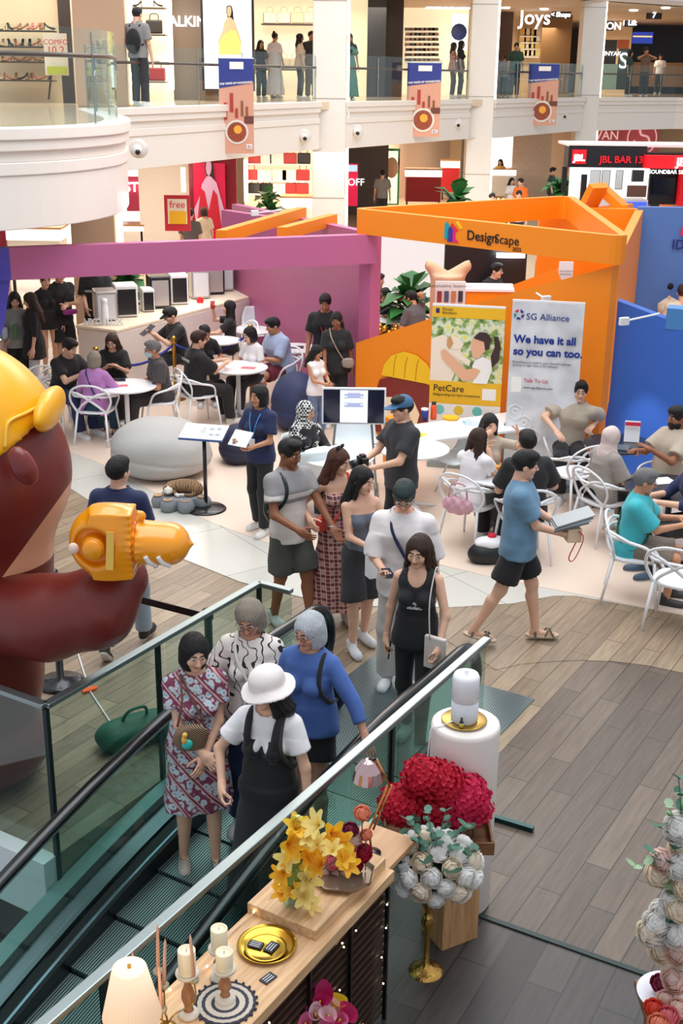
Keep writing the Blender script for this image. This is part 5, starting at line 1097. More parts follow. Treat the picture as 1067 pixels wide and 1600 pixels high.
pp(*a_, [(.14, .40), (.19, .38), (.50, .55), (.62, .53), (.70, .55), (.64, .62), (.46, .655), (.38, .60), (.16, .46)], skp, 'picture_arm', .014); pp(*a_, [(.56, .29), (.66, .26), (.74, .30), (.75, .38), (.66, .45), (.58, .43), (.55, .36)], skp, 'picture_face', .016); pp(*a_, [(.58, .27), (.66, .22), (.76, .22), (.83, .27), (.80, .36), (.75, .37), (.73, .30), (.62, .28)], hrp, 'picture_hair', .019); pp(*a_, [(.86, .25), (.92, .25), (.96, .34), (.94, .46), (.86, .52), (.83, .42), (.88, .34)], hrp, 'picture_hair', .019)
pt(*a_, 'PetCare', .05, .725, .115, mat('ink_black')); pt(*a_, 'Safeguarding our best companions', .05, .78, .042, mat('ink_black')); pb(*a_, .74, .71, .93, .81, shopw, 'label_patch', .004)
for u, c in ((.15, (120, 200, 196)), (.42, (240, 200, 60)), (.68, (110, 200, 190))): MB().cyl(((u - .5) * w_, -.014, zt - .915 * h_), ((u - .5) * w_, -.017, zt - .915 * h_), .06, n=18).build('printed_dot', mat('dot%d' % c[0], s(*c), .6), t)
t, w_, zt = rollup('tall grey and white banner reading We have it all so you can too', 803, 466, 912, 475, 13.75, 2.0); h_ = zt - .06; a_ = (t, w_, zt, h_); nav = mat('ink_blue', s(20, 50, 140), .5)
gb, nt, b_, mp = nodemat('banner_grey', .5); n_ = nt.nodes.new('ShaderNodeTexNoise'); n_.inputs['Scale'].default_value = 2.5; nt.links.new(mp.outputs[0], n_.inputs['Vector']); nt.links.new(ramp(nt, n_.outputs['Fac'], [(.35, s(196, 196, 198)), (.6, s(230, 230, 234))]), b_.inputs['Base Color'])
pb(*a_, 0, 0, 1, 1, gb, 'cloth'); pt(*a_, 'SG Alliance', .20, .085, .105, nav); pt(*a_, 'We have it all', .05, .205, .125, nav, b=.004); pt(*a_, 'so you can too.', .05, .27, .125, nav, b=.004)
pt(*a_, 'Everything you need in your financial wellness\njourney is right here at SG Alliance.', .05, .335, .036, mat('ink_grey', s(90, 90, 96), .6)); pt(*a_, 'Talk To Us', .22, .425, .062, mat('ink_red', s(200, 30, 60), .5)); pt(*a_, 'www.sg-alliance.com', .22, .462, .040, mat('ink_black')); pb(*a_, .05, .41, .19, .49, shopw, 'label_patch', .003)
for k in range(5):
    a0 = R(72 * k + 20); c0 = Vector(((.10 - .5) * w_, -.022, zt - .075 * h_)); MB().slab([c0 + Vector((rr * math.cos(a0 + q), 0, rr * math.sin(a0 + q))) for rr, q in ((.035, 0), (.062, .2), (.062, 1.0), (.035, .8))], .003).build('logo_mark', mat('lm%d' % k, s(*((20, 50, 140), (220, 30, 70), (20, 150, 160), (20, 50, 140), (90, 40, 110))[k]), .5), t)
for u, v in ((.13, .60), (.27, .66), (.41, .73)):
    c0 = Vector(((u - .5) * w_, -.02, zt - v * h_)); MB().tube([c0 + Vector((.085 * math.cos(q), 0, .095 * math.sin(q))) for q in np.linspace(math.pi / 6, math.pi / 6 + 2 * math.pi, 6, endpoint=False)], .005, 5, True).build('printed_hexagon', shopw, t)
    MB().tube([c0 + Vector((.03 * math.cos(q), 0, .01 + .03 * math.sin(q))) for q in np.linspace(0, 6.28, 10, endpoint=False)], .005, 4, True).build('printed_icon', shopw, t)
# generic panel artwork low on the orange wall
A0 = Vector((.22, 16.3, 0)); A1 = Vector((1.9, 14.95, 0)); dw = (A1 - A0).normalized(); nw = Vector((dw.y, -dw.x, 0)); tw = thing('wall_picture', 'printed yellow dome over a brown rounded shape on the orange wall', 'picture')
WP = lambda u, z, d=.09: A0 + dw * u + nw * d + Vector((0, 0, z))
MB().slab([WP(.35, 0.05), WP(.35, .55), WP(.42, .78), WP(.62, .86), WP(1.1, .86), WP(1.25, .8), WP(1.3, .05)][::-1], .006).build('brown_shape', mat('art_brown', s(128, 40, 30), .5), tw)
MB().slab([WP(.46, .85, .10), WP(.50, 1.0, .10), WP(.62, 1.14, .10), WP(.82, 1.22, .10), WP(1.02, 1.2, .10), WP(1.2, 1.1, .10), WP(1.28, .98, .10), WP(1.3, .85, .10)][::-1], .006).build('yellow_dome', mat('art_yellow', s(246, 196, 20), .5), tw)
for u in (.66, .84, 1.02): MB().tube([WP(u, .87, .107), WP(u + .01, 1.05, .107), WP(u + .04, 1.16, .107)], .006, 4).build('dome_line', mat('art_line', s(196, 130, 10), .5), tw)
MB().slab([WP(.42, .40, .10), WP(.52, .56, .10), WP(.78, .60, .10), WP(1.0, .58, .10), WP(1.1, .42, .10), WP(1.0, .05, .10), WP(.5, .05, .10)][::-1], .006).build('cream_shape', mat('art_cream', s(246, 226, 190), .5), tw)
# white work table with small goods
t = thing('work_table', 'long white table with bottles and papers in front of the yellow banner', 'table'); cs = [(597, 669), (800, 643), (834, 668), (640, 692)]
MB().prism(polyp(cs, .75), .72, .75).build('table_top', plast, t, bevel=.004)
for x, y in ((606, 672), (826, 668), (644, 689), (790, 648)): q = at(x, y, .72); MB().cyl((q.x, q.y, 0), (q.x, q.y, .72), .02, n=10).build('leg', steel, t, True)
q = at(620, 676, .5); MB().box((q.x, q.y, .36), (.26, .2, .68), R(30)).build('side_cabinet', orange, t)
def smallcyl(name, label, cat, px, z, prof, m, cap=None):
    p = at(*px, z); t = thing(name, label, cat, p); MB().lathe(prof, n=20).build('body', m, t, True)
    if cap: MB().lathe(cap[0], n=16).build('cap', cap[1], t, True)
    return t
smallcyl('bottle', 'bright orange bottle with black cap on the white table', 'bottle', (677, 655), .75, [(.035, 0), (.037, .01), (.037, .16), (.03, .18)], mat('btl_orange', s(236, 84, 30), .4), ([(.028, .18), (.028, .215), (.01, .22)], blk)); smallcyl('paper_cup', 'blue and white paper cup beside the orange bottle', 'cup', (663, 657), .75, [(.03, 0), (.042, .13)], mat('cup_blue', s(30, 50, 130), .5), ([(.044, .13), (.044, .15), (.02, .155)], plast))
p = at(608, 676, .75); t = thing('table_sign', 'small black triangular stand sign on the left of the white table', 'sign', p); MB().prism([(-.05, -.06), (.05, -.06), (.0, .06)], 0, .13).build('sign_body', blk, t)
p = at(704, 655, .75); tag(MB().lathe([(.01, 0), (.09, 0), (.10, .03), (.01, .03)], p, 18, 7, .1).build('yellow_toy', mat('btl_yellow', s(240, 180, 30), .5)), 'flat yellow toy lying on the white table', 'toy')
p = at(812, 663, .75); tag(MB().box((p.x, p.y, p.z + .012), (.34, .24, .022), R(-15)).build('laptop', mat('lap_grey', s(92, 98, 108), .4), bevel=.004), 'closed grey laptop on the right end of the white table', 'laptop')
for i, (px, rz) in enumerate((((640, 670), 20), ((690, 668), -10), ((735, 660), 5), ((655, 680), 60))): p = at(*px, .75); tag(MB().box((p.x, p.y, p.z + .003), (.18, .12, .006), R(rz)).build('leaflet', mat('leafl%d' % i, s(*((220, 90, 60), (236, 240, 244), (120, 190, 190), (240, 210, 70))[i]), .6)), ('red', 'white', 'teal', 'yellow')[i] + ' leaflet lying on the long white table', 'leaflet')
# things on the tables
def tabtop(px, z, name, label, cat, sz, m, rz=0): p = at(*px, z); return tag(MB().box((p.x, p.y, p.z + sz[2] / 2), sz, R(rz)).build(name, m, bevel=.002), label, cat)
pw = mat('paper_white'); tabtop((962, 700), .74, 'laptop', 'thin grey laptop on the upper black round table', 'laptop', (.30, .2, .02), mat('lap_grey'), -20)
p = at(986, 690, .74); t = thing('menu_stand', 'upright white leaflet stand with red header on the black table', 'sign', p, R(-10)); MB().box((0, 0, .12), (.17, .02, .24), M=Matrix.Rotation(R(-12), 3, 'X')).build('sheet', pw, t); MB().box((0, -.035, .215), (.17, .012, .04), M=Matrix.Rotation(R(-12), 3, 'X')).build('header', mat('ink_red'), t)
tabtop((1030, 752), .74, 'leaflet', 'white papers on the lower black round table', 'paper', (.3, .2, .006), pw, 15); tabtop((365, 572), .74, 'leaflet', 'white papers on the table beside the pale blue shirted man', 'paper', (.3, .2, .006), pw, 30); tabtop((388, 575), .74, 'leaflet', 'pink leaflet on the table beside the pale blue shirted man', 'paper', (.2, .12, .006), mat('pinkp', s(220, 110, 120), .6), -10)
tabtop((190, 603), .74, 'leaflet', 'pink card on the table of the lavender dressed lady', 'paper', (.16, .1, .006), mat('pinkp'), 20); tabtop((182, 594), .74, 'tablet', 'dark tablet on the table of the lavender dressed lady', 'tablet', (.24, .16, .012), mat('tab_dark', s(30, 40, 60), .2), 10); tabtop((462, 543), .74, 'tablet', 'dark tablet on the table by the red lanyard man', 'tablet', (.24, .16, .012), mat('tab_dark'), 0); tabtop((1015, 745), .74, 'glass_jar', 'clear cup on the lower black round table', 'cup', (.06, .06, .1), glass('case_g'), 0)
tabtop((775, 738), .74, 'snack_box', 'yellow topped box on the table of the white topped woman', 'box', (.12, .08, .07), mat('snack', s(230, 150, 30), .5), 10); tabtop((790, 744), .74, 'snack_box', 'blue box on the table of the white topped woman', 'box', (.10, .08, .06), mat('snackb', s(50, 90, 150), .5), 40)
p = at(763, 878, 0); t = thing('tote_bag', 'black bag with white cloth on top on the floor under the table', 'bag', p, R(15))
solid('bag_body', lambda q: np.maximum(ell(q, (0, 0, .10), (.22, .14, .14)), -q[..., 2]) + .008 * wob(q, 18), (-.27, -.2, -.01), (.27, .2, .3), .012, mat('bag_black', s(20, 20, 22), .5), t); solid('white_cloth', lambda q: ell(q, (0.02, 0, .21), (.17, .11, .06)) + .012 * wob(q, 22, 1), (-.22, -.16, .1), (.24, .16, .32), .010, mat('cloth_white', s(236, 232, 234), .8), t); solid('red_cloth', lambda q: ell(q, (.03, .03, .27), (.05, .05, .03)) + .01 * wob(q, 30, 1), (-.1, -.1, .2), (.14, .14, .36), .008, mat('cloth_red', s(206, 30, 50), .7), t)
# beige eared chair, sheet board, dark wall behind the orange band
Yb = 18.6; a, b = dp(668, 405, Yb), dp(733, 405, Yb); t = thing('eared_chair', 'beige padded upright seat with two curved ears behind the yellow banner', 'chair', ((a.x + b.x) / 2, Yb, 0)); ww = (b.x - a.x) / 2; zt = a.z
solid('padding', lambda q: smin(np.maximum(ell(q * np.array((1, 1, 0), np.float32), (0, 0, 0), (ww * .82, .25, 1)), np.maximum(q[..., 2] - zt + .22, -q[..., 2])), np.minimum(smin(cone(q, (-.1, 0, zt - .26), (-ww + .04, 0, zt - .10), .13, .08), cone(q, (-ww + .04, 0, zt - .10), (-ww + .0, 0, zt - .02), .07, .02), .03), smin(cone(q, (.1, 0, zt - .26), (ww - .04, 0, zt - .10), .13, .08), cone(q, (ww - .04, 0, zt - .10), (ww - .0, 0, zt - .02), .07, .02), .03)), .05), (-ww - .12, -.35, -.02), (ww + .12, .35, zt + .1), .025, mat('beige_pad', s(214, 176, 140), .6), t)
t = thing('display_board', 'white leaning board of small pictures behind the yellow banner', 'board', (0, 0, 0)); o = panel('board', 680, 440, 727, 478, 16.4, pw, .04, t); text('lettering', 'Sustainability Statement', .06, mat('ink_black'), t, dp(703, 447, 16.35), ext=.001)
for k in range(4): panel('picture', 683 + k * 11, 455, 690 + k * 11, 472, 16.38, mat('pict_%d' % k, s(*((150, 60, 60), (90, 90, 120), (200, 130, 90), (60, 60, 70))[k]), .6), .02, t)
struct(panel('wall_display', 694, 372, 822, 470, 20.6, gldk, .1)); struct(panel('wall_display', 590, 340, 694, 470, 24.5, mat('white_screen', s(240, 240, 244), .6), .1)); tag(panel('lit_display', 776, 396, 820, 403, 20.4, glow('led_white'), .05), 'bright narrow light panel above the man behind the orange counter', 'light')
t = thing('low_counter', 'low orange counter where the man with glasses leans', 'counter'); panel('counter_body', 728, 455, 806, 520, 17.6, orange, .5, t); panel('counter_top', 726, 452, 808, 456, 17.58, pw, .55, t)
t = thing('wall_notice', 'white notice sheet taped on top of the orange sloped wall', 'notice'); panel('sheet', 873, 409, 895, 440, 15.9, pw, .02, t); text('lettering', 'Innovation\nshowcase', .04, mat('ink_grey'), t, dp(884, 426, 15.88), ext=.001)
t = thing('black_desk', 'low table with leaflets between the two seated people behind the pink post', 'table'); MB().prism(polyp([(585, 500), (640, 508), (635, 494), (590, 488)], .75), .72, .75).build('table_top', pw, t)
for x, y in ((588, 499), (636, 505), (632, 495), (594, 490)): q = at(x, y, .72); MB().cyl((q.x, q.y, 0), (q.x, q.y, .72), .02, n=8).build('leg', blk, t)
p = at(606, 522, .6); t = thing('gold_ornament', 'cluster of small gold ornaments in front of the far seated pair', 'ornament', (p.x, p.y, 0)); MB().lathe([(.12, 0), (.10, .3), (.14, .55), (.1, .6)], n=18).build('stand', gold, t, True)
for k in range(10): MB().ball((.14 * math.cos(k * 2.4), .1 * math.sin(k * 2.4), .62 + .012 * k), .045, 10).build('ball', gold, t, True)
# belt posts by the escalator, green bag
def bpost(label, px, h_=.98): p = at(*px, 0); t = thing('belt_post', label, 'belt post', p); MB().lathe([(.19, 0), (.19, .02), (.16, .035), (.03, .06), (.03, h_ - .08), (.04, h_ - .07), (.04, h_), (.01, h_ + .005)], n=28).build('post', blk, t, True); return p
p0b = bpost('black belt post behind the inflatable, on a round base', (95, 1068)); p1b = bpost('black belt post behind the glass railing, left of the dark haired woman', (330, 1140))
tag(MB().bar(Vector(p0b) + Vector((0, 0, .92)), Vector(p1b) + Vector((0, 0, .92)), .006, .055).build('belt', blk), 'black belt stretched between the two belt posts', 'belt')
p = at(212, 1160, 0); t = thing('duffel_bag', 'dark green bag on the planks behind the left glass railing', 'bag', p, R(35))
solid('bag_body', lambda q: np.maximum(cone(q * np.array((1, 1, 1.25), np.float32), (-.16, 0, .13), (.16, 0, .13), .14, .14), -q[..., 2]) + .010 * wob(q, 16), (-.36, -.2, -.01), (.36, .2, .3), .012, mat('bag_green', s(20, 86, 62), .6, bump=.2), t); MB().tube(spline([(-.1, 0, .2), (-.06, -.05, .30), (.06, -.05, .30), (.1, 0, .2)], 4), .012, 6).build('handle', mat('bag_green'), t, True)
p = at(140, 1080, .0); q = at(175, 1135, .0); tag(MB().tube([at(118, 1010, .0) + Vector((0, 0, .01)), p + Vector((0, 0, .008)), q + Vector((0, 0, .02))], .006, 6).build('cord', pw), 'thin white cord with an orange tag on the floor left of the escalator', 'cord')
tag(MB().box((p.x, p.y, .02), (.12, .05, .01), R(35)).build('floor_tag', mat('tag_orange', s(240, 90, 30), .5, emit=s(240, 90, 30), es=.3)), 'small orange tag on the white cord', 'tag')
# ---------------------------------------------------------------- cloth patterns
cl = lambda k, *c: MATS['cloth_' + k] if not c else mat('cloth_' + k, s(*c), .8, bump=.12, bscale=240, var=.06, vscale=9, sheen=.1)
CB = cl('black', 26, 25, 28); CD = cl('charcoal', 48, 48, 52); CW = cl('white', 236, 232, 228); CN = cl('navy', 28, 38, 78); DEN = cl('denim', 96, 116, 150); BGE = cl('beige', 178, 164, 146); GRY = cl('grey', 140, 138, 138)
def pattern(key, build):
    m, nt, b, mp = nodemat(key, .8); nt.links.new(build(nt, mp), b.inputs['Base Color']); return m
def _mixc(nt, f, a, b):
    x = nt.nodes.new('ShaderNodeMixRGB'); nt.links.new(f, x.inputs[0])
    for i, c in ((1, a), (2, b)):
        if isinstance(c, tuple): x.inputs[i].default_value = (*c, 1)
        else: nt.links.new(c, x.inputs[i])
    return x.outputs[0]
def _wave(nt, mp, sc, rot=(0, 0, 0), dist=0, d='X', th=None, typ='BANDS', dsc=1.0):
    m2 = nt.nodes.new('ShaderNodeMapping'); m2.inputs['Rotation'].default_value = rot; nt.links.new(mp.outputs[0], m2.inputs[0])
    w_ = nt.nodes.new('ShaderNodeTexWave'); w_.wave_type = typ; w_.bands_direction = d; w_.inputs['Scale'].default_value = sc; w_.inputs['Distortion'].default_value = dist; w_.inputs['Detail Scale'].default_value = dsc; w_.inputs['Detail'].default_value = 1.0; nt.links.new(m2.outputs[0], w_.inputs[0])
    if th is None: return w_.outputs['Fac']
    r = nt.nodes.new('ShaderNodeMath'); r.operation = 'GREATER_THAN'; r.inputs[1].default_value = th; nt.links.new(w_.outputs['Fac'], r.inputs[0]); return r.outputs[0]
def floral(nt, mp):
    v = nt.nodes.new('ShaderNodeTexVoronoi'); v.inputs['Scale'].default_value = 26; nt.links.new(mp.outputs[0], v.inputs[0]); r = ramp(nt, v.outputs['Distance'], [(.10, s(120, 70, 92)), (.2, s(160, 190, 204)), (.46, s(202, 206, 210)), (.62, s(126, 56, 80))])
    return _mixc(nt, _wave(nt, mp, 3.4, (0, R(40), 0), 0, 'X', .80), r, _mixc(nt, _wave(nt, mp, 14, (0, R(40), 0), 0, 'X', .5), s(196, 160, 160), s(124, 44, 66)))
FLOR = pattern('cloth_floral', floral)
SQUIG = pattern('cloth_squiggle', lambda nt, mp: _mixc(nt, _wave(nt, mp, 5.5, (.4, .3, 0), 9, 'X', .93, 'BANDS', 2.2), s(226, 216, 208), s(40, 34, 40)))
def plaidf(nt, mp):
    a = _mixc(nt, _wave(nt, mp, 4.5, d='X'), s(126, 38, 46), s(196, 150, 140)); b = _mixc(nt, _wave(nt, mp, 4.5, d='Z'), a, s(104, 44, 54)); return _mixc(nt, _wave(nt, mp, 9, d='Z', th=.96), _mixc(nt, _wave(nt, mp, 9, d='X', th=.97), b, s(214, 196, 184)), s(214, 196, 184))
PLAID = pattern('cloth_plaid', plaidf)
def checkf(nt, mp):
    c = nt.nodes.new('ShaderNodeTexChecker'); c.inputs['Scale'].default_value = 42; c.inputs[1].default_value = (*s(226, 224, 220), 1); c.inputs[2].default_value = (*s(24, 24, 28), 1); nt.links.new(mp.outputs[0], c.inputs[0]); return c.outputs[0]
CHK = pattern('cloth_check', checkf)
def stripef(nt, mp):
    sp = nt.nodes.new('ShaderNodeSeparateXYZ'); nt.links.new(mp.outputs[0], sp.inputs[0]); return ramp(nt, sp.outputs['Z'], [(0, s(224, 218, 214)), (.90, s(224, 218, 214)), (1.18, s(220, 214, 210)), (1.24, s(150, 146, 146)), (1.29, s(222, 216, 212)), (1.33, s(150, 146, 146))], True)
m, nt, b_, mp = nodemat('cloth_polo', .8); mp.inputs['Scale'].default_value = (1, 1, .7); 
_sp = nt.nodes.new('ShaderNodeSeparateXYZ'); nt.links.new(mp.outputs[0], _sp.inputs[0]); nt.links.new(ramp(nt, _sp.outputs['Z'], [(0, s(226, 220, 214)), (.845, s(150, 146, 146)), (.875, s(226, 220, 214)), (.905, s(150, 146, 146))], True), b_.inputs['Base Color']); POLO = m

def sitchair(F, label, group=None, shell=False):
    y = F.pel[1] - .06; c = F.W((0, y, 0)); return (shell_chair if shell else armchair)(label, (c.x, c.y, F.pos.z), F.face, group)
def phone(F, sd, label, m=None, flat=True):
    t = F.carry('phone', label, 'phone'); w_, zz, yy, xx = F.hands[sd]; c = w_ + zz * .09 - yy * .035; Mx = Matrix([list(v) for v in (xx, zz, yy)]).transposed()
    MB().box(tuple(c), (.072, .15, .009), M=Mx).build('case', m or mat('phone_dark', s(24, 24, 28), .2), t, bevel=.003); MB().box(tuple(c - yy * .006), (.064, .14, .002), M=Mx).build('screen', mat('phone_glass', s(40, 44, 60), .08), t)
def backpack(F, label, m, dy=.16, sz=(.15, .08, .21), s0=.20, side=0, sides=(-1, 1)):
    t = F.carry('backpack', label, 'backpack'); c = F.tp(side, dy, s0); Rt = F.Rt
    V, Q = nets(lambda p: ell((p - c) @ Rt, (0, 0, 0), sz) + .004 * wob(p, 20), c - .3, c + .3, .012); link('pack', npmesh('pack', V, Q), m, t, True)
    f_ = .78 if F.sex == 'f' else 1.0
    for sx in sides:
        pts = [F.tp(sx * .10, .11, .44), F.tp(sx * .105, -.01, .485), F.tp(sx * .11, -.118 * f_, .40), F.tp(sx * .125, -.128 * f_ - (.02 if F.sex == 'f' else 0), .29), F.tp(sx * .155, -.05, .18), F.tp(sx * .14, .10, .12)]
        MB().tube(spline([tuple(p) for p in pts], 5), .016, 8, flat=.45 if False else 1).build('strap', m, t, True)
    return t
def strap(F, m, sgn, t, r=.012):
    "cross-body strap from the shoulder to the opposite hip"
    pts = [F.tp(sgn * .09, .10, .46), F.tp(sgn * .095, 0, .505), F.tp(sgn * .07, -.125, .40), F.tp(0, -.15, .26), F.tp(-sgn * .11, -.13, .08), F.tp(-sgn * .18, -.01, .0), F.tp(-sgn * .10, .13, .10), F.tp(0, .14, .26), F.tp(sgn * .09, .10, .46)]
    MB().tube(spline([tuple(p) for p in pts], 5), r, 6).build('strap', m, t, True)
def sbag(F, label, m, c, sz, st=None, name='shoulder_bag', sgn=1):
    t = F.carry(name, label, 'bag'); c = np.array(c, float); V, Q = nets(lambda p: ell(p, c, sz) * .5 + .5 * (np.max(np.abs(p - c) / np.array(sz) * min(sz), -1) - min(sz) * .85) + .002 * wob(p, 30), c - np.array(sz) - .03, c + np.array(sz) + .03, .008); link('bag_body', npmesh('bag_body', V, Q), m, t, True)
    if st: strap(F, st, sgn, t)
    return t
def backtext(F, body, size, m, y, z, front=False):
    p = F.tp(0, y, z) * F.S; o = text('lettering', body, size, m, F.root, tuple(p), (R(90), 0, 0 if front else R(180)), .001, bold=.001); return o
def lanyard(F, m, card=None):
    MB().tube(spline([tuple(F.tp(*q) * F.S) for q in ((.06, .05, .49), (.065, -.07, .46), (.04, -.135, .34), (0, -.145, .20), (-.04, -.135, .34), (-.065, -.07, .46), (-.06, .05, .49))], 4), .006, 6).build('lanyard', m, F.root, True)
    if card: q = F.tp(0, -.155, .10) * F.S; MB().box(tuple(q + np.array((0, 0, .03))), (.07, .008, .10)).build('name_card', card, F.root)
T = lambda m, **k: dict(m=m, **k)
# ---------------------------------------------------------------- people on and by the escalator
F = Fig((303, 994), 1.60, 'woman with dark bob in a patterned purple and blue dress, standing on the escalator', 16, zs(2.0), 'f', 'light', ('bob', 'black'), T(FLOR, sleeve=.55, hem=-.12, inf=.030, loose=.028, folds=.007, name='dress_top'), T(FLOR, skirt=True, hz=.50, hemr=.235, name='dress'), ('flat', s(190, 180, 170), s(120, 110, 100)), fat=.012, head=(6, 16, 2), rh=(.00, -.235, .985), lh=(.02, -.215, .96), re=(-.6, .3, -.4), le=(.6, .3, -.4), rf=(-.11, .03, .075), lf=(.09, -.07, .075), lod=2, rpalm=(.3, .6, -.2), lpalm=(-.3, .8, 0)); E1 = F
t = sbag(F, 'black and tan woven shoulder bag held by the woman in the patterned dress', pattern('woven_bag', lambda nt, mp: _mixc(nt, _wave(nt, mp, 30, (0, R(45), 0), 0, 'X', .5), s(40, 32, 30), s(170, 140, 110))), (-.07, -.215, 1.10), (.115, .04, .10)); MB().tube(spline([(-.15, -.20, 1.18), (-.11, -.165, 1.34), (-.10, -.05, 1.47), (-.05, -.15, 1.34), (.02, -.20, 1.19)], 5), .008, 6).build('strap', mat('strap_brown', s(110, 62, 56), .5), t, True)
t = F.carry('toy_charm', 'small yellow and turquoise plush charm hanging on the woven bag', 'charm'); solid('charm_body', lambda q: smin(ell(q, (-.12, -.27, 1.12), (.018, .016, .03)), ell(q, (-.115, -.272, 1.155), (.017, .016, .018)), .01), (-.16, -.31, 1.06), (-.07, -.23, 1.2), .005, mat('charm_y', s(246, 190, 90), .7), t); MB().ball((-.10, -.262, 1.08), (.035, .015, .035), 12).build('charm_base', mat('charm_t', s(60, 210, 200), .6), t, True)
MB().lathe([(.034, -.01), (.036, 0), (.034, .01)], tuple((F.J['wL'] * .93 + F.J['eL'] * .07) * F.S), 14).build('watch', mat('watch_p', s(70, 50, 110), .4), F.root, True)
F = Fig((417, 1050), 1.62, 'woman in white bucket hat, white tee and long black pinafore on the escalator', -18, zs(1.95) , 'f', 'light', ('long', 'black', .20), T(CW, sleeve=.62, hem=.05, inf=.020, loose=.026, vee=.0, folds=.006), T(CB, skirt=True, hz=.16, hemr=.27, waist=.36, inf=.028, tinf=.030, vcut=True, name='pinafore', pleat=6), ('sneaker', s(40, 40, 44)), head=(-38, 12, 0), rh=(-.22, -.20, 1.00), lh=(.30, -.10, .84), re=(-.7, .2, -.3), lod=2, rhs='grip', le=(.7, .5, 0)); E2 = F
F.bucket(cl('hat_white', 236, 226, 222)); phone(F, 'R', 'purple cased phone held low by the woman in the bucket hat', mat('ph_purple', s(60, 40, 90), .3))
g = MB()
for sx in (-1, 1): g.tube(spline([tuple(F.tp(*q) * F.S) for q in ((sx * .075, -.125, .22), (sx * .085, -.128, .36), (sx * .092, -.07, .46), (sx * .095, .02, .478), (sx * .085, .10, .38), (sx * .07, .11, .24))], 4), .022, 8)
g.build('pinafore_strap', CB, F.root, True)
backpack(F, 'dark olive backpack worn by the woman in the bucket hat', mat('bp_olive', s(46, 50, 40), .6), .15, (.12, .07, .18), .16, .03, (1,))
F = Fig((483, 960), 1.60, 'white haired woman with glasses in a blue long sleeved shirt holding the handrail', -24, zs(1.2), 'f', 'old', ('bob', 'white'), T(cl('blue_top', 66, 98, 164), sleeve=1.62, hem=-.06, inf=.026, loose=.020, folds=.006), T(CB, length=.52, flare=.03, drape=True, name='shorts'), ('sneaker', s(60, 60, 60)), fat=.018, head=(-14, 18, 0), rh=(-.24, -.12, .92), lh=(.44, -.10, .97), le=(.5, .5, .1), re=(-.6, .3, -.3), glasses=True, lod=2, lhs='relaxed', lpalm=(0, .1, -1)); E3 = F
backpack(F, 'black backpack hanging on the back of the woman in the blue shirt', CB, .17, (.14, .085, .20), .17, .05, (1,))
F = Fig((390, 940), 1.60, 'grey blond woman looking down in a white blouse with black squiggles', -8, zs(1.0), 'f', 'old', ('bob', 'ash'), T(SQUIG, sleeve=.9, hem=-.12, inf=.032, loose=.034, folds=.007, vee=.10, collar=SQUIG), T(CN, name='trousers'), ('sneaker', s(200, 200, 200)), fat=.015, head=(-4, 30, -6), rh=(-.38, -.14, .93), lh=(.16, -.20, .95), re=(-.6, .4, -.2), glasses=True, lod=2, rpalm=(0, 0, -1)); E4 = F
sbag(F, 'small tan bag on a white strap worn by the squiggle bloused woman', mat('bag_tan', s(190, 160, 130), .5), (.20, -.10, .92), (.08, .05, .08), mat('strap_w', s(220, 214, 206), .5), sgn=-1)
F = Fig((655, 838), 1.63, 'long haired woman in a black tank top and black leggings entering the escalator', -14, 0, 'f', 'light', ('long', 'brown', .34), T(CB, sleeve=0, tank=True, hem=-.10, inf=.014, folds=.003, name='tank_top'), T(CB, inf=.008, flare=.0, folds=.002, name='leggings'), ('sneaker', s(150, 170, 165)), head=(-8, 16, 4), rh=(-.23, .0, .84), lh=(.20, -.17, .92), rf=(-.07, .14, .10), lf=(.09, -.20, .075), lod=2, rhs='grip', lhs='grip', fat=.008, le=(.7, .5, -.3)); M7 = F
phone(F, 'R', 'dark phone held down by the woman in the black tank top'); backtext(F, 'Hope\nstudent', .035, mat('wht_ink', s(230, 230, 230), .6), -.118, .25, True)
t = F.carry('tote_bag', 'white canvas tote hanging from the shoulder of the woman in black', 'bag'); MB().box((.17, -.16, .87), (.17, .04, .26), R(-20)).build('bag_body', mat('canvas', s(222, 212, 204), .8, bump=.2), t, bevel=.012); MB().tube(spline([(.13, -.17, .98), (.115, -.15, 1.25), (.125, -.03, 1.44), (.14, .02, 1.445), (.17, .03, 1.2), (.19, -.13, .98)], 5), .010, 6, flat=.5).build('strap', mat('canvas'), t, True)
F = Fig((632, 752), 1.72, 'person with dark green tinted hair in a white sweater looking down at a phone', -10, 0, 'm', 'light', ('fringe', mat('hair_green', s(20, 44, 44), .4, bump=.9, bscale=30, stretch=(9, 9, .9))), T(cl('sweat', 232, 224, 222), sleeve=1.0, hem=-.16, inf=.030, loose=.034, folds=.009, name='sweater'), T(cl('pale_grey', 196, 190, 184), flare=.035, name='trousers'), ('sneaker', s(220, 220, 220)), head=(4, 34, 0), rh=(-.10, -.30, 1.08), lh=(.26, -.02, .86), glasses=True, lod=1, rhs='grip', rpalm=(0, .2, 1)); M6 = F
phone(F, 'R', 'phone in the hand of the person in the white sweater'); t = F.carry('crossbody_strap', 'dark strap across the white sweater', 'bag'); strap(F, CN, -1, t, .014)
F = Fig((567, 731), 1.62, 'long black haired woman in a grey strapless top and long black shorts', 25, 0, 'f', 'light', ('long', 'black', .36), T(cl('tube_grey', 100, 106, 118), sleeve=0, tube=True, hem=.0, inf=.010, folds=.004, name='tube_top'), T(CD, length=.98, flare=.04, waist=.08, name='shorts'), ('sneaker', s(220, 220, 222)), head=(26, 14, 0), rh=(-.02, -.26, 1.06), lh=(.12, -.24, 1.0), rf=(-.09, -.05, .075), lf=(.10, .12, .09), lod=1, le=(.7, .3, -.4)); M5 = F
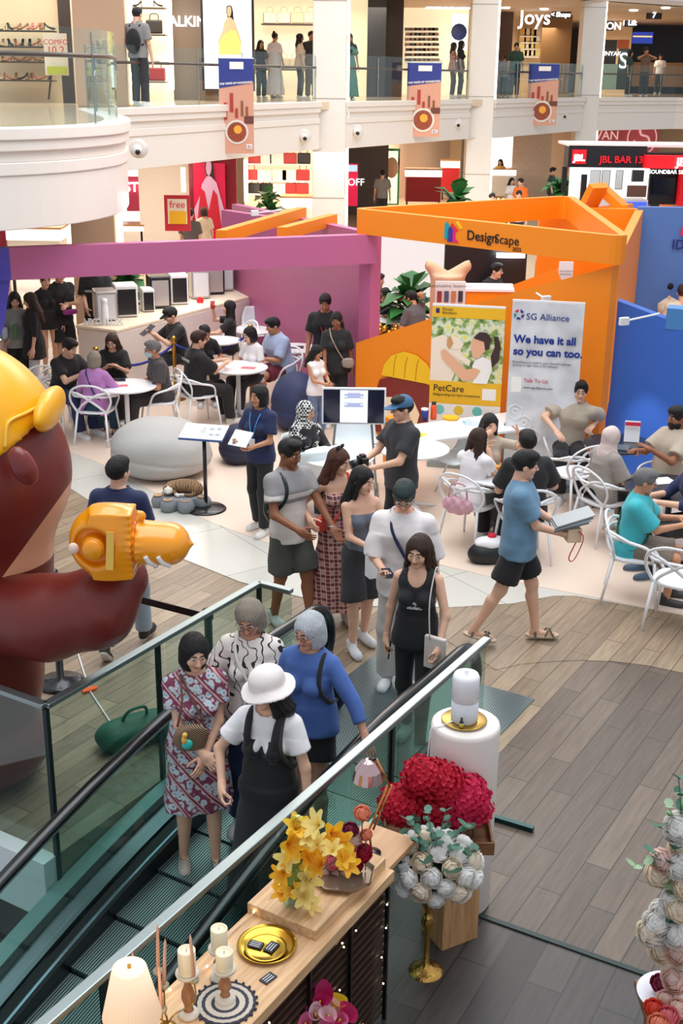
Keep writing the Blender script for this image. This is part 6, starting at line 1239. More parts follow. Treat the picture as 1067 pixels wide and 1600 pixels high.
t = F.carry('white_box', 'white carrier box held by the woman in the grey strapless top', 'box'); MB().box((.0, -.30, .92), (.16, .10, .20)).build('box_body', pw, t, bevel=.004); text('lettering', 'A', .06, mat('ink_black'), t, (.02, -.352, .89), ext=.001)
F = Fig((530, 702), 1.62, 'woman with a black bow in her hair and a red plaid sleeveless dress', 20, 0, 'f', 'light', ('long', 'auburn', .34), T(PLAID, sleeve=0, tube=True, hem=.0, inf=.012, folds=.004, name='dress_top'), T(PLAID, skirt=True, hz=.20, hemr=.30, waist=.14, name='skirt', pleat=11), ('sneaker', s(210, 205, 200)), head=(40, 16, 0), rh=(-.30, -.10, 1.10), lh=(.22, -.06, .9), lod=1); M4 = F
g = MB(); [g.ball((sx * .035, .03, .135), (.034, .014, .022), 10) for sx in (-1, 1)]; g.ball((0, .03, .135), .012, 8); F.headmb(g, 'hair_bow', CB)
sbag(F, 'small red bag on a strap of the woman in plaid', mat('bag_red', s(206, 70, 60), .5), (-.20, -.10, 1.05), (.05, .04, .08), mat('bag_red'), sgn=1)
F = Fig((453, 688), 1.72, 'young man in a white and grey striped polo and olive shorts, walking', 38, 0, 'm', 'mid', ('quiff', 'black'), T(POLO, sleeve=.62, hem=-.13, inf=.024, loose=.026, collar=POLO), T(cl('olive', 78, 80, 74), length=.92, flare=.035, name='shorts'), ('sneaker', s(200, 200, 198)), head=(12, 12, 0), rh=(-.12, -.30, 1.02), lh=(.20, -.36, .98), rf=(-.08, .12, .09), lf=(.10, -.18, .075), re=(-.6, .6, -.4), rhs='relaxed', lhs='relaxed', lod=1, lpalm=(0, .3, 1)); M3 = F
backpack(F, 'dark backpack worn by the young man in the striped polo', mat('bp_teal', s(24, 40, 42), .3), .18, (.13, .09, .17), .12, 0, (-1,))
MB().lathe([(.034, -.008), (.036, 0), (.034, .008)], tuple((F.J['wL'] * .93 + F.J['eL'] * .07) * F.S), 14).build('watch', mat('steel_w', s(170, 170, 174), .3, metal=.8), F.root, True)
F = Fig((628, 620), 1.72, 'man in a blue cap and black tee holding a camera, seen from the side', -62, 0, 'm', 'light', ('short', 'black'), T(cl('faded_black', 46, 46, 50), sleeve=.7, hem=-.14, inf=.026, loose=.03), T(CB, name='trousers'), ('sneaker', s(50, 50, 54)), fat=.01, head=(-6, 4, 0), rh=(-.09, -.36, 1.10), lh=(.10, -.36, 1.08), re=(-.6, .3, -.6), le=(.6, .3, -.6), rhs='grip', lhs='grip', lod=1, glasses=True, rpalm=(1, 0, .3), lpalm=(0, .2, 1)); M1 = F
F.cap(cl('cap_blue', 62, 104, 142)); t = F.carry('camera', 'black camera with lens held at waist height by the man in the blue cap', 'camera'); MB().box((.0, -.43, 1.12), (.14, .07, .10)).build('camera_body', blk, t, bevel=.012); MB().cyl((0, -.46, 1.12), (0, -.56, 1.10), .04, .043, 18).build('lens', mat('lens', (.01, .01, .01), .1), t, True); MB().box((0, -.43, 1.18), (.06, .05, .03)).build('viewfinder', blk, t, bevel=.006)
F = Fig((822, 706), 1.72, 'man in a pale blue tee, black shorts and sandals carrying grey catalogues', 84, 0, 'm', 'light', ('short', 'black'), T(cl('pale_blue', 104, 140, 168), sleeve=.72, hem=-.14, inf=.028, loose=.03, folds=.007), T(CB, length=.80, flare=.04, name='shorts'), ('sandal', s(92, 84, 76), s(196, 176, 150)), fat=.012, head=(8, 8, 0), rh=(-.06, -.34, 1.04), lh=(.12, -.36, 1.04), re=(-.5, .7, -.5), rf=(-.08, .34, .12), lf=(.09, -.20, .078), rfp=10, rk=(0, -1, 0), rhs='grip', lhs='grip', lod=1, rpalm=(0, .3, 1), lpalm=(0, .3, 1)); M2 = F
t = F.carry('catalogues', 'stack of grey catalogues carried by the man in the pale blue tee', 'papers'); Mx = Matrix.Rotation(R(22), 3, 'X')
for k in range(4): MB().box((.01 * k, -.40 - .012 * k, 1.11 + .016 * k), (.24, .32, .010), R(4 * k), M=Matrix.Rotation(R(3 * k), 3, 'Z') @ Matrix.Rotation(R(-18), 3, 'X')).build('catalogue', mat('cat%d' % (k % 2), s(*((96, 100, 106), (150, 156, 160))[k % 2]), .2), t)
t = F.carry('gift_bag', 'cream paper bag with red ribbon handles held by the man in pale blue', 'bag'); MB().box((-.04, -.44, 1.03), (.10, .12, .12), R(15)).build('bag_body', mat('bag_cream', s(230, 204, 170), .6), t, bevel=.01); MB().tube(spline([(-.07, -.46, 1.08), (-.10, -.52, 1.02), (-.08, -.46, .82), (-.05, -.42, .83), (-.06, -.50, 1.05)], 5), .009, 6, flat=.4).build('ribbon', mat('ribbon', s(206, 30, 50), .5), t, True)
F = Fig((184, 716), 1.70, 'man in a navy polo and pale jeans walking away behind the inflatable', 172, 0, 'm', 'light', ('short', 'black'), T(CN, sleeve=.7, hem=-.12, inf=.026, loose=.03, collar=CN), T(cl('pale_denim', 150, 168, 186), flare=.02, name='jeans'), ('sneaker', s(36, 36, 38), s(220, 216, 210)), fat=.006, head=(-20, 0, 0), rh=(-.24, -.12, .86), rf=(-.09, -.22, .075), lf=(.10, .26, .15), lfp=42, lod=1); backtext(F, 'WE HAVE IT ALL', .030, mat('wht_ink'), .142, .36); M8 = F
F = Fig((404, 603), 1.60, 'woman in a navy polo with a blue lanyard reading papers beside the sign stand', -32, 0, 'f', 'tan', ('bob', 'black'), T(CN, sleeve=.72, hem=-.10, inf=.024, loose=.028, collar=CN), T(CB, name='trousers'), ('sneaker', s(226, 224, 218)), head=(-8, 6, 0), rh=(-.10, -.28, 1.12), lh=(.08, -.28, 1.08), rf=(-.10, .10, .075), lf=(.10, -.06, .075), lhs='grip', rhs='grip', lod=1, rpalm=(0, .3, 1), lpalm=(0, .3, 1)); lanyard(F, mat('lany_blue', s(70, 150, 220), .5), pw)
t = F.carry('booklet', 'white leaflet held by the woman with the blue lanyard', 'paper'); MB().box((-.02, -.33, 1.18), (.24, .01, .20), M=Matrix.Rotation(R(-48), 3, 'X')).build('sheet', pw, t)
# ---------------------------------------------------------------- standing in the booths
F = Fig((508, 460), 1.72, 'man in black with a red lanyard standing against the pink wall', -8, 0, 'm', 'tan', ('short', 'black'), T(CB, sleeve=.7, loose=.03, hem=-.12, inf=.026), T(CB), head=(4, 22, 0), lod=1); lanyard(F, mat('lany_red', s(214, 30, 50), .5), CB)
F = Fig((526, 488), 1.60, 'woman in black with a grey crossbody bag beside the man with a red lanyard', 0, 0, 'f', 'mid', ('pony', 'black'), T(CB, sleeve=.75, loose=.03, hem=-.12, inf=.03), T(CB), head=(-10, 18, 0), fat=.02, rh=(-.16, -.22, .88), lod=1); sbag(F, 'grey crossbody bag worn by the woman in black by the pink post', mat('bag_taupe', s(150, 134, 124), .5), (.17, -.16, 1.0), (.10, .05, .08), mat('bag_taupe'), sgn=-1)
F = Fig((495, 540), 1.30, 'girl in a white sleeveless top looking at a phone behind the screen', 40, 0, 'f', 'tan', ('long', 'black', .3), T(CW, sleeve=0, hem=-.10), T(DEN), head=(20, 24, 0), rh=(.0, -.28, 1.08), lh=(.08, -.28, 1.08), lod=1, rhs='grip'); phone(F, 'R', 'phone held by the girl in the white sleeveless top')
F = Fig((92, 418), 1.70, 'man in a black tee and shorts with folded arms at the end of the counter', 40, 0, 'm', 'light', ('short', 'black'), T(CB, sleeve=.75, loose=.04, hem=-.16, inf=.03), T(CB, length=.95, flare=.04, name='shorts'), ('sneaker', s(40, 40, 44)), rh=(.10, -.24, 1.16), lh=(-.06, -.26, 1.12), lod=1)
sbag(F, 'purple patterned pouch worn by the man with folded arms', pattern('pouch', lambda nt, mp: _mixc(nt, _wave(nt, mp, 24, (0, R(45), 0), 2, 'X', .5), s(60, 40, 120), s(190, 60, 140))), (.05, -.20, 1.02), (.14, .03, .05), CB, sgn=1)
F = Fig((70, 428), 1.62, 'woman in black tee and short white shorts behind the man with folded arms', 30, 0, 'f', 'light', ('pony', 'black'), T(CB, sleeve=.7, hem=-.16, inf=.03), T(cl('cream_s', 226, 214, 200), length=.35, name='shorts'), ('sneaker', s(200, 190, 180)), lod=1)
F = Fig((46, 458), 1.60, 'long haired woman in black standing at the left edge counter', -70, 0, 'f', 'light', ('long', 'brown', .36), T(CB, sleeve=1.2, hem=-.25, inf=.04, flare=.03), T(cl('lightgrey', 190, 190, 196)), head=(-10, 18, 0), rh=(-.08, -.3, 1.0), lod=1)
F = Fig((22, 457), 1.60, 'woman with dark hair at the far left behind the clear display case', 20, 0, 'f', 'light', ('long', 'black', .3), T(GRY, sleeve=1.2, hem=-.1), T(CB), head=(0, 26, 0), lod=1)
F = Fig((147, 406), 1.76, 'man in a black tee behind the counter, head hidden by the pink beam', 0, 0, 'm', 'light', ('short', 'black'), T(CB, sleeve=.8, loose=.045, hem=-.2, inf=.035), T(CB), rh=(-.10, -.30, .98), lh=(.12, -.3, 1.0), lod=1, fat=.01); backtext(F, 'HYDROFLUX', .05, mat('wht_ink'), -.16, .28, True)
# seated groups at the left
def seat(px, h, label, face, chair, lod=1, shell=False, group=None, **k):
    F = Fig(px, h, label, face, 0, sit=True, lod=lod, **k)
    if chair: sitchair(F, chair, group, shell)
    return F
F = seat((108, 530), 1.72, 'man in a black polo leaning over the round table at the left', 50, 'white armchair with looped back under the man in the black polo', sex='m', skin='light', hair=('short', 'black'), top=T(CB, sleeve=.7, loose=.03, inf=.026, collar=CB), bottom=T(CN), lean=(18, 0), head=(10, 20, 0), rh=(-.05, -.42, .86), lh=(.14, -.42, .86), fat=.015); lanyard(F, mat('lany_grey', s(90, 110, 150), .5))
F = seat((147, 549), 1.58, 'grey blond haired lady in a lavender top seen from behind at the round table', 172, 'white armchair with looped back under the lady in lavender', sex='f', skin='light', hair=('bob', 'ash'), top=T(cl('lavender', 178, 120, 180), sleeve=1.1, loose=.03, inf=.03, hem=-.14), bottom=T(cl('teal_t', 40, 70, 90)), lean=(8, 0), fat=.02, rh=(-.2, -.3, .78), shoe=('sandal', s(60, 50, 50), s(80, 70, 70)))
t = F.carry('crossbody_strap', 'dark strap across the back of the lady in lavender', 'bag'); strap(F, CN, 1, t, .010)
F = seat((174, 522), 1.62, 'woman with glasses in a black tee using a phone at the left round table', 5, None, sex='f', skin='light', hair=('long', 'brown', .28), top=T(CB, sleeve=.8, loose=.035, inf=.03), bottom=T(CB), lean=(14, 0), head=(-6, 24, 0), rh=(-.06, -.32, .86), lh=(.08, -.32, .86), glasses=True, lhs='grip'); phone(F, 'L', 'phone held by the woman with glasses at the left round table')
F = seat((238, 533), 1.66, 'grey haired man with a pale blue face mask, seated facing left', -72, 'white armchair with looped back under the masked older man', sex='m', skin='tan', hair=('short', 'grey'), top=T(cl('dk_grey', 66, 60, 62), sleeve=.8, loose=.035, inf=.03), bottom=T(CD), shoe=('sandal', s(40, 40, 44), s(50, 50, 54)), lean=(10, 0), head=(0, 6, 0), glasses=True)
F.headpart('face_mask', lambda q: np.maximum(np.maximum(ell(q, (0, -.048, -.045), (.062, .066, .066)), q[..., 2] + .012), .02 + q[..., 1]), mat('mask', s(170, 206, 214), .7), (-.1, -.15, -.13), (.1, .02, .02), .006)
F = seat((266, 481), 1.70, 'man in a black cap and tee holding a tablet beside the gold post', -60, None, sex='m', skin='light', hair=('short', 'black'), top=T(CB, sleeve=.8, loose=.03, inf=.03), bottom=T(CB), lean=(14, 0), head=(0, 20, 0), rh=(-.08, -.38, .92), lh=(.08, -.38, .92), rhs='grip'); F.cap(CB)
t = F.carry('tablet', 'grey tablet held by the man in the black cap', 'tablet'); MB().box((0, -.47, .98), (.17, .24, .01), M=Matrix.Rotation(R(35), 3, 'X')).build('tablet_body', mat('tab_grey', s(80, 80, 90), .25), t)
F = seat((310, 518), 1.72, 'man seen from behind in a black shirt with white lettering at the middle round table', 118, 'white armchair with looped back under the man in the lettered black shirt', sex='m', skin='light', hair=('short', 'brown'), top=T(CB, sleeve=.9, loose=.04, inf=.035, hem=-.14), bottom=T(CB), shoe=('sneaker', s(210, 204, 196)), lean=(6, 0), rh=(-.04, -.36, .84), lh=(.18, -.38, .84), fat=.01, head=(0, 10, 0)); backtext(F, 'CONQUEST', .055, mat('wht_ink'), .152, .36)
F = seat((320, 508), 1.58, 'dark haired woman in black between the cap man and the lettered shirt man', 10, None, sex='f', skin='tan', hair=('pony', 'black'), top=T(CB, sleeve=.7), bottom=T(CB), lean=(22, 0), head=(20, 28, 0), lod=1)
F = seat((357, 470), 1.62, 'long haired woman in black drinking from a red and white cup', -88, None, sex='f', skin='light', hair=('long', 'black', .3), top=T(CB, sleeve=.7, loose=.02), bottom=T(CB), head=(0, -4, 0), rh=(-.03, -.20, 1.18), lh=(.10, -.34, .78), re=(-.3, -.5, -.8), rhs='grip', lod=1)
t = F.carry('drink_cup', 'red and white cup held by the long haired woman drinking', 'cup'); q = F.palm('R', .08, .03); MB().cyl(tuple(q - np.array((0, 0, .06))), tuple(q + np.array((0, 0, .07))), .032, .038).build('cup_body', mat('cup_red', s(206, 50, 50), .5), t, True); MB().cyl(tuple(q + np.array((0, 0, .07))), tuple(q + np.array((0, 0, .085))), .040).build('lid', pw, t, True)
F = seat((426, 497), 1.72, 'man in a pale blue short sleeved shirt with maroon shorts, seated facing left', -52, 'white armchair with looped back under the pale blue shirted man', sex='m', skin='tan', hair=('short', 'black'), top=T(cl('pale_blue2', 168, 184, 216), sleeve=.85, loose=.035, inf=.034, hem=-.12), bottom=T(cl('maroon', 110, 30, 50), length=.85, flare=.03, name='shorts'), lean=(14, 0), head=(-10, 14, 0), fat=.02, rh=(-.08, -.32, .74), lh=(.06, -.34, .74))
F = seat((417, 500), 1.60, 'dark haired woman in a white top half hidden behind the pale blue shirted man', -40, None, sex='f', skin='light', hair=('bob', 'black'), top=T(CW, sleeve=.7), bottom=T(CD), lean=(10, 0), lod=1, pos=tuple(at(395, 640, 0)), head=(-10, 20, 0))
F = seat((478, 628), 1.60, 'person in a black and white check headscarf and long black dress, seated behind the screen', 40, 'white shell chair under the person in the check headscarf', shell=True, sex='f', skin='tan', hair=None, top=T(CB, sleeve=1.9, loose=.03, inf=.03, hem=-.12), bottom=T(CB, drape=True, flare=.05), head=(20, 10, 0)); F.hijab(CHK, .42)
# right hand side
F = seat((603, 450), 1.60, 'dark haired woman reading at the low table behind the pink post', 10, None, sex='f', skin='tan', hair=('pony', 'black'), top=T(CB, sleeve=.8), bottom=T(CB), lean=(16, 0), head=(0, 34, 0), rh=(-.1, -.34, .8), lh=(.08, -.34, .8))
F = seat((592, 428), 1.70, 'man partly hidden behind the pink post, above the reading woman', 60, None, sex='m', skin='tan', hair=('short', 'black'), top=T(CB, sleeve=.8), bottom=T(CB), lod=0)
F = seat((643, 455), 1.70, 'man in a grey tee with his back to the yellow banner, hand at his face', -140, None, sex='m', skin='tan', hair=('short', 'black'), top=T(cl('mid_grey', 92, 86, 88), sleeve=.8, inf=.03), bottom=T(CB), lean=(16, 0), head=(0, 20, 0), rh=(.0, -.2, 1.18), lod=1)
F = Fig((776, 412), 1.74, 'man with glasses in a black tee behind the low orange counter', 48, 0, 'm', 'light', ('short', 'black'), T(CB, sleeve=.8, loose=.03, inf=.028), T(CB), head=(14, 4, 0), rh=(.02, -.32, 1.10), lh=(.14, -.32, 1.12), glasses=True, lod=1, lean=(12, 0))
F = seat((908, 596), 1.74, 'man with glasses in a beige polo turning round on his chair by the grey banner', -4, 'white armchair with looped back under the beige polo man', sex='m', skin='light', hair=('quiff', 'black'), top=T(BGE, sleeve=.75, loose=.035, inf=.03, collar=BGE), bottom=T(CB), lean=(6, 8), head=(-4, 8, 0), rh=(-.18, -.24, .78), lh=(.26, .0, .80), re=(-.9, .2, .1), glasses=True, twist=-20)
F = seat((766, 648), 1.62, 'long haired woman gesturing with both hands raised behind the white topped woman', 6, None, sex='f', skin='light', hair=('long', 'black', .34), top=T(BGE, sleeve=.8), bottom=T(CB), head=(10, 14, 0), rh=(-.12, -.26, 1.16), lh=(.26, -.24, 1.16), re=(-.7, 0, -.6), le=(.7, 0, -.6), rhs='flat', lhs='flat', rpalm=(1, 0, 0), lpalm=(-1, 0, 0))
F = seat((749, 670), 1.62, 'long haired woman in a white top and green skirt, back turned', 140, 'white armchair with looped back holding a pink bag, under the white topped woman', sex='f', skin='light', hair=('long', 'brown', .36), top=T(CW, sleeve=.45, loose=.03, inf=.03, hem=-.12), bottom=T(cl('sage', 130, 140, 134), drape=True, length=1.7, flare=.06, name='skirt'), shoe=('sneaker', s(40, 30, 34)), lean=(10, 0), rh=(-.02, -.24, .98), lh=(.1, -.3, 1.02), re=(-.4, 0, -.8), head=(-10, 6, 0)); A_ = F
c = F.W((0, .30, .52)); t = thing('handbag', 'pink quilted handbag hanging at the back of the white armchair', 'bag', (c.x, c.y, c.z - .1), F.face + .2); solid('bag_body', lambda q: ell(q, (0, 0, .1), (.17, .07, .10)) + .008 * np.sin(q[..., 0] * 60) * np.sin(q[..., 2] * 60), (-.2, -.1, -.03), (.2, .1, .24), .009, mat('bag_pink', s(214, 164, 176), .3), t); MB().tube(spline([(-.1, 0, .18), (-.07, 0, .32), (.07, 0, .32), (.1, 0, .18)], 4), .01, 6).build('handle', mat('bag_pink'), t, True)
F = seat((825, 674), 1.74, 'man in a black tee with his back turned, seated left of the walking man', 188, 'white armchair with looped back under the man with his back turned', sex='m', skin='light', hair=('short', 'black'), top=T(CB, sleeve=.8, loose=.04, inf=.036, hem=-.14), bottom=T(CB), shoe=('sneaker', s(30, 30, 32)), lean=(8, 0), fat=.015, rh=(-.20, -.25, .8))
F = seat((957, 668), 1.60, 'woman in a pale pink headscarf and grey top seen from behind at the black table', 118, 'white armchair with looped back under the woman in the pale headscarf', sex='f', skin='light', hair=None, top=T(cl('taupe', 156, 146, 138), sleeve=.9, loose=.04, inf=.04, hem=-.14), bottom=T(CB), lean=(6, 0), head=(0, 10, 0), fat=.01, shoe=('sneaker', s(40, 40, 40))); F.hijab(cl('scarf_pink', 212, 190, 184), .26)
F = seat((1010, 734), 1.66, 'older man in a turquoise shirt and glasses, seated at the right facing right', 74, 'white armchair with looped back under the man in turquoise', sex='m', skin='tan', hair=('short', 'grey'), top=T(cl('turquoise', 60, 176, 186), sleeve=.85, loose=.035, inf=.032, hem=-.12, collar=cl('turquoise')), bottom=T(cl('khaki', 120, 106, 94), length=.95, flare=.03, name='shorts'), shoe=('sneaker', s(46, 42, 44)), lean=(6, 0), head=(10, 12, 0), rh=(-.02, -.36, .80), lh=(.14, -.34, .82), glasses=True, lf=(.12, -.36, .075), rf=(-.10, -.30, .075))
t = F.carry('crossbody_strap', 'dark green strap across the turquoise shirt', 'bag'); strap(F, mat('strap_green', s(30, 84, 60), .5), 1, t, .012)
F = seat((1060, 636), 1.74, 'man with a beard in a beige polo leaning back at the right edge', -66, 'white armchair with looped back at the right edge under the bearded man', sex='m', skin='mid', hair=('short', 'black'), top=T(BGE, sleeve=.75, loose=.035, inf=.034, collar=BGE), bottom=T(cl('dk_beige', 120, 110, 100)), lean=(-6, 0), head=(0, 6, 0), rh=(-.08, -.30, .86), lh=(.12, -.26, .92), fat=.02)
F.headpart('beard', lambda q: np.maximum(np.maximum(ell(q, (0, -.03, -.065), (.066, .072, .062)), q[..., 2] + .035), -ell(q, (0, -.10, -.05), (.022, .03, .014))), hairm('black'), (-.1, -.15, -.15), (.1, .08, .0), .006)
F = seat((1086, 700), 1.70, 'person in navy at the right edge, only an arm and leg in view', -80, None, sex='m', skin='light', hair=('short', 'black'), top=T(CN, sleeve=1.2), bottom=T(CB), rh=(-.1, -.42, .80), lh=(.1, -.42, .80), lean=(10, 0), shoe=('sneaker', s(70, 90, 110)))
for px, lb, c, hs in (((795, 436), '', CB, 0),) if False else (): pass
def bystander(px, h, label, face, c, hair='black', z=0.0, sex='m', Y=None, style='short', hd=(0, 10, 0), lod=0, bot=None, **k):
    pos = None
    if Y: p = dp(px[0], px[1], Y); pos = (p.x, Y, z if not k.pop('fit', False) else p.z - h)
    return Fig(px, h, label, face, z, sex, k.pop('skin', 'light'), (style, hair) if style else None, T(c, **k.pop('tk', dict(sleeve=.75, loose=.03, inf=.028))), bot or T(CD), pos=pos, lod=lod, head=hd, **k)
bystander((991, 438), 1.70, 'man looking down behind the low blue wall, leftmost of three heads', 20, CB, lod=1, hd=(0, 24, 0)); bystander((1046, 438), 1.72, 'man in a cream knit seen from behind above the low blue wall', 176, cl('cream_k', 226, 206, 180), lod=1); bystander((1068, 446), 1.70, 'man in a cream top at the right edge above the low blue wall', 170, cl('cream_k'), 'brown', lod=1); bystander((972, 452), 1.60, 'dark haired woman beside the man behind the low blue wall', 30, CB, sex='f', style='bob', lod=1)
# ---------------------------------------------------------------- far people, ground floor
bystander((297, 327), 1.72, 'man in grey with a backpack in front of the red and yellow sign', 170, cl('mid_grey')); bystander((318, 324), 1.62, 'older woman in a white floral top below the wine coloured poster', -150, cl('cream_k'), 'brown', sex='f', style='bob'); bystander((311, 343), 1.2, 'dark haired child in front of the wine coloured poster', 160, CB, style='bob', sex='f')
bystander((598, 266), 1.76, 'man in a grey tee seen from behind near the green framed poster', 176, GRY, Y=None); bystander((471, 279), 1.65, 'person in grey bending at the desk before the downstairs shelves', -60, GRY); bystander((482, 281), 1.60, 'woman in white beside the person at the downstairs desk', 20, CW, sex='f', style='bob')
bystander((659, 232), 1.70, 'staff member in black behind the red jewellery counter', 10, CB, hd=(0, 30, 0)); bystander((707, 228), 1.62, 'woman staff at the back of the jewellery shop, dark hair', 0, CB, sex='f', style='long')
bystander((782, 249), 1.64, 'woman in a long yellow dress with a bag, right of the slim column', -20, cl('yellow_d', 206, 170, 84), sex='f', style='long', bot=T(cl('yellow_d'), skirt=True, hz=.2, hemr=.24, name='skirt')); bystander((800, 278), 1.60, 'woman in white just right of the yellow dressed woman', 20, CW, sex='f', style='long'); bystander((814, 279), 1.72, 'man in an orange shirt beyond the orange band', -40, cl('orange_s', 230, 110, 30)); bystander((769, 302), 1.70, 'dark haired head showing just above the orange band', 10, CB); bystander((811, 298), 1.68, 'person in white and black below the orange shirted man', 0, CW)
bystander((864, 262), 1.74, 'man in dark green beside the tall slim plant', 80, cl('dk_green', 40, 70, 56)); bystander((873, 288), 1.70, 'man in black in front of the black booth, left end', -20, CB); bystander((893, 290), 1.66, 'person in grey at the black booth counter', 10, GRY); bystander((1033, 292), 1.72, 'man in black in front of the black booth, right end', 176, CB); bystander((1042, 302), 1.68, 'man in orange with grey hair in front of the black booth', -150, cl('orange_s'), 'salt')
# far people, upper gallery
F = bystander((213, 12), 1.72, 'man in a grey tee with a black backpack at the upper gallery rail', 160, GRY, z=L2, bot=T(CD), lod=1, rf=(-.12, .04, .075), lf=(.12, -.06, .075), lh=(.12, -.3, 1.05), Y=24.0); F.root.location.z = L2
backpack(F, 'black backpack of the man at the upper gallery rail', CB, .17, (.15, .09, .22), .18)
for px, h_, lb, fc, c, sx, st, Y in (((407, 58), 1.45, 'small person with auburn hair by the bag shop upstairs', 30, CB, 'f', 'long', 34), ((429, 42), 1.66, 'woman in a white dress at the bag shop upstairs', 150, CW, 'f', 'bun', 34.5), ((468, 47), 1.62, 'long haired woman in cream upstairs, left of the middle column', 100, cl('cream_k'), 'f', 'long', 34), ((486, 40), 1.70, 'person in a dark top beside the middle column upstairs', 20, CD, 'm', 'short', 34.5),
        ((546, 54), 1.62, 'woman in a long green dress and dark scarf right of the middle column upstairs', 10, cl('sea_green', 84, 128, 120), 'f', None, 33.5), ((709, 63), 1.60, 'woman in a red floral dress at the eyewear shop upstairs', 90, PLAID, 'f', 'long', 40), ((721, 60), 1.68, 'dark haired person in black at the eyewear shop upstairs', 80, CB, 'f', 'long', 41), ((765, 58), 1.70, 'man in white just right of the slim column upstairs', 80, CW, 'm', 'short', 42),
        ((807, 68), 1.66, 'man in dark green leaning on the upper rail above the blue banner', 0, cl('dk_green'), 'm', 'short', 42), ((789, 84), 1.25, 'child behind the blue banner upstairs', 0, GRY, 'm', 'short', 42.5), ((985, 76), 1.60, 'person in green beside the green poster upstairs', 60, cl('dk_green'), 'f', 'bob', 47.5), ((1011, 67), 1.70, 'person in a brown tee with raised elbows at the right upper rail', 0, cl('brown_t', 120, 90, 72), 'm', 'short', 48), ((1034, 72), 1.66, 'shop worker in white at the kiosk upstairs', -20, CW, 'm', 'short', 57)):
    k = dict(bot=T(c, skirt=True, hz=.1, hemr=.28, name='dress')) if st is None or h_ == 1.66 and c is CW and sx == 'f' else {}
    if lb.startswith('person in a brown'): k.update(rh=(-.12, -.14, 1.45), lh=(.12, -.14, 1.45))
    p = dp(px[0], px[1], Y); F = Fig(px, h_, lb, fc, L2, sx, 'tan', (st, 'black') if st else None, T(c, sleeve=.75, loose=.03, inf=.028), k.pop('bot', T(CD)), pos=(p.x, Y, L2), lod=0, **k)
    if st is None: F.hijab(cl('dkg', 40, 52, 56), .25)
# ---------------------------------------------------------------- inflatable figure at the left
bal2 = mat('balloon_arm', s(112, 36, 28), .38, bump=.12, bscale=90); bal = mat('balloon_brown', s(112, 36, 28), .38, bump=.12, bscale=90, var=.05, vscale=5); balY = mat('balloon_yellow', s(246, 176, 22), .30, bump=.05, bscale=30); balP = mat('balloon_peach', s(222, 160, 124), .4); balD = mat('balloon_ear', s(120, 42, 38), .3)
base = at(-50, 1205, 0); t = thing('inflatable_figure', 'big brown inflatable figure with a yellow helmet, behind the left glass railing', 'inflatable', (base.x, base.y, 0)); INF = t; BY = base.y
L = lambda x, y, Y: np.array(dp(x, y, Y)) - np.array((base.x, base.y, 0))
hc = L(-62, 735, BY); bc = L(-62, 1040, BY)
ib = solid('body', lambda q: smin(smin(smin(ell(q, (hc[0], 0, hc[2]), (.70, .64, .66)), ell(q, (bc[0], 0, .85), (.56, .50, .78)), .06), ell(q, (bc[0] + .06, -.05, .28), (.52, .5, .34)), .10), cone(q, (hc[0] + .1, 0, 1.3), (hc[0] + .15, 0, 1.9), .42, .42), .08) + .0 * q[..., 0], (-1.1, -.8, -.02), (1.0, .8, 3.3), .03, bal, t)
A1_, A2_, A3_, A4_ = L(-40, 955, BY - .25), L(75, 965, BY - .45), L(150, 950, BY - .5), L(190, 905, BY - .42)
solid('arm', lambda q: smin(smin(cone(q, A1_, A2_, .27, .26), cone(q, A2_, A3_, .26, .235), .08), cone(q, A3_, A4_, .235, .165), .10), (-.6, -1.1, .7), (1.6, .2, 2.3), .022, bal2, t)
p0c = L(104, 762, BY); zlo = L(75, 868, BY)[2]; nt = bal.node_tree; b_ = nt.nodes['Principled BSDF']; tc = nt.nodes.new('ShaderNodeTexCoord'); vm = nt.nodes.new('ShaderNodeVectorMath'); vm.operation = 'DOT_PRODUCT'; vm.inputs[1].default_value = (.8, 0, -.6); sx_ = nt.nodes.new('ShaderNodeSeparateXYZ'); nt.links.new(tc.outputs['Object'], vm.inputs[0]); nt.links.new(tc.outputs['Object'], sx_.inputs[0])
g1_, g2_, g3_, m1_, m2_ = [nt.nodes.new('ShaderNodeMath') for _ in range(5)]
for n_, src, th, op in ((g1_, vm.outputs['Value'], float(p0c[0] * .8 - p0c[2] * .6), 'GREATER_THAN'), (g2_, sx_.outputs['Z'], float(zlo), 'GREATER_THAN'), (g3_, sx_.outputs['X'], float(hc[0] + .1), 'GREATER_THAN')): n_.operation = op; n_.inputs[1].default_value = th; nt.links.new(src, n_.inputs[0])
for n_, x_, y_ in ((m1_, g1_, g2_), (m2_, m1_, g3_)): n_.operation = 'MULTIPLY'; nt.links.new(x_.outputs[0], n_.inputs[0]); nt.links.new(y_.outputs[0], n_.inputs[1])
mxb = nt.nodes.new('ShaderNodeMixRGB'); mxb.inputs[1].default_value = (*s(112, 36, 28), 1); mxb.inputs[2].default_value = (*s(226, 166, 130), 1); nt.links.new(m2_.outputs[0], mxb.inputs[0]); nt.links.new(mxb.outputs[0], b_.inputs['Base Color'])
ec = L(36, 728, BY - .58); solid('ear', lambda q: ell(q, ec, (.075, .07, .125), np.array(Matrix.Rotation(R(-25), 3, 'Y'))) , ec - .2, ec + .2, .012, balD, t)
yc = L(-75, 692, BY); tn = unit((-.5, -.1, .85))
hm_ = solid('helmet', lambda q: np.maximum(ell(q, yc, (.68, .66, .66)), -plane(q, L(50, 683, BY - .45), tn)) , yc - .8, yc + .8, .024, balY, t)
bcx = L(78, 638, BY - .1); solid('helmet_brim', lambda q: ell(q, bcx, (.065, .34, .12)), bcx - .45, bcx + .45, .02, balY, t)
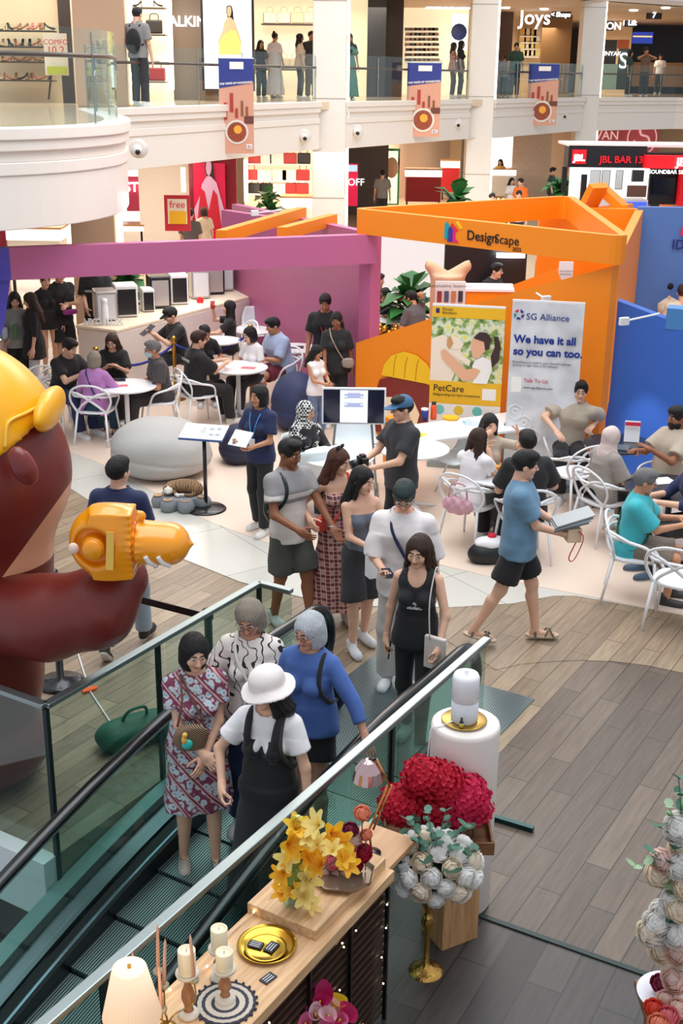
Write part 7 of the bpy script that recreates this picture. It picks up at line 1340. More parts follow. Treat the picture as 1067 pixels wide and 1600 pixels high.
def on_hel(x, y):
    r = _ray(x, y); o = Vector((0, 0, CAMZ)) - Vector(base) - Vector(yc); k = Vector((1 / .685, 1 / .665, 1 / .665)); a = Vector(r * 1); a = Vector((r.x * k.x, r.y * k.y, r.z * k.z)); b = Vector((o.x * k.x, o.y * k.y, o.z * k.z)); A = a.dot(a); B = 2 * a.dot(b); C_q = b.dot(b) - 1; D_ = B * B - 4 * A * C_q
    return o + r * ((-B - math.sqrt(max(D_, 0))) / (2 * A)) + Vector(yc)
MB().tube(spline([on_hel(*q) for q in ((8, 700), (10, 668), (18, 656), (40, 646), (58, 636), (66, 628))], 5), .012, 6).build('helmet_seam', mat('balloon_seam', s(250, 196, 70), .3), hm_, True)
# orange inflatable tool
wr = thing('inflatable_tool', 'orange inflatable tool with pointed jaw and white stripes, resting in the brown arm', 'inflatable', (base.x, base.y, 0)); W0 = L(170, 846, BY - .62); tw_ = L(268, 850, BY - .55)
def toolf(q):
    Y_ = q[..., 1] - W0[1]; x = q[..., 0] - W0[0]; z = q[..., 2] - W0[2]; u = np.array((1, 0, -.0))
    d = ell(q, W0, (.235, .15, .235)); d = smin(d, -0.0 + np.maximum(np.maximum(np.abs(x - .04) - .12, np.abs(Y_) - .11), np.abs(z) - .205) , .06)
    g_ = np.sqrt((x + .07) ** 2 + z ** 2); d = -smin(-d, np.maximum(np.abs(g_ - .095) - .022, np.abs(Y_ + .15) - .10), .03)
    j = smin(cone(q * np.array((1, .8, 1), np.float32), (W0[0] + .2, W0[1] * .8, W0[2] - .0), (W0[0] + .36, W0[1] * .8, W0[2] - .01), .128, .125), cone(q * np.array((1, .8, 1), np.float32), (W0[0] + .36, W0[1] * .8, W0[2] - .01), (W0[0] + .50, W0[1] * .8, W0[2] - .01), .12, .01), .02)
    d = smin(d, j, .015); d = smin(d, cone(q, (W0[0] + .1, W0[1], W0[2] + .165), (W0[0] + .20, W0[1], W0[2] + .165), .035, .03), .02); d = -smin(-d, np.maximum(np.abs(x - .165) - .008, -(np.sqrt(Y_ ** 2 + z ** 2) - .12)), .012)
    return d + .003 * np.sin(z * 150) * np.exp(-((x - .165) / .05) ** 2)
solid('tool_body', toolf, W0 - .32, W0 + np.array((.6, .3, .32)), .010, mat('balloon_orange', s(246, 154, 16), .25, coat=.3), wr); cap_ = np.array((-.185, -.12, -.0)) + W0; MB().ball(tuple(cap_), (.032, .02, .036), 14).build('valve_cap', mat('valve', s(244, 214, 196), .4), wr, True)
MB().ball(tuple(W0 + np.array((-.07, -.145, 0))), (.062, .03, .065), 16).build('tool_button', mat('balloon_orange'), wr, True); MB().box(tuple(W0 + np.array((.035, -.155, .0))), (.045, .006, .24), M=Matrix.Rotation(R(4), 3, 'Y')).build('pale_patch', mat('patch_y', s(244, 196, 90), .3), wr)
for dx in (.27, .345): MB().tube(spline([tuple(W0 + np.array(q)) for q in ((dx - .03, -.160, -.03), (dx - .01, -.146, -.07), (dx + .03, -.112, -.108))], 4), .014, 8).build('white_stripe', mat('stripe_w', s(244, 240, 236), .4), wr, True)
# ---------------------------------------------------------------- round plinth and diffuser
Pp = at(714, 1412, 0); Pp = Vector((Pp.x, Pp.y + .03, 0)); PT = dp(722, 1127, Pp.y).z
t = thing('plinth', 'tall white round plinth beside the glass railing', 'plinth', Pp); MB().lathe([(.17, 0), (.19, .02), (.195, PT - .03), (.19, PT - .008), (.178, PT)], n=64).build('column', mat('plinth_white', s(232, 222, 214), .45), t, True)
t = thing('brass_plate', 'round brass plate on top of the white plinth', 'plate', Pp + Vector((-.01, 0, PT + .002))); brass = mat('brass', s(176, 142, 70), .25, metal=.9); MB().lathe([(.02, 0), (.11, 0), (.128, .012), (.124, .014), (.02, .006)], n=48).build('dish', brass, t, True)
t = thing('aroma_diffuser', 'white cylindrical diffuser puffing mist on the brass plate', 'diffuser', Pp + Vector((-.01, 0, PT + .010))); t.scale = (1, 1, 1.3); fr = mat('diff_frost', s(240, 240, 244), .35, sss=.0)
MB().lathe([(.072, 0), (.076, .01), (.076, .10)], n=40).build('base', mat('diff_base', s(214, 214, 220), .3), t, True); MB().lathe([(.076, .102), (.076, .205), (.066, .222), (.03, .226), (.02, .218), (.012, .218)], n=40).build('cover', fr, t, True); MB().lathe([(.012, .218), (.012, .236), (.006, .24)], n=14).build('nozzle', fr, t, True)
t = thing('oil_bottle', 'tiny dark oil bottle leaning by the white diffuser', 'bottle', Pp + Vector((-.035, -.095, PT + .014))); MB().lathe([(.012, 0), (.012, .035), (.006, .042), (.006, .06), (.001, .062)], n=14).build('bottle_body', mat('amber', s(30, 26, 40), .2), t, True); MB().lathe([(.0125, .005), (.0125, .03)], n=14).build('paper_label', mat('lbl', s(200, 180, 90), .5), t, True)
tag(MB().tube(spline([Pp + Vector(q) for q in ((-.07, -.03, PT + .02), (-.15, -.07, PT + .006), (-.2, -.08, PT - .01), (-.215, -.09, PT - .2), (-.24, -.1, PT - .5))], 5), .004, 6).build('power_cable', pw, smooth=True), 'white power cable running down from the diffuser', 'cable')
ms = bpy.data.materials.new('mist'); ms.use_nodes = True; nt = ms.node_tree; nt.nodes.remove(nt.nodes['Principled BSDF']); vs_ = nt.nodes.new('ShaderNodeVolumeScatter'); tcn = nt.nodes.new('ShaderNodeTexCoord'); nn_ = nt.nodes.new('ShaderNodeTexNoise'); nn_.inputs['Scale'].default_value = 14; ml = nt.nodes.new('ShaderNodeMath'); ml.operation = 'MULTIPLY_ADD'; ml.inputs[1].default_value = 8; ml.inputs[2].default_value = -3.4; ml.use_clamp = False
mxm = nt.nodes.new('ShaderNodeMath'); mxm.operation = 'MAXIMUM'; mxm.inputs[1].default_value = 0; nt.links.new(tcn.outputs['Object'], nn_.inputs[0]); nt.links.new(nn_.outputs['Fac'], ml.inputs[0]); nt.links.new(ml.outputs[0], mxm.inputs[0]); nt.links.new(mxm.outputs[0], vs_.inputs['Density']); nt.links.new(vs_.outputs[0], nt.nodes['Material Output'].inputs['Volume'])
o = MB().tube([Pp + Vector((-.01, 0, PT + .34)), Pp + Vector((.0, 0, PT + .38)), Pp + Vector((.035, 0, PT + .46)), Pp + Vector((.03, 0, PT + .54))], [.012, .035, .05, .02], 10).build('mist', ms); tag(o, 'faint puff of mist above the white diffuser', 'mist', kind='stuff')
# ---------------------------------------------------------------- flowers
def petal(mb, o, d, up, L_, w_, curl, n=4, cup=.25):
    "curved petal from o along d, bending towards up"
    d = Vector(d).normalized(); up = Vector(up).normalized(); sd = d.cross(up).normalized(); up = sd.cross(d); vs = []; p = Vector(o); a = 0
    for i in range(n + 1):
        u = i / n; hw = w_ * math.sin(math.pi * (.12 + .80 * u)) ** .7 * .5; dd = d * math.cos(a) + up * math.sin(a); nn = up * math.cos(a) - d * math.sin(a)
        for k in (-1, 0, 1): vs.append(p + sd * hw * k + nn * cup * hw * abs(k))
        p = p + dd * L_ / n; a += curl / n
    mb.add(vs, [(i * 3 + k, i * 3 + k + 1, i * 3 + k + 4, i * 3 + k + 3) for i in range(n) for k in (0, 1)])
FM = {}
def rose_mesh(r=.04, seed=0, rings=5):
    k = ('rose', r, seed)
    if k in FM: return FM[k]
    rr = random.Random(seed); mb = MB()
    mb.ball((0, 0, 0), (r * .60, r * .60, r * .62), 10)
    for j in range(rings):
        n = 3 + j; top = 78 - 17 * j; Rj = r * (.62 + .10 * j)
        for i in range(n):
            a0 = 2 * math.pi * (i + rr.random() * .3) / n + j * .8; hw = R(220 / n); vs = []
            for u in range(5):
                for k in range(5):
                    x = (k - 2) / 2; la = R(-75 + (top + 75 - 26 * x * x) * u / 4); q = Rj * (1 + .07 * (u / 4) ** 4 + .03 * x); lo = a0 + x * hw; vs.append((q * math.cos(la) * math.cos(lo), q * math.cos(la) * math.sin(lo), q * math.sin(la)))
            mb.add(vs, [(u * 5 + k, u * 5 + k + 1, u * 5 + k + 6, u * 5 + k + 5) for u in range(4) for k in range(4)])
    me = bpy.data.meshes.new('rose'); me.from_pydata([tuple(v) for v in mb.v], [], mb.f); me.shade_smooth(); FM[k] = me; return me
def lily_mesh(r=.045, seed=0, n=6, curl=-.9):
    k = ('lily', r, seed, n, curl)
    if k in FM: return FM[k]
    rr = random.Random(seed); mb = MB()
    for i in range(n): a = 2 * math.pi * i / n + rr.random() * .3; h = Vector((math.cos(a), math.sin(a), 0)); petal(mb, h * .004, h * .55 + Vector((0, 0, .8)), -h + Vector((0, 0, .6)), r * 1.25, r * .62, curl, 5, .25)
    for i in range(4): a = i * 1.6; mb.tube([(0, 0, 0), (.008 * math.cos(a), .008 * math.sin(a), r * .8)], .0018, 4)
    me = bpy.data.meshes.new('lily'); me.from_pydata([tuple(v) for v in mb.v], [], mb.f); me.shade_smooth(); FM[k] = me; return me
def calla_mesh(r=.05):
    if 'calla' in FM: return FM['calla']
    vs = []; fs = []; n = 20; m_ = 9
    for i in range(m_):
        u = i / (m_ - 1)
        for k in range(n + 1): th = 2 * math.pi * k / n; q = r * (.10 + .26 * u + .55 * u ** 3); lip = .5 + .5 * math.cos(th); vs.append((q * math.cos(th) * (1 + .5 * u ** 3 * lip), q * math.sin(th), r * (2.2 * u + .7 * u * u * lip - .25 * max(0, u - .85) * 6 * lip * .4)))
    for i in range(m_ - 1):
        for k in range(n): a = i * (n + 1) + k; fs.append((a, a + 1, a + n + 2, a + n + 1))
    me = bpy.data.meshes.new('calla'); me.from_pydata(vs, [], fs); me.shade_smooth(); FM['calla'] = me; return me
def place_part(name, me0, m, parent, loc, dirv, sc=1.0, spin=0):
    if not me0.materials: me0.materials.append(None)
    o = bpy.data.objects.new(name, me0); COL.objects.link(o); o.parent = parent; o.location = loc; o.rotation_mode = 'QUATERNION'
    q = Vector(dirv).to_track_quat('Z', 'Y'); o.rotation_quaternion = q @ Euler((0, 0, spin)).to_quaternion(); o.scale = (sc,) * 3; o.material_slots[0].link = 'OBJECT'; o.material_slots[0].material = m; return o
def pm(k, *c):
    "petal: diffuse with some light coming through"
    if not c or 'petal_' + k in MATS: return MATS['petal_' + k]
    m = mat('petal_' + k, s(*c), .6, var=.08, vscale=30); nt = m.node_tree; b = nt.nodes['Principled BSDF']; tr = nt.nodes.new('ShaderNodeBsdfTranslucent'); tr.inputs[0].default_value = (*s(*c), 1); mx = nt.nodes.new('ShaderNodeMixShader'); mx.inputs[0].default_value = .42
    nt.links.new(b.outputs[0], mx.inputs[1]); nt.links.new(tr.outputs[0], mx.inputs[2]); nt.links.new(mx.outputs[0], nt.nodes['Material Output'].inputs[0]); return m
def leafy(parent, pts, n, r, m, seed=1, name='leaf_spray'):
    rr = random.Random(seed); mb = MB(); P = spline(pts, 6); mb.tube(P, .0025, 5)
    for i in range(n):
        u = .25 + .75 * i / max(n - 1, 1); p = P[min(int(u * (len(P) - 1)), len(P) - 1)]
        for sgn in (-1, 1):
            a = rr.uniform(0, 6.28); d = Vector((math.cos(a), math.sin(a), rr.uniform(-.1, .6))) * sgn; d.z = abs(d.z); petal(mb, p, d, (0, 0, 1), r * rr.uniform(.8, 1.2), r * .95, .5, 4, .15)
    return mb.build(name, m, parent, True)
euc = mat('eucalyptus', s(74, 116, 96), .6, var=.25, vscale=12)
# white roses in a gold pedestal vase
vb = at(665, 1518, 0); Yv = vb.y; zc = dp(685, 1352, Yv).z
t = thing('pedestal_vase', 'gold hammered pedestal vase with ball stem under the white roses', 'vase', vb); zt = zc - .14
MB().lathe([(.095, 0), (.095, .008), (.07, .022), (.035, .035), (.018, .06), (.014, zt * .45), (.022, zt * .52), (.038, zt * .60), (.022, zt * .68), (.014, zt * .71), (.022, zt * .75), (.034, zt * .81), (.020, zt * .88), (.016, zt * .92), (.05, zt), (.06, zt + .02), (.02, zt + .02)], n=36).build('vase_body', mat('gold_h', s(206, 160, 84), .22, metal=.95, bump=.4, bscale=60), t, True)
t = thing('rose_bouquet', 'big bouquet of white roses with eucalyptus leaves in the gold vase', 'bouquet', (vb.x + .02, vb.y, zc)); rr = random.Random(3)
MB().ball((0, 0, -.03), (.13, .13, .11), 16).build('foliage', mat('dark_foliage', s(40, 62, 50), .8), t, True)
wr_ = [pm('white', 252, 250, 246), pm('ivory', 250, 238, 220), pm('white')]; gA = math.pi * (3 - 5 ** .5); k = 0
for i in range(40):
    z = 1 - 1.62 * (i + .5) / 40; q = math.sqrt(1 - z * z); d = Vector((q * math.cos(gA * i), q * math.sin(gA * i), z)); 
    place_part('rose', rose_mesh(.052, i % 3), wr_[i % 3], t, Vector((d.x * .235, d.y * .2, d.z * .17 - .01)), d, rr.uniform(.85, 1.12), rr.random() * 6)
for i, e in enumerate(((-.16, -.02, .30), (-.05, -.05, .36), (.05, 0, .34), (.16, .02, .24), (.22, -.05, .14), (0, -.10, .26), (-.1, -.1, .22), (.1, -.12, .20))): leafy(t, [(0, 0, 0), (e[0] * .5, e[1] * .5, e[2] * .6), e], 5, .045, euc, i)
for i in range(10): a = i * .63; leafy(t, [(0, 0, 0), (.12 * math.cos(a), .12 * math.sin(a), .05), (.22 * math.cos(a), .2 * math.sin(a), .10 + .05 * (i % 2))], 3, .05, mat('leaf_dk', s(52, 84, 62), .6), i + 20)
# wooden block and crate of hydrangeas
wood = grain('pine', s(176, 128, 84), s(206, 160, 112), (14, 14, 1.2)); woodh = grain('pine_h', s(196, 152, 108), s(222, 184, 140), (1.2, 14, 14), 3); woodd = grain('brown_wood', s(110, 72, 44), s(150, 102, 64), (1, 10, 10))
bA, bB, bC = at(693, 1484), at(740, 1466), at(655, 1441); ex = (bB - bA); ey = (bC - bA); ey = Vector((-ex.y, ex.x, 0)).normalized() * .20; zb = .62
cen = bA + ex / 2 + ey / 2; t = thing('wooden_block', 'pale wooden block standing on the floor behind the gold vase', 'plinth', cen, math.atan2(ex.y, ex.x)); MB().box((0, 0, zb / 2), (.24, .22, zb)).build('block', wood, t, bevel=.004)
cr0 = dp(683, 1292, 5.78); t = thing('flower_crate', 'brown wooden crate holding red hydrangeas in front of the white plinth', 'crate', (cr0.x, 5.74, zb)); hcr = cr0.z - zb + .02
for (c_, sz) in (((0, -.13, hcr / 2), (.60, .015, hcr)), ((0, .13, hcr / 2), (.60, .015, hcr)), ((-.29, 0, hcr / 2), (.015, .26, hcr)), ((.29, 0, hcr / 2), (.015, .26, hcr)), ((0, 0, .01), (.58, .25, .02))): MB().box(c_, sz).build('board', woodd, t, bevel=.003)
text('lettering', 'FLOWER', .055, mat('ink_black'), t, (-.12, -.139, hcr * .7), (R(90), 0, 0), .001)
def hydrangea(px, r, m, lb, Y=5.74, sq=.85):
    p = dp(px[0], px[1], Y); t = thing('hydrangea', lb, 'flower', p, group=None); rr = random.Random(int(px[0])); fm = MB(); N = int(170 * (r / .13) ** 2)
    for i in range(N):
        z = 1 - 1.7 * (i + .5) / N; q = math.sqrt(1 - z * z); d = Vector((q * math.cos(gA * i), q * math.sin(gA * i), z)); o_ = Vector((d.x, d.y, d.z * sq)) * r * rr.uniform(.86, 1.10); e1 = d.cross(Vector((.3, .2, 1))).normalized(); e2 = d.cross(e1); a0 = rr.uniform(0, 1.6)
        for k in range(4): a = a0 + k * math.pi / 2; hh = e1 * math.cos(a) + e2 * math.sin(a); petal(fm, o_, hh + d * rr.uniform(.1, .8), d, r * .18, r * .19, rr.uniform(-.5, .6), 2, .3)
    tag(fm.build('florets', m, t, True), kind='stuff'); MB().ball((0, 0, -r * .05), (r * .86, r * .86, r * .8), 14).build('core', m, t, True); MB().tube([(0, 0, -r * .6), (0, .0, -r - .12)], .006, 6).build('stem', mat('stem_g', s(70, 110, 70), .6), t)
red1, red2 = pm('red', 206, 20, 56), pm('pinkred', 222, 40, 92)
for px, r, m, lb in (((628, 1258), .125, red1, 'dark red hydrangea head at the left of the crate'), ((662, 1212), .115, red1, 'red hydrangea head tilted up at the back left of the crate'), ((690, 1222), .12, red1, 'red hydrangea head at the top middle of the crate'), ((684, 1262), .11, red1, 'red hydrangea head low in the middle of the crate'), ((728, 1242), .125, red2, 'pinkish red hydrangea head at the right, upper'), ((712, 1268), .115, red2, 'pinkish red hydrangea head at the right, lower'), ((741, 1264), .10, red2, 'pinkish red hydrangea head at the far right of the crate')): hydrangea(px, r, m, lb)
# ---------------------------------------------------------------- wooden sales shelf along the glass
t = thing('sales_shelf', 'long pale wooden shelf along the glass railing with a black wire rack beneath', 'shelf'); ea = EANG
def EB(a0, a1, b0, b1, z0, z1, name, m, par=t, bev=.003):
    c = E((a0 + a1) / 2, (b0 + b1) / 2, (z0 + z1) / 2); o = MB().box((0, 0, 0), (a1 - a0, abs(b1 - b0), z1 - z0)).build(name, m, par, bevel=bev); o.location = c; o.rotation_euler = (0, 0, ea); return o
EB(2.35, 5.6, -.17, -.60, .84, .90, 'shelf_top', woodh); EB(2.35, 3.0, -.17, -.55, .90, .955, 'raised_board', woodh); EB(2.02, 2.36, -.24, -.55, .84, .87, 'end_board', grain('cardboard', s(186, 140, 100), s(200, 156, 116)))
EB(2.40, 5.5, -.20, -.52, .02, .83, 'rack_inner', mat('rack_dark', s(40, 26, 20), .6, var=.5, vscale=14))
for k in range(16): EB(2.38, 5.5, -.555, -.575, .04 + k * .05, .058 + k * .05, 'rack_slat', mat('slat_brown', s(62, 42, 32), .5), bev=0)
for k in range(9): EB(2.38 + k * .36, 2.394 + k * .36, -.575, -.595, 0, .84, 'rack_upright', blk, bev=0)
rr = random.Random(5)
for k in range(26):
    a = rr.uniform(2.4, 3.9); z = rr.uniform(.1, .82); p = E(a, -.592, z); tag(MB().ball(p, .0042, 8).build('fairy_light', glow('fairy', (1, .72, .4), 14)), 'tiny warm fairy light on the front of the black rack', 'light', 'fairy lights on the black rack')
pts = spline([E(2.25 + .16 * k, -.22 - .03 * math.sin(k * 2), .912 + (.055 if 1 <= k < 5 else .0)) for k in range(14)], 4); tag(MB().tube(pts, .0022, 5).build('light_string', mat('wire_w', s(206, 180, 160), .5)), 'thin pale fairy light wire lying along the back of the shelf', 'wire')
for k in range(4, 40, 5): tag(MB().ball(pts[k] + Vector((0, 0, .006)), .005, 8).build('fairy_light', glow('fairy')), 'tiny warm fairy light on the pale wire along the shelf', 'light', 'fairy lights on the shelf wire')
ZT = .902
def on(px, z=ZT): return at(px[0], px[1], z)
t = thing('brass_tray', 'large round brass tray on the wooden shelf', 'tray', on((417, 1479))); MB().lathe([(.02, .004), (.118, .004), (.135, .016), (.132, .020), (.112, .010), (.02, .009)], n=48).build('dish', mat('brass_b', s(196, 158, 60), .18, metal=.95), t, True)
t = thing('brass_tray', 'smaller brass tray with dark labels resting on the large one', 'tray', on((415, 1484), ZT + .012)); MB().lathe([(.02, .002), (.082, .002), (.096, .014), (.093, .017), (.078, .008), (.02, .007)], n=40).build('dish', mat('brass_b'), t, True)
def blabel(px, z, rz, lb, sz=(.07, .045)):
    p = on(px, z); t = thing('price_label', lb, 'label', p, R(rz)); MB().box((0, 0, .002), (*sz, .003)).build('card', mat('chalk', s(26, 32, 42), .6), t)
    for k in range(3): MB().box((0, (k - 1) * .012, .0038), (sz[0] * .7, .003, .0006)).build('chalk_line', pw, t)
blabel((424, 1480), ZT + .022, 60, 'black chalk label on the right of the small brass tray'); blabel((399, 1476), ZT + .022, -20, 'black chalk label on the left of the small brass tray'); blabel((419, 1529), ZT, 50, 'black chalk label at the front edge of the shelf below the trays'); blabel((489, 1435), ZT, 50, 'black chalk label beside the yellow lilies')
# candles on turned holders
wax, nt, b_, mp = nodemat('candle_wax', .4); b_.inputs['Subsurface Weight'].default_value = .0; b_.inputs['Base Color'].default_value = (*s(240, 226, 192), 1)
turn = grain('turned_wood', s(150, 100, 66), s(186, 132, 92), (8, 8, 2))
def pillar(px_base, hh, ch, lb, lc, z0=ZT):
    p = on(px_base, z0); t = thing('candle_holder', lb, 'candle holder', p); MB().lathe([(.045, 0), (.045, .008), (.038, .018), (.022, .026)], n=28).build('base', mat('chippy', s(214, 204, 190), .7, bump=.3), t, True); MB().lathe([(.022, .026), (.016, .04), (.020, .06), (.028, hh * .4), (.026, hh * .55), (.014, hh * .72), (.016, hh * .8), (.022, hh - .02)], n=28, wav=10, wa=.05).build('stem', turn, t, True); MB().lathe([(.022, hh - .02), (.046, hh - .012), (.050, hh), (.048, hh + .006), (.03, hh - .004), (.01, hh - .004)], n=32).build('cup', mat('chippy'), t, True)
    c = thing('pillar_candle', lc, 'candle', p + Vector((0, 0, hh - .002))); MB().lathe([(.036, 0), (.037, .004), (.037, ch), (.034, ch + .003), (.030, ch - .006), (.01, ch - .008)], n=32, wav=3, wa=.01).build('wax', wax, c, True); MB().cyl((0, 0, ch - .008), (0, 0, ch + .006), .0015, n=6).build('wick', blk, c)
pillar((295, 1585), .215, .115, 'turned wooden candle holder, leftmost of three', 'cream pillar candle on the leftmost turned holder'); pillar((344, 1527), .155, .105, 'turned wooden candle holder, rear of three', 'cream pillar candle on the rear turned holder'); pillar((352, 1562), .165, .085, 'turned wooden candle holder, right front of three', 'short cream pillar candle on the right front turned holder')
t = thing('candelabra', 'thin brass candelabra with cups left of the pillar candles', 'candelabra', on((262, 1606))); tp_ = Vector(t.location); pink_t = mat('taper_pink', s(222, 172, 150), .45); tips = []
MB().lathe([(.04, 0), (.035, .01), (.008, .02)], n=20).build('base', brass, t, True)
for i, (x0, y0, x1, y1, Y) in enumerate(((253, 1578, 248, 1510, 3.92), (247, 1518, 246, 1443, 4.02), (256, 1540, 258, 1467, 3.95), (303, 1532, 297, 1460, 4.05), (208, 1560, 207, 1488, 3.85))):
    a, b = dp(x0, y0, Y), dp(x1, y1, Y); tips.append(a); l = a - tp_; MB().tube(spline([(0, 0, .02), (l.x * .3, l.y * .3, l.z * .3), (l.x, l.y, l.z * .45), (l.x, l.y, l.z - .005)], 4), .0035, 6).build('arm', brass, t, True); MB().lathe([(.006, -.012), (.020, -.004), (.022, .006), (.010, .010)], l, 18).build('cup', mat('cup_sage', s(150, 140, 110), .4), t, True)
    c = thing('taper_candle', 'slim pinkish taper candle in the candelabra', 'candle', a, group='taper candles in the candelabra'); MB().tube([(0, 0, 0), (b - a) * .9, (b - a)], [.0085, .006, .001], 12).build('wax', pink_t, c, True)
# lamp
lp = E(4.07, -.40, ZT); t = thing('table_lamp', 'small table lamp with a glowing pleated cream shade at the front left', 'lamp', lp); st_ = dp(170, 1512, lp.y).z - lp.z
MB().lathe([(.05, 0), (.05, .01), (.02, .03), (.014, .06), (.024, .10), (.012, st_ - .19)], n=24).build('base', turn, t, True); shd = bpy.data.materials.new('lamp_shade'); shd.use_nodes = True; b_ = shd.node_tree.nodes['Principled BSDF']; b_.inputs['Base Color'].default_value = (*s(250, 220, 190), 1); b_.inputs['Emission Color'].default_value = (1, .66, .40, 1); b_.inputs['Emission Strength'].default_value = .42; b_.inputs['Roughness'].default_value = .8
MB().lathe([(.112, st_ - .22), (.064, st_), (.060, st_ + .003), (.012, st_ + .003)], n=160, wav=54, wa=.012).build('shade', shd, t, True); MB().lathe([(.008, st_), (.008, st_ + .014)], n=12).build('finial', brass, t)
l = bpy.data.lights.new('bulb', 'POINT'); l.energy = 2.5; l.color = (1, .7, .42); l.shadow_soft_size = .05; o = bpy.data.objects.new('lamp_bulb', l); COL.objects.link(o); o.location = lp + Vector((0, 0, st_ - .27))
# woven mat
p = on((352, 1568)); t = thing('round_mat', 'round dark and cream crocheted mat with tassels under the candle holders', 'mat', p)
for i, (r0, r1, c) in enumerate(((0, .045, (206, 196, 180)), (.045, .06, (60, 62, 76)), (.06, .085, (206, 196, 180)), (.085, .10, (60, 62, 76)), (.10, .118, (196, 186, 172)), (.118, .13, (50, 52, 66)))): MB().lathe([(max(r0, .002), .001), (max(r0, .002), .004 + .0004 * i), (r1, .004 + .0004 * i), (r1, .001)], n=48, wav=24, wa=.01).build('ring', mat('mat%d' % i, s(*c), .9, bump=.4, bscale=200), t)
ts = MB(); [ts.ball((.135 * math.cos(k * .2618), .135 * math.sin(k * .2618), .005), .007, 6) for k in range(24)]; tag(ts.build('tassels', mat('mat1'), t), kind='stuff')
# lilies
p = on((458, 1425)); t = thing('glass_vase', 'clear glass vase of the yellow lilies on the shelf', 'vase', p); MB().lathe([(.045, 0), (.05, .004), (.05, .12), (.047, .12), (.047, .008), (.01, .008)], n=28).build('vase_body', glass('vase_g', (.9, 1, .97), .08, .95), t, True)
t = thing('lily_bouquet', 'tall bunch of yellow lilies at the back edge of the shelf', 'bouquet', p + Vector((0, 0, .08))); lil = [pm('yellow', 250, 204, 60), pm('pale_yellow', 248, 228, 140), pm('gold', 246, 186, 40)]; rr = random.Random(11); MB().lathe([(.02, -.05), (.05, .1), (.05, .24), (.01, .3)], n=12).build('foliage', mat('lily_green', s(120, 140, 60), .7, var=.4, vscale=30), t, True)
for i, (x, y) in enumerate(((462, 1296), (480, 1310), (448, 1318), (470, 1332), (452, 1340), (486, 1340), (462, 1358), (500, 1290), (516, 1302), (532, 1316), (520, 1332), (506, 1350), (535, 1338), (496, 1322), (442, 1398), (458, 1390), (474, 1400), (450, 1412), (466, 1420), (478, 1416), (540, 1352), (512, 1318), (476, 1372), (444, 1362))):
    q = dp(x, y, p.y + rr.uniform(-.07, .05)) - (p + Vector((0, 0, .08))); place_part('lily', lily_mesh(.062, i % 3), lil[i % 3], t, q, (rr.uniform(-.6, .6), rr.uniform(-1, -.2), rr.uniform(.1, 1)), rr.uniform(.85, 1.2), rr.random() * 6)
    if i % 3 == 0: MB().tube([(0, 0, 0), (q.x * .5, q.y * .5, q.z * .6), q], .003, 5).build('stem', mat('stem_g'), t)
for i, (x, y) in enumerate(((462, 1278), (470, 1284), (455, 1286))): q = dp(x, y, p.y) - (p + Vector((0, 0, .08))); leafy(t, [(q.x * .9, q.y, q.z - .05), (q.x, q.y, q.z - .02), (q.x, q.y, q.z + .01)], 5, .022, mat('bud_green', s(206, 214, 130), .6), i)
# glass tray with pink roses
p = on((535, 1368), .957); t = thing('glass_tray', 'octagonal glass edged tray holding pink and red flowers on the raised board', 'tray', p, EANG); MB().lathe([(.02, 0), (.15, 0), (.165, .028), (.160, .028), (.147, .005), (.02, .005)], n=8).build('dish', mat('gold_glass', s(150, 130, 110), .15, metal=.6), t)
fl = [('pink', (232, 130, 140)), ('cherry', (176, 24, 60)), ('peach', (240, 160, 130)), ('cream', (242, 214, 200)), ('rosewood', (150, 50, 80))]; rr = random.Random(2)
for i, (x, y, k, r) in enumerate(((505, 1358, 3, .9), (520, 1346, 0, 1.0), (545, 1330, 0, 1.1), (566, 1333, 1, 1.15), (552, 1308, 3, 1.1), (530, 1318, 0, .8), (548, 1296, 4, .9), (572, 1304, 2, .7), (566, 1270, 2, .95), (518, 1300, 4, .7), (536, 1346, 4, .9), (522, 1366, 3, .8), (540, 1362, 3, .8), (557, 1352, 1, .8), (512, 1372, 2, .6))):
    kk, c = fl[k]; q = dp(x, y, p.y + .02); z = min(q.z, p.z + .2); o = thing('artificial_flower', '%s artificial bloom, %s of the flowers on the glass edged tray' % (('pink', 'dark red', 'peach', 'cream', 'dusky pink')[k], ('frontmost cream', 'left pink', 'middle pink', 'largest red', 'highest cream', 'small upper pink', 'upper dusky', 'right upper peach', 'topmost peach', 'far left dusky', 'central dusky', 'lower left cream', 'lower middle cream', 'lower right red', 'lowest peach')[i]), 'flower', q)
    place_part('bloom', rose_mesh(.042, i % 3), pm(kk, *c), o, (0, 0, 0), (rr.uniform(-.4, .4), -.5, 1), r)
    MB().tube([(0, 0, -.01), (0, .01, p.z - q.z + .012)], .003, 5).build('stem', mat('stem_g'), o)
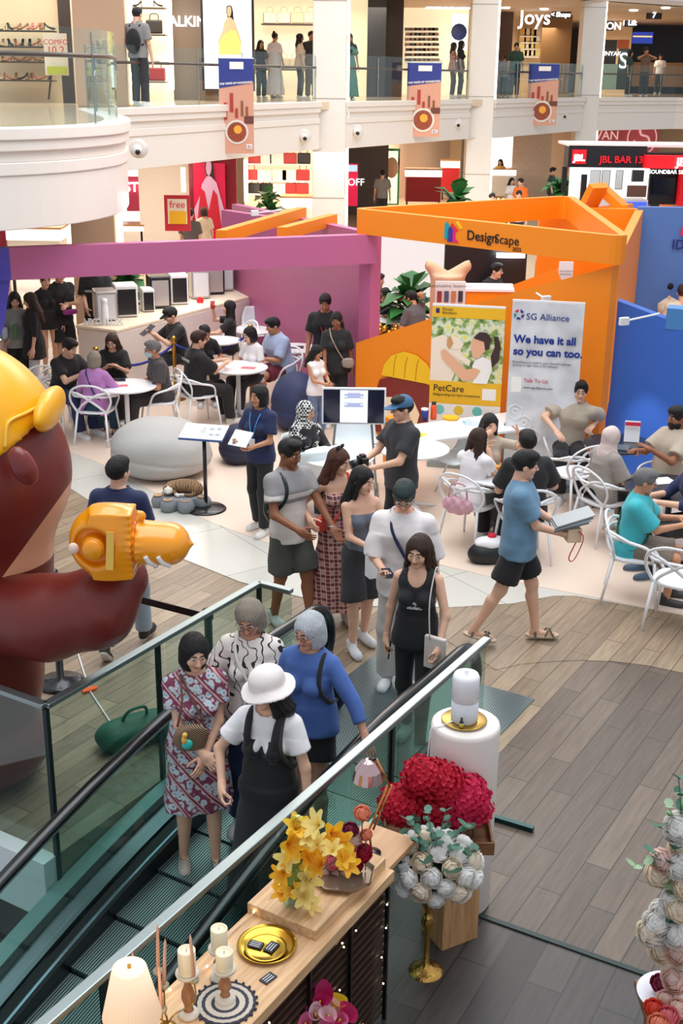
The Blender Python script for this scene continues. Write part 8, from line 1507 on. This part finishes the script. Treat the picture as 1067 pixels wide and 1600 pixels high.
# desk lamp
lb_ = on((580, 1335), .88); t = thing('desk_lamp', 'copper arm lamp with a faceted glass shade at the far end of the shelf', 'lamp', lb_); X = lambda x, y: Vector(dp(x, y, lb_.y + .02)) - lb_; copper = mat('copper', s(206, 140, 80), .25, metal=.8)
MB().lathe([(.05, 0), (.05, .012), (.01, .018)], n=24).build('base', blk, t, True); e0, e1, e2 = X(577, 1296), X(606, 1226), X(588, 1186)
MB().tube([(0, 0, .01), tuple(e0), tuple(e1)], .006, 8).build('lower_arm', copper, t, True); MB().tube([tuple(e0 + Vector((.02, 0, 0))), tuple(e1 + Vector((.02, 0, 0)))], .006, 8).build('lower_arm', copper, t, True); MB().tube([tuple(e1 + Vector((.01, 0, -.01))), tuple(e2)], .007, 8).build('upper_arm', copper, t, True)
hd_ = X(575, 1203); MB().lathe([(.012, .062), (.035, .05), (.065, .0), (.078, -.055), (.075, -.055), (.062, 0), (.03, .045)], hd_, 28, 14, .03).build('shade', mat('facet_glass', s(200, 170, 170), .08, metal=.85), t, False); MB().ball(hd_ + Vector((0, 0, -.01)), .02, 12).build('bulb', glow('bulbg', (1, .85, .75), 3), t, True); MB().tube([tuple(e2), tuple(hd_ + Vector((0, 0, .06)))], .008, 8).build('joint', blk, t, True)
# calla lilies below the shelf front
p = at(492, 1575, .60); t = thing('calla_bouquet', 'bunch of pink and yellow calla lilies in front of the black rack', 'bouquet', (p.x, p.y, .30)); t2 = thing('flower_pot', 'dark pot of the calla lilies in front of the black rack', 'pot', (p.x, p.y, 0)); MB().lathe([(.08, 0), (.11, .30), (.12, .32), (.10, .32), (.09, .28)], n=28).build('pot_body', mat('dkpot', s(60, 50, 46), .6), t2, True)
ck = [pm('magenta', 196, 30, 100), pm('pinkc', 222, 110, 160), pm('blush', 240, 200, 206), pm('yel', 246, 206, 40)]; rr = random.Random(8)
for i in range(22):
    a = i * gA; q = .14 * math.sqrt((i + .5) / 22); o = Vector((q * math.cos(a), q * math.sin(a), .34 - q * .9)); m = ck[3] if (o.y > .03 and o.x > 0 and i % 2 == 0) or (o.x < -.09) else ck[i % 3]; d = Vector((o.x * 3, o.y * 3 - .35, 1)); place_part('calla_lily', calla_mesh(.040), m, t, o - d.normalized() * .05, d, rr.uniform(.85, 1.2), rr.random() * 6); d.normalize()
    MB().tube([o - d * .03, o + d * .03], .004, 6).build('spadix', mat('spadix', s(246, 190, 40), .6), t, True)
MB().lathe([(.02, -.02), (.06, .08), (.11, .2), (.05, .28)], n=14).build('foliage', mat('calla_green', s(70, 96, 50), .7, var=.3, vscale=20), t, True)
# right hand flower table
t = thing('side_table', 'wooden side table at the bottom right corner under the cream roses', 'table', (1.72, 4.05, 0)); MB().box((.12, 0, .71), (.95, .95, .04)).build('table_top', woodd, t, bevel=.006)
for sx in (-.28, .5):
    for sy in (-.4, .4): MB().box((sx, sy, .345), (.05, .05, .69)).build('leg', woodd, t)
p = at(1045, 1560, .74); t = thing('white_plate', 'glossy white round plate with pink blooms at the bottom right corner', 'plate', p); MB().lathe([(.02, 0), (.10, 0), (.145, .03), (.14, .034), (.10, .008), (.02, .006)], n=48).build('dish', mat('glaze', s(246, 246, 255), .1, coat=.5), t, True)
rr = random.Random(4)
for i, (x, y, c, r) in enumerate(((1032, 1536, 'rosewood', 1.0), (1022, 1575, 'coral', 1.0), (1044, 1588, 'pink', 1.1), (1030, 1600, 'peach', 1.1), (1060, 1575, 'cream', 1.1), (1040, 1560, 'blushp', .9))): q = at(x, y, .80); o = thing('artificial_flower', '%s bloom on the white plate at the bottom right, %s' % (dict(rosewood='dusky red', coral='coral red', pink='pink', peach='peach', cream='cream', blushp='pale blush')[c], ('upper', 'left', 'front', 'lowest', 'right edge', 'middle')[i]), 'flower', q); place_part('bloom', rose_mesh(.044, i % 3), pm(c, *dict(rosewood=(180, 60, 80), coral=(232, 90, 70), pink=(232, 150, 150), peach=(240, 180, 150), cream=(240, 230, 210), blushp=(242, 216, 206))[c]), o, (0, 0, 0), (0, -.3, 1), r)
pv = Vector((1.50, 4.42, .73)); t2 = thing('flower_vase', 'tall pale vase of the cream roses at the right edge', 'vase', pv); MB().lathe([(.05, 0), (.06, .02), (.045, .2), (.06, .28), (.05, .28)], n=28).build('vase_body', mat('vase_cream', s(226, 214, 200), .4), t2, True)
t = thing('rose_bouquet', 'trailing bouquet of cream roses with eucalyptus at the right edge', 'bouquet', pv + Vector((0, 0, .25)))
for i, (x, y, k) in enumerate(((1056, 1300, 0), (1065, 1325, 1), (1062, 1355, 0), (1033, 1345, 2), (1030, 1365, 1), (1060, 1290, 0), (1052, 1408, 0), (1035, 1425, 0), (1062, 1420, 1), (1020, 1458, 0), (1040, 1450, 1), (1055, 1460, 0), (1012, 1455, 1), (1035, 1485, 1), (1060, 1490, 2), (1064, 1445, 0), (1048, 1475, 0), (1070, 1385, 1), (1072, 1470, 0), (1064, 1520, 1), (1054, 1530, 2), (1025, 1440, 0), (1075, 1340, 0), (1072, 1500, 0))):
    q = dp(x, y, 4.4 + .04 * math.sin(i * 2.1)) - (pv + Vector((0, 0, .25))); place_part('rose', rose_mesh(.056, i % 3), [pm('white'), pm('ivory'), pm('blushp', 242, 216, 206)][k], t, q, (rr.uniform(-.8, .1), -.6, rr.uniform(0, 1)), rr.uniform(.9, 1.15), rr.random() * 6)
for i, (x, y, x2, y2) in enumerate(((1067, 1350, 1060, 1215), (1067, 1340, 1045, 1260), (1060, 1340, 1030, 1290), (1060, 1360, 992, 1352), (1060, 1400, 1020, 1330), (1064, 1420, 1040, 1385), (1070, 1460, 1050, 1440), (1068, 1330, 1064, 1240), (1060, 1395, 1050, 1345))):
    a = dp(x, y, 4.42) - (pv + Vector((0, 0, .25))); b = dp(x2, y2, 4.38) - (pv + Vector((0, 0, .25))); leafy(t, [a, (a + b) / 2 + Vector((0, 0, .02)), b], 5, .042, [euc, mat('euc_lt', s(150, 176, 140), .6)][i % 2], i)
MB().tube(spline([Vector((0, 0, 0)), Vector((.05, 0, .2)), Vector((.02, 0, .45))], 5), .012, 6).build('stem', mat('stem_g'), t)
